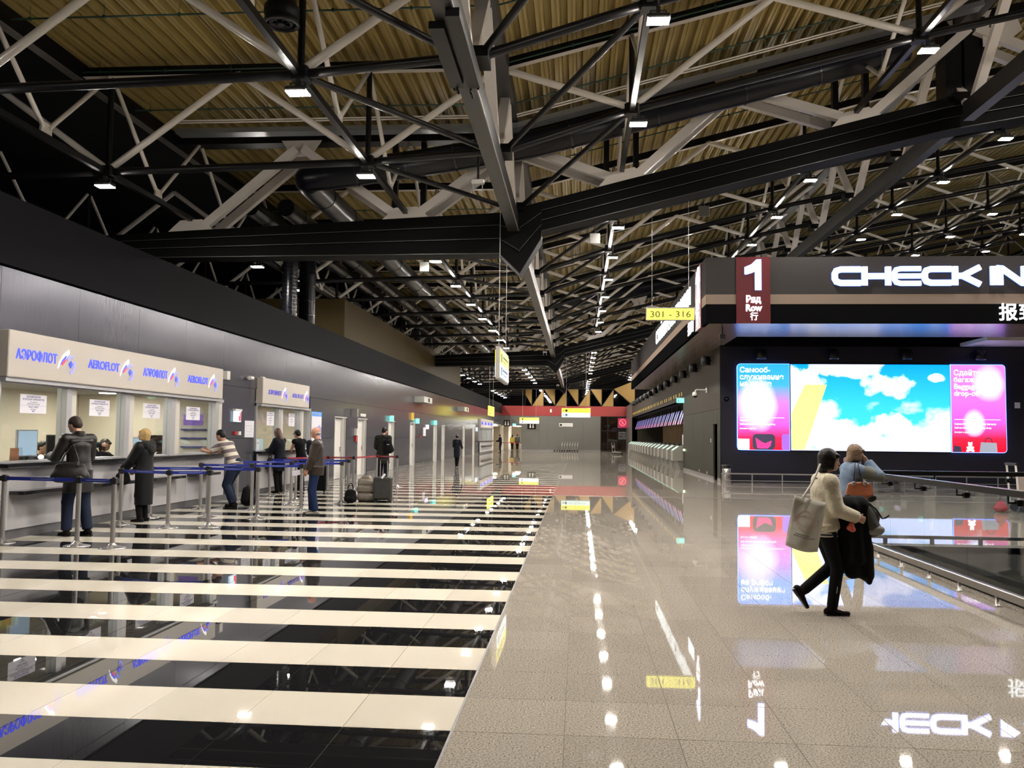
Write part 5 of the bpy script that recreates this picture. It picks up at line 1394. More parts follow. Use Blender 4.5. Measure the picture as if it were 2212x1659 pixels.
where = {'A': 'left frame edge', 'B': 'in front of the leather coat man', 'C': 'frontmost right post', 'D': 'right of the blonde woman near the counter', 'E': 'middle of the first lane', 'F': 'end of the first lane', 'G': 'behind the first lane end',
         'H': 'left of the striped shirt man', 'I': 'by the metal wall after the front booth', 'J': 'third lane middle', 'K': 'second lane end', 'L': 'by the second booth counter', 'M': 'fourth lane middle', 'N': 'behind the third lane', 'O': 'at the bald man\'s feet',
         'P': 'right of the bald man', 'Q': 'right end behind the bald man', 'R': 'red belt start by the second booth', 'S': 'red belt second post', 'T': 'red belt third post', 'U': 'left of the backpack man', 'V': 'right of the backpack man', 'W': 'hidden between coat man and blonde woman'}
pb = MB().lathe([(.175, 0), (.175, .008), (.16, .014), (.09, .030), (.05, .055), (.036, .075), (.0, .08)], (0, 0, 0), 28).mesh('base', M_chrome)
pp = MB().tube((0, 0, .06), (0, 0, .90), .032, n=16).mesh('post', M_steel)
ph = MB().lathe([(.034, .86), (.036, .87), (.036, .945), (.03, .955), (.0, .957)], (0, 0, 0), 16).box(-.042, .042, -.042, .042, .872, .94).mesh('head', M_blackp)
ST = {}
for k, (x, y) in SP.items():
    t = thing('barrier_post', 'steel queue barrier post, ' + where[k], 'barrier post', (x, y, 0), 'queue barrier posts')
    for nm, me in (('base', pb), ('post', pp), ('head', ph)):
        o = bpy.data.objects.new(nm, me); link(o, t, Matrix.Translation((x, y, 0)))
    ST[k] = t
for a, b in BELT:
    red = a in 'RSTU'
    p, q = Vector((*SP[a], .905)), Vector((*SP[b], .905)); d = (q-p).normalized()
    m = MB().bar(p+d*.04, q-d*.04, .004, .05); m.obj('belt', M_beltr if red else M_belt, ST[a])
    L = (q-p).length; n = max(1, int(L/.9))
    mk = MB()
    side = Vector((d.y, -d.x, 0))*.003
    if side.y > 0: side = -side
    for s in range(n):
        c = p + d*(L*(s+.5)/n)
        mk.bar(c-d*.17+side, c+d*.12+side, .002, .007).bar(c+d*.12+side, c+d*.2+side+Vector((0, 0, .012)), .002, .006)
    mk.obj('belt_print', mat('belt_print', (.35, .4, .6), .5), ST[a])
# a red belt and post at the far booth
for k, (x, y) in enumerate(((-6.9, 79), (-5.3, 79.5))):
    t = thing('barrier_post', ['far left', 'far right'][k] + ' queue post with red belt near the far booth', 'barrier post', (x, y, 0))
    for nm, me in (('base', pb), ('post', pp), ('head', ph)):
        o = bpy.data.objects.new(nm, me); link(o, t, Matrix.Translation((x, y, 0)))
    if k == 0: MB().bar((-6.9, 79, .9), (-5.3, 79.5, .9), .006, .06).obj('belt', M_beltr, t)
# ================================================================ luggage trolleys
def trolley(x, y, rz, label, group=None):
    t = thing('luggage_trolley', label, 'trolley', (x, y, 0), group, rz)
    L = Matrix.Translation((x, y, 0)) @ Matrix.Rotation(rz, 4, 'Z')
    f = MB(L)
    for s in (-.24, .24): f.tube((.38, s, .25), (.46, s, 1.0), .018, n=6).tube((-.45, s*.8, .16), (.40, s, .2), .016, n=6)
    f.obj('frame', M_steel, t)
    MB(L).tube((.48, -.28, 1.02), (.48, .28, 1.02), .022, n=8).obj('handle', M_blackp, t)
    MB(L).bbox(-.45, .38, -.2, .2, .2, .225, .005).obj('platform', M_steel, t)
    MB(L).box(.36, .42, -.22, .22, .55, .8).obj('basket', M_steel, t)
    for wx, wy in ((-.4, .16), (-.4, -.16), (.38, .24), (.38, -.24)):
        MB(L).lathe([(.02, -.02), (.085, -.018), (.085, .018), (.02, .02)], (wx, wy, .087), 12, 'Y').obj('wheel', M_blackp, t)
for k in range(7): trolley(-2.1+.27*k, 90.4, 0, 'steel luggage trolley parked in the row at the far wall, %s from the left' % ordn[k].replace('nearest', 'first'), 'row of trolleys at the far wall')
trolley(3.5, 77.5, 2.6, 'steel luggage trolley standing alone before the dark glass doors')
# ================================================================ figures: signed-distance bodies, one continuous surface each
import openvdb
class SDF:
    """prims: ellipse cones a->b; r = (side, depth) at each end; sd = side direction"""
    def __init__(s, k=.02): s.p = []; s.k = k
    def c(s, a, b, ra, rb=None, sd=None, k=None, cap=None, op='+'):
        ra = ra if isinstance(ra, tuple) else (ra, ra)
        rb = ra if rb is None else rb if isinstance(rb, tuple) else (rb, rb)
        s.p.append((np.array(a, float), np.array(b, float), ra, rb, sd, s.k if k is None else k, cap, op)); return s
    def e(s, c, r, k=None, op='+', ax=(0, 0, 1), sd=(1, 0, 0)):
        """ellipsoid, r = (side, depth, along ax)"""
        c = np.array(c, float); ax = np.array(ax, float); ax /= np.linalg.norm(ax)
        return s.c(c-ax*1e-4, c+ax*1e-4, (r[0], r[1]), None, sd, k, r[2], op)
    def mesh(s, name, m, vox):
        lo = np.full(3, 9e9); hi = -lo
        for a, b, ra, rb, sd, k, cap, op in s.p:
            if op == '-': continue
            R = max(*ra, *rb, cap or 0)
            lo = np.minimum(lo, np.minimum(a, b)-R); hi = np.maximum(hi, np.maximum(a, b)+R)
        lo -= vox*3+.01; hi += vox*3+.01
        n = np.ceil((hi-lo)/vox).astype(int)+1
        G = np.full(n, .12, np.float32)
        for a, b, ra, rb, sd, k, cap, op in s.p:
            R = max(*ra, *rb, cap or 0) + k + vox*3 + .012
            i0 = np.maximum(np.floor((np.minimum(a, b)-R-lo)/vox).astype(int), 0); i1 = np.minimum(np.ceil((np.maximum(a, b)+R-lo)/vox).astype(int)+1, n)
            if (i1 <= i0).any(): continue
            g = np.meshgrid(*[lo[q]+vox*np.arange(i0[q], i1[q]) for q in range(3)], indexing='ij')
            t = b-a; L = np.linalg.norm(t); t = t/L
            sv = np.array(sd if sd is not None else (1, 0, 0), float); sv = sv - t*sv.dot(t)
            if np.linalg.norm(sv) < .05: sv = np.array((0, 1, 0)) - t*t[1]
            if np.linalg.norm(sv) < .05: sv = np.array((0, 0, 1)) - t*t[2]
            sv /= np.linalg.norm(sv); dv = np.cross(t, sv)
            ux, uy, uz = g[0]-a[0], g[1]-a[1], g[2]-a[2]
            al = ux*t[0]+uy*t[1]+uz*t[2]; h = np.clip(al/L, 0, 1)
            q = al-h*L
            x = ux*sv[0]+uy*sv[1]+uz*sv[2]; y = ux*dv[0]+uy*dv[1]+uz*dv[2]
            rs = ra[0]+(rb[0]-ra[0])*h; rd = ra[1]+(rb[1]-ra[1])*h
            rc = cap if cap else np.minimum(rs, rd)
            e = np.sqrt((x/rs)**2+(y/rd)**2+(q/rc)**2)
            g2 = np.sqrt((x/rs**2)**2+(y/rd**2)**2+(q/rc**2)**2)
            d = np.where(e > .05, e*(e-1)/np.maximum(g2, 1e-6), -np.minimum(rs, rd))
            d = np.maximum(d, -.1).astype(np.float32)
            S = G[i0[0]:i1[0], i0[1]:i1[1], i0[2]:i1[2]]
            if op == '+':
                hh = np.clip(.5+.5*(S-d)/max(k, 1e-4), 0, 1); S[...] = S*(1-hh)+d*hh - max(k, 1e-4)*hh*(1-hh)
            else:
                S[...] = np.maximum(S, -d)
        grid = openvdb.FloatGrid(.12); grid.copyFromArray(G)
        P, Q = grid.convertToQuads(0.0)
        me = bpy.data.meshes.new(name)
        me.from_pydata((P*vox+lo).tolist(), [], Q[:, ::-1].tolist() if len(Q) else [])
        me.polygons.foreach_set('use_smooth', [True]*len(me.polygons))
        me.materials.append(m); me.update()
        return me
def ik(a, b, l1, l2, pole):
    a, b, pole = Vector(a), Vector(b), Vector(pole)
    d = b-a; L = d.length
    if L > (l1+l2)*.995: b = a + d*((l1+l2)*.995/L); d = b-a; L = d.length
    t = d/L; c = (l1*l1-l2*l2+L*L)/(2*L); h = math.sqrt(max(0, l1*l1-c*c))
    n = (pole - t*pole.dot(t)).normalized()
    return tuple(a+t*c+n*h), tuple(b)
V = lambda *a: np.array(a, float)
class Fig:
    """local frame: x to the figure's right... the figure looks along +y, z up. Lengths for a 1.75 m adult scaled by H"""
    def __init__(s, name_label, loc, face, H=1.75, vox=.010, female=False, lean=0.0, twist=0.0, pelvis=None, hands=None, feet=None, head_yaw=0.0, head_pitch=0.0, bulk=1.0, sit=False, knees=None, elbows=None, cat='person', side_lean=0.0, footdir=None):
        s.k = H/1.75; k = s.k; s.vox = vox; s.f = female; s.bulk = bulk
        s.t = thing('person', name_label, cat, loc, None, math.atan2(-face[0], face[1]))
        s.M = Matrix.Translation(loc) @ Matrix.Rotation(math.atan2(-face[0], face[1]), 4, 'Z')
        P = V(*(pelvis or (0, 0, .957)))*k; s.pel = P
        cl, sl = math.cos(lean), math.sin(lean)
        def up(x, y, z):  # torso frame
            v = Vector((x, y, z)); v.rotate(Matrix.Rotation(twist, 3, 'Z')); v.rotate(Matrix.Rotation(side_lean, 3, 'Y')); v.rotate(Matrix.Rotation(-lean, 3, 'X')); return P + V(*v)*k
        s.up = up
        sw = .165 if female else .195
        s.sw = sw
        s.waist = up(0, 0, .14); s.chest = up(0, .0, .36); s.neck0 = up(0, -.015, .50); s.neck1 = up(0, .02, .585)
        s.sh = [up(-sw, 0, .455), up(sw, 0, .455)]
        s.hip = [P+V(-.09, 0, -.03)*k, P+V(.09, 0, -.03)*k]
        hands = hands or [(-.24, .05, .82), (.24, .05, .82)]
        elbows = elbows or [(-.3, -1, -.2), (.3, -1, -.2)]
        feet = feet or [(-.10, 0, .085), (.10, .03, .085)]
        knees = knees or [(0, 1, 0), (0, 1, 0)]
        s.el, s.wr, s.kn, s.an = [], [], [], []
        for i in range(2):
            e, w = ik(s.sh[i], V(*hands[i])*k, .29*k, .255*k, elbows[i]); s.el.append(V(*e)); s.wr.append(V(*w))
            q, a = ik(s.hip[i], V(*feet[i])*k, .43*k, .42*k, knees[i]); s.kn.append(V(*q)); s.an.append(V(*a))
        hy = Matrix.Rotation(head_yaw, 3, 'Z') @ Matrix.Rotation(-head_pitch-lean*.35, 3, 'X')
        s.hd = lambda x, y, z: s.neck1 + V(*(hy @ Vector((x, y, z))))*k
        s.hv = lambda x, y, z: V(*(hy @ Vector((x, y, z))))
        s.fd = footdir or [(0, 1, 0), (0, 1, 0)]
    def put(s, nm, me, label=None, par=None):
        o = bpy.data.objects.new(nm, me); link(o, par or s.t, s.M)
        if label: o['label'] = label
        return o
    def body(s, skin=M_skin, curl=.6, hair=None, legskin=False, grip=(.6, .6), palms=None):
        k = s.k; b = SDF(.025*k); hd = s.hd
        sx = s.hv(1, 0, 0)
        # head: skull, face, jaw, nose, ears, lips, brow
        b.e(hd(0, .012, .125), (.073*k, .090*k, .088*k), sd=sx, ax=s.hv(0, 0, 1))
        b.e(hd(0, .035, .075), (.060*k, .068*k, .080*k), sd=sx, ax=s.hv(0, 0, 1))
        b.e(hd(0, .070, .022), (.032*k, .032*k, .026*k), sd=sx, ax=s.hv(0, 0, 1))
        b.c(hd(0, .100, .100), hd(0, .1155, .068), .008*k, .0115*k, k=.010*k)
        b.e(hd(0, .106, .040), (.022*k, .012*k, .010*k), k=.008*k, sd=sx, ax=s.hv(0, 0, 1))
        b.e(hd(0, .092, .112), (.045*k, .014*k, .010*k), k=.012*k, sd=sx, ax=s.hv(0, 0, 1))
        for q in (-1, 1):
            b.e(hd(q*.028, .102, .095), (.013*k, .012*k, .009*k), op='-', sd=sx, ax=s.hv(0, 0, 1))
            b.e(hd(q*.074, .008, .085), (.008*k, .018*k, .030*k), k=.006*k, sd=sx, ax=s.hv(0, 0, 1))
        b.c(s.neck0-V(0, 0, .02)*k, hd(0, .0, .05), .058*k*(0.88 if s.f else 1), .052*k*(0.88 if s.f else 1))
        sd = s.sh[1]-s.sh[0]
        # torso
        b.c(s.pel-V(0, 0, .02)*k, s.waist, (.145*k*s.bulk, .098*k*s.bulk), (.120*k*s.bulk, .088*k*s.bulk), sd=sd)
        b.c(s.waist, s.chest, (.120*k*s.bulk, .088*k*s.bulk), (.145*k, .100*k), sd=sd)
        b.c(s.chest, s.up(0, 0, .44), (.145*k, .10*k), (.13*k, .075*k), sd=sd)
        for i in range(2):
            b.c(s.up(0, 0, .46), s.sh[i], .05*k, .052*k)
            b.c(s.sh[i], s.el[i], .050*k, .040*k); b.c(s.el[i], s.wr[i], .040*k, .026*k)
            b.c(s.hip[i], s.kn[i], .085*k, .055*k, k=.03*k); b.c(s.kn[i], s.an[i], .053*k, .034*k)
            fd = V(*s.fd[i]); fd /= np.linalg.norm(fd)
            dn = V(0, 0, -1) + fd*fd[2]; dn /= np.linalg.norm(dn)
            b.c(s.an[i]+dn*.03*k - fd*.02*k, s.an[i]+dn*.052*k+fd*.13*k, .030*k, .018*k)
            # hand: palm, four fingers of unequal length, thumb from the side
            f = s.wr[i]-s.el[i]; f /= np.linalg.norm(f)
            inn = V((1 if i == 0 else -1), 0, 0) if palms is None else V(*palms[i])
            inn = inn - f*inn.dot(f); inn /= np.linalg.norm(inn); w = np.cross(f, inn)
            if w[1] < 0 and abs(w[1]) > .3: w = -w
            elif abs(w[1]) <= .3 and w[2] < 0: w = -w
            c0 = s.wr[i]; g = grip[i]
            b.c(c0, c0+f*.075*k, (.036*k, .018*k), (.042*k, .016*k), sd=w, k=.012*k)
            for n_, (o_, L_) in enumerate(((-.030, .058), (-.010, .070), (.011, .074), (.031, .066))):
                q0 = c0+f*.078*k+w*o_*k
                d1 = f*math.cos(g*.9)+inn*math.sin(g*.9); d2 = f*math.cos(g*1.9)+inn*math.sin(g*1.9); d3 = f*math.cos(g*2.6)+inn*math.sin(g*2.6)
                q1 = q0+d1*L_*.5*k; q2 = q1+d2*L_*.32*k; q3 = q2+d3*L_*.25*k
                b.c(q0-f*.01*k, q1, .0095*k, .009*k, k=.004*k); b.c(q1, q2, .009*k, .0082*k, k=.004*k); b.c(q2, q3, .0082*k, .0072*k, k=.004*k)
            q0 = c0+f*.02*k+w*.030*k; q1 = q0+(f*.6+w*.6+inn*.35)*.045*k; q2 = q1+(f*.8+w*.1+inn*.6)*.034*k
            b.c(q0, q1, .013*k, .011*k, k=.008*k); b.c(q1, q2, .0105*k, .009*k, k=.004*k)
        s.put('body', b.mesh('body', skin, s.vox))
        # eyes, lips, brows
        if s.vox < .0125:
            ey = MB()
            for q in (-1, 1):
                c = hd(q*.028, .096, .094); ey.ball(c, .0105*k, 8, 6)
            eo = s.put('eyes', ey.mesh('eyes', mat('eye_white', (.6, .58, .55), .2)))
            ey = MB()
            for q in (-1, 1): ey.ball(hd(q*.028, .1035, .094), .0052*k, 6, 4)
            s.put('irises', ey.mesh('irises', mat('iris', (.03, .02, .015), .2)), None, eo)
            mo = MB(); mo.ball(hd(0, .1135, .040), (.018*k, .006*k, .005*k), 8, 5); s.put('lips', mo.mesh('lips', mat('lips', (.42, .14, .12), .4)))
            br = MB()
            for q in (-1, 1): br.path([hd(q*.014, .108, .112), hd(q*.03, .103, .117), hd(q*.046, .088, .112)], .0035*k, 5)
            s.put('eyebrows', br.mesh('eyebrows', hair or mat('brow', (.05, .03, .02), .7)))
        return s
    def garment(s, nm, m, top=True, sleeves=1.0, legs=0.0, ease=.018, hem=None, flare=1.0, label=None, collar=True, vox=None, slk=.02):
        """jacket/shirt (top) or trousers (legs)"""
        k = s.k; g = SDF(slk*k); e = ease*k; sd = s.sh[1]-s.sh[0]; bu = s.bulk
        if top:
            g.c(s.waist, s.chest, (.125*k*bu+e, .092*k*bu+e), (.150*k+e, .104*k+e), sd=sd)
            g.c(s.chest, s.up(0, -.005, .44), (.150*k+e, .104*k+e), (.13*k+e, .078*k+e), sd=sd)
            for i in range(2): g.c(s.up(0, -.005, .455), s.sh[i], .058*k+e, .056*k+e)
            h = s.pel + V(0, 0, -.05)*k if hem is None else V(*hem)*k
            g.c(s.waist, s.pel, (.125*k*bu+e, .092*k*bu+e), (.150*k*bu+e, .105*k*bu+e), sd=sd)
            g.c(s.pel, h, (.150*k*bu+e, .105*k*bu+e), ((.150*k*bu+e)*flare, (.108*k*bu+e)*flare), sd=sd, cap=.012*k)
            if collar: g.c(s.neck0-V(0, 0, .03)*k, s.neck0+(s.neck1-s.neck0)*.45, .075*k+e*.4, .066*k+e*.3, cap=.012*k)
            for i in range(2):
                if sleeves <= .55:
                    q = s.sh[i]+(s.el[i]-s.sh[i])*(sleeves/.55)
                    g.c(s.sh[i], q, .054*k+e, .050*k+e, cap=.015*k)
                else:
                    g.c(s.sh[i], s.el[i], .054*k+e, .047*k+e)
                    q = s.el[i]+(s.wr[i]-s.el[i])*((sleeves-.55)/.45*.94)
                    g.c(s.el[i], q, .047*k+e, .036*k+e, cap=.015*k)
        if legs:
            g.c(s.pel+V(0, 0, .02)*k, s.pel-V(0, 0, .04)*k, (.135*k*bu+e, .10*k*bu+e), (.145*k*bu+e, .108*k*bu+e), sd=(1, 0, 0))
            for i in range(2):
                g.c(s.hip[i]-V(0, 0, .02)*k, s.kn[i], .088*k+e, .060*k+e, k=.03*k)
                q = s.kn[i]+(s.an[i]-s.kn[i])*legs
                g.c(s.kn[i], q, .060*k+e, (.050 if legs > .9 else .05)*k+e, cap=.02*k)
        s.put(nm, g.mesh(nm, m, vox or s.vox), label)
        return s
    def coat(s, nm, m, hem_z, ease=.03, flare=1.15, extra=None, label=None):
        s.garment(nm, m, ease=ease, hem=(s.pel[0]/s.k, s.pel[1]/s.k, hem_z), flare=flare, label=label)
        return s
    def skirt(s, nm, m, hem_z, ease=.02, r=(.16, .13)):
        k = s.k; g = SDF(.02*k)
        g.c(s.waist-V(0, 0, .05)*k, s.pel-V(0, 0, .06)*k, (.13*k+ease, .10*k+ease), (.155*k+ease, .12*k+ease))
        g.c(s.pel-V(0, 0, .06)*k, V(s.pel[0], s.pel[1], hem_z*k), (.155*k+ease, .12*k+ease), (r[0]*k, r[1]*k), cap=.012*k)
        s.put(nm, g.mesh(nm, m, s.vox)); return s
    def shoes(s, m, boot=0.0, nm='shoe', heel=.0):
        k = s.k
        for i in range(2):
            g = SDF(.015*k); fd = V(*s.fd[i]); fd /= np.linalg.norm(fd); a = s.an[i]
            dn = V(0, 0, -1) - fd*(-fd[2]); dn /= np.linalg.norm(dn)
            sdv = np.cross(fd, V(0, 0, 1)); sdv = sdv if np.linalg.norm(sdv) > .1 else V(1, 0, 0)
            g.c(a+dn*.045*k-fd*.05*k, a+dn*.055*k+fd*.07*k, (.040*k, .040*k), (.046*k, .030*k), sd=sdv)
            g.c(a+dn*.055*k+fd*.05*k, a+dn*.062*k+fd*.165*k, (.045*k, .030*k), (.034*k, .021*k), sd=sdv)
            g.c(a, a+dn*.05*k, .046*k, .046*k)
            if boot:
                sh_ = s.kn[i]+(a-s.kn[i])*(1-boot); g.c(a, sh_, .050*k, .062*k, cap=.015*k)
            sh0 = s.put(nm, g.mesh(nm, m, s.vox))
            so = MB(); p = a+dn*.080*k
            p0, p1 = p-fd*.075*k, p+fd*.17*k
            so.bar(p0, p1, .075*k, .014*k, up=tuple(-dn))
            if heel or boot: so.bar(p0+dn*.001, p0+fd*.07*k, .06*k, .03*k, up=tuple(-dn))
            s.put('sole', so.mesh('sole', M_blackp), None, sh0)
        return s
    def hair(s, m, kind='short', nm='hair'):
        k = s.k; hd = s.hd; g = SDF(.02*k); sx = s.hv(1, 0, 0); az = s.hv(0, 0, 1)
        if kind == 'short':
            g.e(hd(0, -.008, .140), (.083*k, .097*k, .088*k), sd=sx, ax=az); g.e(hd(0, -.035, .09), (.076*k, .070*k, .075*k), sd=sx, ax=az)
            g.e(hd(0, .10, .062), (.12*k, .085*k, .062*k), op='-', sd=sx, ax=az)
        elif kind == 'bob':
            g.e(hd(0, -.010, .140), (.090*k, .102*k, .092*k), sd=sx, ax=az)
            g.c(hd(0, -.035, .12), hd(0, -.050, .0), (.092*k, .075*k), (.078*k, .052*k), sd=sx)
            for q in (-1, 1): g.c(hd(q*.070, .01, .12), hd(q*.072, .015, .015), (.022*k, .048*k), (.018*k, .034*k), sd=sx)
            g.c(hd(-.045, .085, .155), hd(.045, .085, .155), .022*k, .022*k)
            g.e(hd(0, .135, .075), (.062*k, .075*k, .072*k), op='-', sd=sx, ax=az)
        elif kind == 'long':
            g.e(hd(0, -.010, .140), (.088*k, .10*k, .090*k), sd=sx, ax=az)
            g.c(hd(0, -.04, .12), hd(0, -.075, -.10), (.090*k, .070*k), (.085*k, .045*k), sd=sx)
            for q in (-1, 1): g.c(hd(q*.070, .0, .12), hd(q*.075, -.0, -.08), (.022*k, .040*k), (.02*k, .03*k), sd=sx)
            g.e(hd(0, .135, .070), (.062*k, .085*k, .075*k), op='-', sd=sx, ax=az)
        elif kind == 'bun':
            g.e(hd(0, -.008, .140), (.082*k, .096*k, .086*k), sd=sx, ax=az); g.e(hd(0, -.035, .09), (.074*k, .068*k, .07*k), sd=sx, ax=az)
            g.e(hd(0, -.12, .13), (.04*k, .035*k, .04*k), sd=sx, ax=az); g.e(hd(0, .10, .062), (.12*k, .085*k, .062*k), op='-', sd=sx, ax=az)
        elif kind == 'fringe':   # ring of very short hair round a bald crown
            g.e(hd(0, .004, .088), (.0725*k, .0935*k, .050*k), sd=sx, ax=az); g.e(hd(0, .11, .08), (.14*k, .115*k, .10*k), op='-', sd=sx, ax=az)
        elif kind == 'cap':
            g.e(hd(0, -.002, .150), (.084*k, .098*k, .082*k), sd=sx, ax=az); g.e(hd(0, .02, .045), (.13*k, .15*k, .075*k), op='-', sd=sx, ax=az)
            g.c(hd(-.02, .09, .142), hd(.02, .15, .130), (.05*k, .010*k), (.045*k, .008*k), sd=sx)
        s.put(nm, g.mesh(nm, m, min(s.vox, .009))); return s
def local(F, b): b.M = F.M; return b
def bag_sdf(F, nm, m, prims, vox=.01, label=None, k=.02):
    """soft bag/cloth held by a figure, a thing of its own"""
    g = SDF(k)
    for p in prims: g.c(*p[:4], **(p[4] if len(p) > 4 else {}))
    return g.mesh(nm, m, vox)
def soft(name, label, cat, loc, rz, parts, group=None):
    """thing of several soft parts in a local frame: parts = [(name, mat, prims|MB, k, vox)]"""
    t = thing(name, label, cat, loc, group, rz)
    L = Matrix.Translation(loc) @ Matrix.Rotation(rz, 4, 'Z')
    for nm, m, pr, *o in parts:
        if isinstance(pr, MB): me = pr.mesh(nm, m)
        else:
            g = SDF(o[0] if o else .02)
            for p in pr: g.c(*p[:4], **(p[4] if len(p) > 4 else {}))
            me = g.mesh(nm, m, o[1] if len(o) > 1 else .01)
        ob = bpy.data.objects.new(nm, me); link(ob, t, L)
    return t
C_leather = mat('dark_leather', (0.008, 0.0065, 0.0055), 0.40, spec=.35, bump=(9, .5))
C_jeans = mat('jeans', (0.009, 0.015, 0.034), 0.85, bump=(14, .3), var=(5, .6), spec=.2)
C_blackc = mat('black_cloth', (0.0035, 0.0035, 0.0042), 0.9, bump=(9, .35), spec=.15)
C_puffer = mat('black_puffer', (0.005, 0.005, 0.0058), 0.55, bump=(3.5, .5), spec=.2)
C_navy = mat('navy_cloth', (0.004, 0.0048, 0.010), 0.85, bump=(9, .35), spec=.2)
C_brownl = mat('brown_leather', (0.020, 0.0135, 0.010), 0.42, bump=(8, .45), spec=.3)
C_khaki = mat('grey_green_coat', (0.014, 0.014, 0.011), 0.85, bump=(8, .3), spec=.2)
C_suede = mat('black_suede', (0.006, 0.0045, 0.004), 0.9, spec=.15)
C_cream = mat('cream_knit', (0.50, 0.45, 0.34), 0.85, bump=(20, .6))
C_denim = mat('light_denim', (0.10, 0.145, 0.22), 0.8, bump=(10, .4), var=(5, .2))
C_hairbr = mat('hair_brown', (0.018, 0.009, 0.005), 0.5, bump=(40, .5), spec=.3); C_hairbk = mat('hair_dark', (0.0035, 0.002, 0.002), 0.45, bump=(40, .4), spec=.25); C_hairbl = mat('hair_blonde', (0.42, 0.28, 0.11), 0.5, bump=(30, .6), var=(9, .25))
C_hairar = mat('hair_reddish', (0.06, 0.022, 0.012), 0.5, bump=(30, .6)); C_hairgb = mat('hair_ash', (0.16, 0.10, 0.055), 0.5, bump=(30, .6), var=(12, .4)); C_hairgr = mat('hair_grey', (0.25, 0.23, 0.22), 0.6)
C_sweat = mat('trainer_grey', (0.22, 0.20, 0.17), 0.7)
# 1 man in the leather coat
F = Fig('man in long black leather coat and jeans at the front counter, back turned', (-7.55, 12.50, 0), (-.88, .47), 1.80, .011, lean=.10, hands=[(-.22, .38, 1.16), (.20, .40, 1.14)], feet=[(-.13, .04, .085), (.14, -.05, .085)], head_yaw=.35, head_pitch=.38, bulk=1.12)
F.body(hair=C_hairbr).garment('jeans', C_jeans, top=False, legs=.97, ease=.022).coat('leather_coat', C_leather, .64, .028, 1.14).shoes(C_suede).hair(C_hairbr)
F.put('coat_yoke', SDF(.02).c(F.up(-.15, -.085, .42), F.up(.15, -.085, .42), .04, .04).mesh('coat_yoke', C_leather, .012))
F.put('collar', SDF(.01).c(F.neck0+V(0, -.01, -.01), F.neck0+V(0, -.005, .07), .088, .082, cap=.01).mesh('collar', C_leather, .010))
b = MB(F.M)
soft('handbag', 'large soft black leather shoulder bag hanging at the leather coat man\'s side', 'bag', (-7.38, 12.0, .82), .35, [
    ('bag_body', C_leather, [((0, 0, .10), (0, 0, .26), (.26, .085), (.20, .04)), ((-.16, 0, .10), (.16, 0, .10), (.08, .09), (.08, .09))], .05, .012),
    ('bag_strap', C_leather, MB().path([(-.14, .0, .26), (-.08, .03, .42), (.02, .05, .56), (.07, .03, .42), (.12, 0, .26)], .012, 6)), ('buckle', M_chrome, MB().box(.10, .13, -.06, -.045, .26, .32))])
# 2 blonde woman
F = Fig('blonde woman in long black hooded puffer coat standing sideways at the counter', (-7.62, 14.62, 0), (-.97, .15), 1.62, .010, female=True, lean=.03, hands=[(-.16, .34, .98), (.18, .34, .96)], head_pitch=-.12, head_yaw=.3)
F.body(hair=C_hairbl).garment('leggings', C_blackc, top=False, legs=.97, ease=.006).coat('puffer_coat', C_puffer, .33, .045, .96).shoes(C_suede, boot=.5, nm='boot').hair(C_hairbl, 'bob')
F.put('hood', SDF(.03).c(F.neck0+V(-.09, -.05, .0), F.neck0+V(.09, -.05, .0), .075, .075).c(F.neck0+V(0, -.10, -.05), F.neck0+V(0, -.13, -.12), (.12, .06), (.07, .05)).c(F.neck0+V(-.08, .06, -.03), F.neck0+V(.08, .06, -.03), .05, .05).mesh('hood', mat('black_fur', (.003, .003, .0035), .95, bump=(40, 1.0)), .011))
soft('handbag', 'black handbag held by the blonde woman at hip height', 'bag', (-7.95, 14.50, .62), 1.4, [('bag_body', C_blackc, [((0, 0, .09), (0, 0, .20), (.19, .07), (.16, .05))], .04, .012), ('bag_handle', C_blackc, MB().path([(-.08, 0, .24), (-.05, 0, .34), (.05, 0, .34), (.08, 0, .24)], .01, 6))])
# 3 man in striped shirt leaning on the counter
g = NT('striped_polo', .8); tc = g.n('NewGeometry'); sp = g.n('SeparateXYZ'); g.l(tc.outputs['Position'], sp.inputs[0])
v = g.math('ADD', sp.outputs[2], g.math('MULTIPLY', sp.outputs[0], -.22)); v = g.math('FRACT', g.math('MULTIPLY', v, 6.3))
r = g.ramp([(0, (.50, .46, .38)), (.5, (.11, .085, .095))], 'CONSTANT'); g.l(v, r.inputs[0]); g.l(r.outputs[0], g.b.inputs['Base Color']); C_stripe = g.m
F = Fig('dark-haired man in grey and cream striped polo shirt leaning on the counter', (-7.42, 17.85, 0), (-1, .10), 1.78, .010, lean=.52, pelvis=(0, -.13, .90), hands=[(-.10, .56, 1.17), (.08, .56, 1.17)], elbows=[(-.6, .2, -1), (.6, .2, -1)], feet=[(-.12, -.16, .085), (.13, -.04, .085)], head_pitch=.25, bulk=1.08)
F.body(hair=C_hairbk).garment('jeans', C_jeans, top=False, legs=.97, ease=.024).garment('polo_shirt', C_stripe, sleeves=.42, ease=.024).shoes(C_suede).hair(C_hairbk)
soft('backpack', 'black backpack on the floor behind the striped shirt man', 'bag', (-7.05, 17.95, 0.0), 1.5, [('bag_body', C_blackc, [((0, 0, .14), (0, 0, .34), (.19, .13), (.15, .10))], .05, .014), ('front_pocket', C_blackc, [((-.09, -.12, .14), (.09, -.12, .14), .07, .07)], .02, .014), ('grab_loop', C_blackc, MB().path([(-.04, 0, .41), (-.03, 0, .46), (.03, 0, .46), (.04, 0, .41)], .008, 6))])
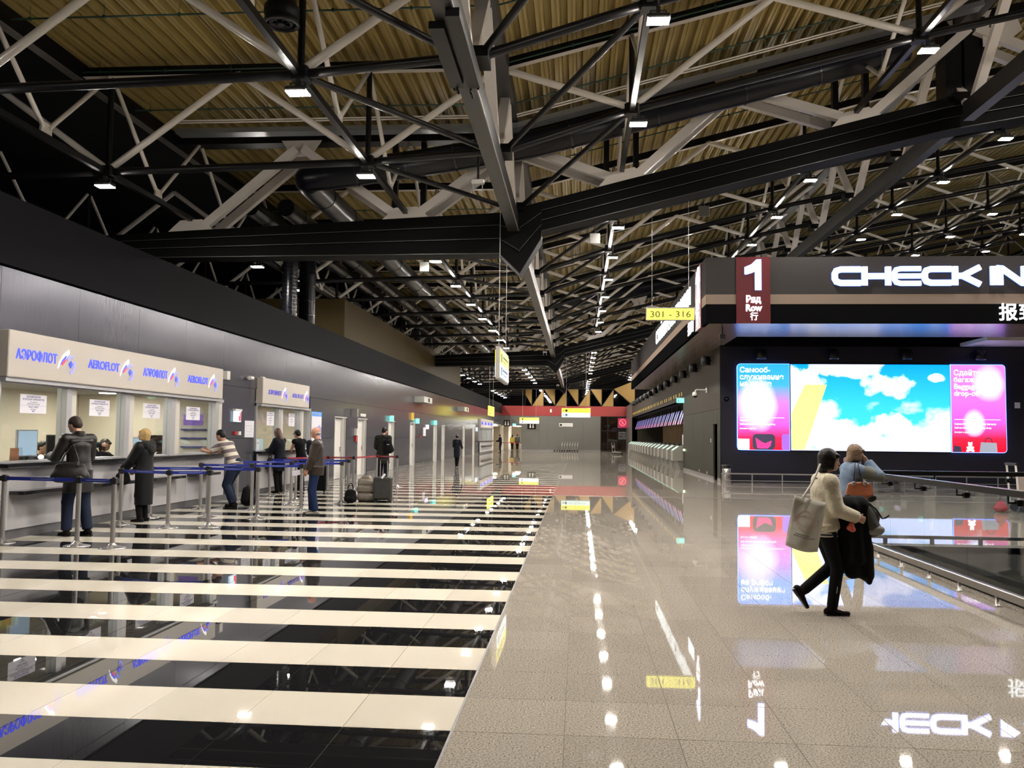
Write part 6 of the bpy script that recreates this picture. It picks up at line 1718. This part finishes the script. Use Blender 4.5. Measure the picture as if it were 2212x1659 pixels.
# 4 woman at the second booth
F = Fig('woman with reddish-brown hair in long navy coat at the second counter', (-7.92, 22.35, 0), (-.97, .25), 1.70, .013, female=True, lean=.08, hands=[(-.14, .42, 1.10), (.16, .40, 1.08)], head_pitch=.3)
F.body(hair=C_hairar).garment('trousers', C_blackc, top=False, legs=.97, ease=.012).coat('navy_coat', C_navy, .60, .035, 1.1).shoes(C_suede, boot=.25, nm='boot').hair(C_hairar, 'long')
soft('handbag', 'black handbag in front of the navy coat woman', 'bag', (-8.06, 22.0, .68), 1.5, [('bag_body', C_blackc, [((0, 0, .08), (0, 0, .19), (.18, .07), (.14, .05))], .04, .014), ('bag_strap', C_blackc, MB().path([(-.1, 0, .24), (-.02, 0, .42), (.1, 0, .24)], .01, 6))])
# 5 man in cap
F = Fig('person in black cap and black sleeveless vest with backpack at the second counter', (-7.80, 23.75, 0), (-.9, .4), 1.68, .013, lean=.22, hands=[(-.12, .48, 1.12), (.14, .46, 1.10)], head_pitch=.15)
F.body(hair=C_hairbk).garment('trousers', C_blackc, top=False, legs=.97, ease=.02).garment('vest', C_blackc, sleeves=.06, ease=.026).shoes(C_suede).hair(C_hairbk).hair(mat('cap_black', (.012, .012, .012), .8), 'cap', 'cap')
soft('backpack', 'dark backpack worn by the person in the black cap', 'bag', (-7.47, 23.55, 1.03), 1.95, [('bag_body', C_navy, [((0, 0, .02), (0, .04, .28), (.17, .11), (.14, .09))], .05, .016), ('front_pocket', C_navy, [((-.07, -.11, .02), (.07, -.11, .02), .07, .07)], .02, .016)])
soft('suitcase', 'large dark suitcase between the second booth counter and the bald man', 'suitcase', (-6.95, 22.6, 0), .2, [('shell', C_blackc, MB().bbox(-.22, .22, -.13, .13, .06, .72, .03)), ('lid_seam', M_grey, MB().box(-.225, .225, -.01, .01, .08, .70)), ('wheel', M_blackp, MB().ball((-.16, .08, .035), .035, 8, 6)), ('wheel', M_blackp, MB().ball((.16, .08, .035), .035, 8, 6)), ('top_handle', M_blackp, MB().path([(-.07, 0, .72), (-.06, 0, .76), (.06, 0, .76), (.07, 0, .72)], .01, 6))])
# 6 bald man
F = Fig('bald man with glasses in brown leather jacket and blue jeans seen from the side', (-5.13, 16.5, 0), (-.97, -.2), 1.70, .0095, lean=-.04, hands=[(-.25, .17, .80), (.24, .02, .84)], feet=[(-.10, -.02, .085), (.12, .06, .085)], head_yaw=-.05, head_pitch=.02, bulk=1.32)
F.body(skin=mat('skin_ruddy', (.38, .18, .12), .42), hair=C_hairgr).garment('jeans', mat('jeans_blue', (.007, .016, .055), .85, bump=(12, .3), spec=.2), top=False, legs=.98, ease=.020).garment('leather_jacket', C_brownl, ease=.032, hem=(0, .01, .80)).shoes(C_sweat, nm='trainer').hair(C_hairgr, 'fringe')
gl = MB(F.M)
for q in (-1, 1):
    pts = [F.hd(q*.032+.020*math.cos(a*PI/4), .116, .094+.014*math.sin(a*PI/4)) for a in range(9)]
    gl.path(pts, .0022, 5); gl.path([F.hd(q*.052, .114, .097), F.hd(q*.078, .02, .098)], .0022, 5)
gl.path([F.hd(-.012, .12, .098), F.hd(.012, .12, .098)], .0022, 5)
gl.M = None; F.put('glasses', gl.mesh('glasses', M_blackp)) if False else None
g2 = MB()
for q in (-1, 1):
    g2.path([F.hd(q*.032+.020*math.cos(a*PI/4), .116, .094+.014*math.sin(a*PI/4)) for a in range(9)], .0024, 5); g2.path([F.hd(q*.052, .114, .097), F.hd(q*.080, .02, .098)], .0024, 5)
g2.path([F.hd(-.012, .12, .098), F.hd(.012, .12, .098)], .0024, 5)
F.put('glasses', g2.mesh('glasses', M_blackp))
t = thing('document', 'white ticket papers held in the bald man\'s left hand', 'papers', (-5.45, 16.3, .80))
MB().bar((-5.50, 16.22, .80), (-5.36, 16.28, .83), .004, .10).obj('sheet', M_paper, t)
# 7 man with shoulder backpack, from behind
F = Fig('man in grey-green coat with black shoulder backpack seen from behind', (-6.35, 27.6, 0), (.18, 1), 1.80, .012, lean=.03, hands=[(-.22, .28, 1.02), (.14, .30, 1.05)], head_yaw=-.35, head_pitch=.35, bulk=1.1)
F.body(hair=C_hairbk).garment('trousers', C_navy, top=False, legs=.97, ease=.02).coat('grey_green_coat', C_khaki, .62, .035, 1.12).shoes(C_suede).hair(C_hairbk)
soft('backpack', 'black rucksack slung over the grey-green coat', 'bag', (-6.13, 27.36, .98), .15, [('bag_body', C_blackc, [((.03, 0, .08), (-.02, 0, .36), (.17, .11), (.12, .08))], .06, .014), ('shoulder_strap', C_blackc, MB().path([(-.08, -.03, .45), (-.16, .04, .52), (-.2, .12, .54)], .018, 6)), ('logo_patch', M_plastic, MB().box(-.03, .05, -.125, -.12, .26, .275))])
# 8 woman in uniform
F = Fig('woman in dark uniform jacket and skirt walking away down the hall', (-6.05, 42.6, 0), (.1, 1), 1.58, .014, female=True, hands=[(-.12, .24, 1.08), (.26, .16, 1.02)], feet=[(-.05, .05, .085), (.06, -.12, .11)])
F.body(hair=C_hairbk).garment('tights', C_blackc, top=False, legs=.98, ease=.003).skirt('skirt', C_navy, .50).garment('jacket', C_navy, ease=.022, hem=(0, 0, .82), flare=1.05).shoes(C_suede).hair(C_hairbk, 'bun')
# 9-11 far figures
F = Fig('person in black at the far booth counter', (-7.0, 77.4, 0), (-1, .1), 1.68, .016, lean=.12, hands=[(-.14, .4, 1.1), (.14, .4, 1.08)])
F.body(hair=C_hairbr).garment('trousers', C_blackc, top=False, legs=.97).garment('black_jacket', C_blackc, ease=.03).shoes(C_suede).hair(C_hairbr)
for k, (x, y, lab, c, fem) in enumerate(((-7.2, 93.4, 'person in yellow jacket walking into the bright passage', mat('yellow_cloth', (.48, .34, .05), .8), True), (-6.65, 93.6, 'person in dark grey jacket with backpack beside the yellow jacket', mat('grey_cloth', (.07, .075, .08), .8), False))):
    F = Fig(lab, (x, y, 0), (.05, 1), 1.64+.08*k, .018, female=fem, feet=[(-.08, .12, .085), (.08, -.12, .1)])
    F.body(hair=C_hairbk).garment('trousers', C_blackc, top=False, legs=.97).garment('jacket', c, ease=.03).shoes(C_suede).hair(C_hairbk, 'long' if fem else 'short')
soft('backpack', 'small grey backpack on the far person at the passage', 'bag', (-6.55, 93.42, 1.0), 0, [('bag_body', mat('pack_teal', (.06, .09, .10), .8), [((0, 0, .0), (0, 0, .26), (.15, .1), (.13, .09))], .05, .018)])
# staff behind the glass
for k, (x, y, H_, lab, hr, kind, c) in enumerate(((-9.42, 14.32, 1.62, 'seated clerk with dark hair and red scarf behind the left monitor', C_hairbk, 'bun', C_navy), (-9.38, 16.22, 1.66, 'seated clerk on the telephone behind the leather coat man', C_hairbr, 'bob', C_navy), (-9.42, 18.8, 1.6, 'seated clerk hidden behind the two black monitors', C_hairbr, 'short', C_navy), (-9.2, 22.6, 1.65, 'seated clerk in the second booth', C_hairbr, 'short', C_navy))):
    ph = (k == 1)
    F = Fig(lab, (x, y, .15), (1, -.12), H_, .013, female=True, lean=.12, pelvis=(0, 0, .55), hands=[(-.2, .38, .96), (.2, .36, .96)] if not ph else [(-.2, .38, .96), (.10, .12, 1.22)], feet=[(-.1, .42, .085), (.1, .42, .085)], head_pitch=.22)
    F.body(hair=hr).garment('uniform_jacket', c, ease=.018, hem=(0, .0, .50)).garment('trousers', C_navy, top=False, legs=.97).shoes(C_suede).hair(hr, kind)
    F.put('collar_scarf', SDF(.01).c(F.neck0+V(0, .02, 0), F.neck0+V(0, .03, .03), .062, .060, cap=.01).mesh('collar_scarf', mat('scarf_red', (.4, .03, .03), .7), .013))
    if k != 0 and k != 2:
        t = thing('office_chair', 'black office chair under the ' + ('clerk on the telephone' if k == 1 else 'clerk of the second booth'), 'chair', (x, y, .15))
        UP = Matrix.Translation((0, 0, .15))
        MB(UP).bbox(x-.24, x+.2, y-.22, y+.22, .36, .43, .03).obj('seat', M_blackp, t); MB(UP).bbox(x-.34, x-.28, y-.2, y+.2, .5, 1.0, .02).obj('backrest', M_blackp, t)
        MB(UP).tube((x, y, .03), (x, y, .36), .03).obj('column', M_chrome, t)
        for q in range(5): MB(UP).tube((x, y, .08), (x+.25*math.cos(q*1.257), y+.25*math.sin(q*1.257), .02), .016).obj('leg', M_blackp, t)
# luggage by the queue
soft('handbag', 'black bag with carry loops on the striped floor left of the wrapped suitcase', 'bag', (-5.17, 19.3, 0), .1, [('bag_body', C_blackc, [((0, 0, .10), (0, 0, .24), (.15, .10), (.12, .08))], .05, .010), ('carry_loop', C_blackc, MB().path([(-.06, 0, .32), (-.04, 0, .42), (0, 0, .46), (.04, 0, .42), (.06, 0, .32)], .012, 6)), ('side_pocket', C_blackc, [((-.04, -.11, .12), (.04, -.11, .12), .05, .05)], .02, .010)])
M_wrap = mat('plastic_wrap', (0.18, 0.155, 0.125), 0.22, spec=.8, bump=(7, .8), var=(5, .4))
wb = MB()
for q in range(5): wb.bar((-.2, -.155, .16+.09*q), (.2, -.155, .14+.1*q), .006, .012)
soft('suitcase', 'grey suitcase wrapped in shiny plastic film standing in the queue', 'suitcase', (-4.97, 19.95, 0), .05, [('wrapped_shell', M_wrap, [((-.10, 0, .10), (.10, 0, .10), (.13, .12), (.13, .12)), ((-.10, 0, .28), (.10, 0, .28), (.14, .13), (.14, .13)), ((-.10, 0, .44), (.10, 0, .44), (.12, .11), (.12, .11)), ((-.06, 0, .56), (.06, 0, .56), (.10, .05), (.10, .05))], .04, .011), ('film_band', M_wrap, wb),
    ('wheel', M_blackp, MB().ball((-.12, -.05, .03), .03, 8, 6)), ('wheel', M_blackp, MB().ball((.12, -.05, .03), .03, 8, 6))])
M_case = mat('case_dark', (0.010, 0.009, 0.008), 0.6, bump=(16, .3))
soft('suitcase', 'dark grey upright suitcase with raised telescopic handle and white tag', 'suitcase', (-4.54, 19.8, 0), .02, [('case_body', M_case, MB().bbox(-.205, .205, -.14, .14, .05, .58, .03)), ('front_pocket', M_case, MB().bbox(-.18, .18, -.165, -.135, .09, .46, .012)), ('corner_guard', M_blackp, MB().bbox(-.21, -.15, -.15, .14, .03, .09, .01)), ('corner_guard', M_blackp, MB().bbox(.15, .21, -.15, .14, .03, .09, .01)),
    ('telescopic_handle', M_steel, MB().tube((-.085, .08, .58), (-.085, .08, .97), .010, n=8).tube((.085, .08, .58), (.085, .08, .97), .010, n=8)), ('handle_grip', M_blackp, MB().bbox(-.105, .105, .06, .10, .96, .995, .01)), ('luggage_tag', M_paper, MB().bar((.0, -.16, .56), (.08, -.15, .66), .004, .05)), ('wheel', M_blackp, MB().ball((-.17, .1, .03), .03, 8, 6)), ('wheel', M_blackp, MB().ball((.17, .1, .03), .03, 8, 6)), ('wheel', M_blackp, MB().ball((-.17, -.1, .03), .03, 8, 6)), ('wheel', M_blackp, MB().ball((.17, -.1, .03), .03, 8, 6))])

# ---- the two women walking on the right
g = NT('striped_top', .85); tc = g.n('TexCoord'); sp = g.n('SeparateXYZ'); g.l(tc.outputs['Object'], sp.inputs[0])
v = g.math('FRACT', g.math('MULTIPLY', sp.outputs[2], 26)); r = g.ramp([(0, (.45, .41, .35)), (.6, (.012, .012, .02))], 'CONSTANT'); g.l(v, r.inputs[0]); g.l(r.outputs[0], g.b.inputs['Base Color']); C_btop = g.m
WXY = (2.26, 8.05)
F = Fig('woman with dark bob in cream sweater striding right with a white tote bag', (*WXY, 0), (1, .06), 1.49, .0065, female=True, lean=.05, pelvis=(0, -.04, .945), hands=[(-.20, .06, .80), (.15, .27, 1.03)], elbows=[(-.2, -1, -.1), (.35, -1, -.3)], feet=[(-.06, -.24, .235), (.07, .02, .085)], knees=[(0, 1, 0), (0, 1, 0)], head_yaw=-.10, head_pitch=.10, footdir=[(0, .55, -.84), (0, 1, 0)], bulk=1.15)
F.body(skin=mat('skin_fair', (.42, .25, .18), .5), hair=C_hairbk, grip=(.5, .9)).garment('trousers', C_blackc, top=False, legs=.96, ease=.006).garment('striped_top', C_btop, sleeves=.3, ease=.012, hem=(0, -.04, .83), collar=False)
F.garment('cream_sweater', C_cream, ease=.030, hem=(0, -.035, .905), collar=False, slk=.03).shoes(C_suede, boot=.75, nm='boot').hair(C_hairbk, 'bob')
F.put('neck_trim', MB().path([F.neck0+V(.085*math.cos(a*PI/6), -.005+.075*math.sin(a*PI/6), -.012-.035*max(0, math.sin(a*PI/6))) for a in range(13)], .009, 6).mesh('neck_trim', mat('trim_black', (.012, .012, .018), .7)))
F.put('neckline_stripes', SDF(.01).c(F.up(-.03, .088, .44), F.up(.03, .088, .44), (.05, .035), (.05, .035)).mesh('neckline_stripes', C_btop, .008))
zp = MB(); zp.box(.06, .064, .0, .004, 0, .001)
F.put('boot_zip', MB().bar(F.kn[1]+(F.an[1]-F.kn[1])*.45+V(.062, 0, 0), F.kn[1]+(F.an[1]-F.kn[1])*.62+V(.060, 0, 0), .006, .006).mesh('boot_zip', M_chrome))
Wf = F
# tote bag, hanging behind on the right-hand side (towards the camera)
g = NT('tote_plastic', .45, 0, .4); g.b.inputs['Base Color'].default_value = (.40, .38, .32, 1); g.b.inputs['Transmission Weight'].default_value = 0.0
n_ = g.n('TexNoise', Scale=6.0, Detail=3.0); tc = g.n('TexCoord'); g.l(tc.outputs['Object'], n_.inputs['Vector']); bp = g.n('Bump', Strength=.5, Distance=.03); g.l(n_.outputs['Fac'], bp.inputs['Height']); g.l(bp.outputs['Normal'], g.b.inputs['Normal'])
M_tote = g.m
t = thing('tote_bag', 'large white plastic carrier bag with pale pink print over the cream sweater shoulder', 'bag', (2.02, 7.8, .66))
def tote_pt(u, v, s_):  # u 0..1 across, v 0..1 down
    x = 1.915 + .262*u + .035*(1-2*u)*0 - .085*v + .02*u*v
    z = 1.075 - .055*u - .435*v - .02*math.sin(u*PI)*v
    bul = .045*math.sin(u*PI)*(.25+.75*math.sin(min(1, v*1.05)*PI*.62))
    return (x, 7.80 + .02*math.sin(5*u+3*v) - s_*bul, z)
NU, NV = 13, 11
for s_, nm in ((1, 'bag_front'), (-1, 'bag_back')):
    MB().sheet([[tote_pt(i/(NU-1), j/(NV-1), s_) for i in range(NU)] for j in range(NV)], .004).obj(nm, M_tote, t)
st = MB()
for dy in (-.012, .012): st.path([(1.985, 7.80+dy, 1.065), (2.06, 7.82+dy, 1.17), (2.12, 7.86+dy, 1.27), (2.165, 7.90+dy, 1.355)], .007, 6)
st.obj('bag_strap', M_tote, t)
M_tp = mat('tote_print', (.58, .33, .30), .6); M_tp2 = mat('tote_print_dark', (.12, .11, .12), .6)
pr = MB()
def on_bag(u, v): p = tote_pt(u, v, 1); return (p[0], p[1]-.006, p[2])
for q in range(20):
    a, b_ = 2*PI*q/20, 2*PI*(q+1)/20
    pr.bar(on_bag(.44+.26*math.cos(a), .42+.19*math.sin(a)), on_bag(.44+.26*math.cos(b_), .42+.19*math.sin(b_)), .003, .003)
    pr.bar(on_bag(.44+.26*math.cos(a), .42+.09*math.sin(a)), on_bag(.44+.26*math.cos(b_), .42+.09*math.sin(b_)), .003, .003)
for v_ in (.38, .42, .46): pr.bar(on_bag(.12, v_), on_bag(.85, v_+.02), .003, .010)
pr.obj('pink_print', M_tp, t)
pr = MB()
for v_, a, b_ in ((.70, .2, .6), (.74, .16, .82)):
    for q in range(9): pr.bar(on_bag(a+(b_-a)*q/9, v_), on_bag(a+(b_-a)*(q+.7)/9, v_), .003, .007)
pr.obj('dark_print', M_tp2, t)
# black coat folded over her forearm, grey backpack behind it
t = thing('folded_coat', 'long black coat draped over the walking woman\'s forearm', 'coat', (2.5, 7.95, .5))
g_ = SDF(.035)
for a, b_, ra, rb in (((2.40, 8.03, 1.00), (2.56, 8.04, 1.01), (.06, .055), (.065, .055)), ((2.40, 8.02, .97), (2.395, 8.02, .48), (.055, .07), (.05, .06)), ((2.47, 8.01, .98), (2.47, 8.01, .38), (.06, .08), (.07, .055)), ((2.56, 8.02, .98), (2.60, 8.02, .36), (.06, .07), (.06, .045)),
        ((2.60, 8.02, .60), (2.615, 8.02, .30), (.05, .05), (.025, .03)), ((2.44, 8.02, .45), (2.58, 8.02, .37), (.05, .045), (.05, .045)), ((2.50, 7.98, .95), (2.53, 7.97, .5), (.03, .03), (.03, .03)), ((2.43, 7.97, .9), (2.42, 7.96, .5), (.02, .03), (.025, .03))):
    g_.c(a, b_, ra, rb, sd=(1, 0, 0))
me = g_.mesh('coat_cloth', C_blackc, .008); o = bpy.data.objects.new('coat_cloth', me); link(o, t)
me = SDF(.015).c((2.43, 7.90, .82), (2.43, 7.895, .785), .022, .026).c((2.41, 7.905, .79), (2.445, 7.905, .775), .022, .022).mesh('scarf_tuft', mat('coral', (.62, .12, .08), .8, bump=(30, .8)), .006)
o = bpy.data.objects.new('scarf_tuft', me); link(o, t); o['label'] = 'coral red scarf end'
t = thing('backpack', 'grey and black backpack carried on the walking woman\'s arm beyond the coat', 'bag', (2.65, 8.05, .9))
me = SDF(.03).c((2.56, 8.05, 1.0), (2.66, 8.06, .88), (.06, .06), (.07, .07)).c((2.60, 8.06, .85), (2.68, 8.06, .76), (.08, .07), (.07, .06)).c((2.58, 8.0, .95), (2.64, 8.0, .8), (.05, .04), (.06, .05)).mesh('bag_body', mat('backpack_grey', (.035, .033, .030), .8, bump=(14, .5)), .009)
o = bpy.data.objects.new('bag_body', me); link(o, t)
me = SDF(.02).c((2.66, 8.0, .78), (2.72, 8.0, .77), (.03, .05), (.03, .04)).c((2.62, 7.99, .75), (2.70, 7.99, .75), .03, .03).mesh('front_pocket', mat('backpack_light', (.16, .155, .14), .8), .009)
o = bpy.data.objects.new('front_pocket', me); link(o, t)
MB().path([(2.60, 8.0, 1.02), (2.68, 8.0, .95), (2.73, 8.0, .87), (2.76, 8.0, .875), (2.79, 8.0, .90)], .008, 6).obj('strap', M_black, t)
# second woman, denim jacket, hand at her forehead
F = Fig('woman in light denim jacket holding her forehead with brown handbag on her arm', (3.21, 10.5, 0), (1, .10), 1.51, .009, female=True, lean=.08, hands=[(-.20, .20, .90), (.08, .22, 1.52)], elbows=[(-.3, -1, -.2), (.7, .7, -.9)], feet=[(-.08, .16, .085), (.08, -.16, .10)], head_pitch=.18, head_yaw=.0, bulk=1.2)
F.body(skin=mat('skin_fair', (.42, .25, .18), .5), hair=C_hairgb, palms=[(1, 0, 0), (0, -1, 0)], grip=(.5, .25)).garment('jeans', C_jeans, top=False, legs=.97, ease=.012).garment('denim_jacket', C_denim, ease=.034, hem=(0, 0, .80), slk=.03).shoes(C_suede).hair(C_hairgb, 'bob')
F.put('sleeve_lining', SDF(.015).c(F.sh[1]+(F.el[1]-F.sh[1])*.35, F.el[1], .078, .072).c(F.el[1], F.el[1]+(F.wr[1]-F.el[1])*.8, .072, .056, cap=.015).mesh('sleeve_lining', mat('olive_sleeve', (.10, .105, .085), .8, bump=(12, .5)), .010), 'olive grey sleeve')
F.put('scarf', SDF(.02).c(F.neck0+V(-.04, .06, .02), F.neck0+V(.04, .06, .02), .045, .045).c(F.neck0+V(0, .08, 0), F.neck0+V(.0, .09, -.08), .04, .03).mesh('scarf', mat('scarf_navy', (.015, .03, .10), .8), .011))
M_bag = mat('cognac_leather', (0.20, 0.058, 0.022), 0.35, bump=(12, .4))
soft('handbag', 'cognac brown leather handbag with black corners on the denim jacket arm', 'bag', (3.24, 10.22, .87), .06, [('bag_body', M_bag, [((0, 0, .07), (0, 0, .19), (.175, .06), (.135, .03))], .03, .008),
    ('corner_patch', M_black, [((.12, -.012, .03), (.14, -.012, .04), .045, .045)], .01, .008), ('corner_patch', M_black, [((-.12, -.012, .03), (-.14, -.012, .04), .045, .045)], .01, .008),
    ('bag_handle', M_black, MB().path([(-.08, -.03, .21), (-.06, -.01, .33), (-.03, .04, .44), (.0, .04, .44), (.0, -.01, .33), (.02, -.03, .21)], .008, 6)), ('ring', M_chrome, MB().lathe([(.018, -.004), (.026, 0), (.018, .004)], (-.08, -.04, .20), 10, 'Y')), ('ring', M_chrome, MB().lathe([(.018, -.004), (.026, 0), (.018, .004)], (.05, -.04, .20), 10, 'Y'))])
# seated person and standing figure behind them
t = thing('bench', 'dark metal bench half hidden behind the walking women', 'bench', (8.0, 26.2, 0))
MB().bbox(7.4, 9.6, 26.0, 26.5, .40, .45, .01).obj('seat', M_blacks, t)
for x in (7.6, 9.4):
    MB().box(x-.03, x+.03, 26.05, 26.45, 0, .40).obj('leg', M_blacks, t)
F = Fig('seated person in pale pink jacket and dark patterned trousers between the two women', (8.05, 26.0, 0), (-.25, -1), 1.66, .013, female=True, pelvis=(0, -.18, .56), hands=[(-.12, .22, .72), (.12, .22, .72)], feet=[(-.1, .30, .085), (.1, .30, .085)], lean=.05, bulk=1.1)
F.body(hair=C_hairgr).garment('trousers', mat('dark_pattern', (.03, .025, .035), .8, var=(20, .8)), top=False, legs=.97).garment('pink_jacket', mat('pale_pink', (.30, .20, .25), .8, bump=(9, .4)), ease=.035, hem=(0, -.18, .54)).shoes(C_suede).hair(C_hairgr)
F = Fig('dark dressed person bending over a white trolley at the right frame edge', (10.9, 20.4, 0), (-1, .1), 1.72, .013, lean=.35, pelvis=(0, -.1, .92), hands=[(-.2, .5, 1.02), (.2, .5, 1.0)])
F.body(hair=C_hairbk).garment('trousers', C_blackc, top=False, legs=.97).garment('black_jacket', C_blackc, ease=.035).shoes(C_suede).hair(C_hairbk)
t = thing('luggage_trolley', 'white and blue luggage trolley with boxes at the right frame edge', 'trolley', (10.2, 20.0, 0))
MB().bbox(9.7, 10.6, 19.8, 20.3, .2, .24, .01).obj('platform', M_steel, t)
for s_ in (19.85, 20.25): MB().tube((9.72, s_, .2), (9.66, s_, 1.05), .022, n=8).obj('upright', M_plastic, t)
MB().tube((9.66, 19.8, 1.06), (9.66, 20.3, 1.06), .03, n=8).obj('handle', M_blackp, t)
for x, y in ((9.8, 19.85), (9.8, 20.25), (10.5, 19.85), (10.5, 20.25)): MB().lathe([(.02, -.02), (.09, -.018), (.09, .018), (.02, .02)], (x, y, .095), 12, 'Y').obj('wheel', M_blackp, t)
MB().bbox(9.85, 10.4, 19.82, 20.25, .242, .80, .02).solo('parcel_box', mat('cardboard_pale', (.38, .30, .27), .7), 'pale cardboard box standing on the white trolley', 'box', (10.1, 20.0, .242))
soft('handbag', 'small red bag lying at the foot of the white trolley', 'bag', (9.35, 19.9, 0), .2, [('bag_body', mat('red_bag', (.35, .02, .04), .6), [((0, 0, .10), (0, 0, .2), (.17, .1), (.1, .06))], .04, .012), ('strap', M_blackp, MB().path([(-.05, 0, .24), (0, 0, .32), (.05, 0, .24)], .008, 6))])
flush_texts()
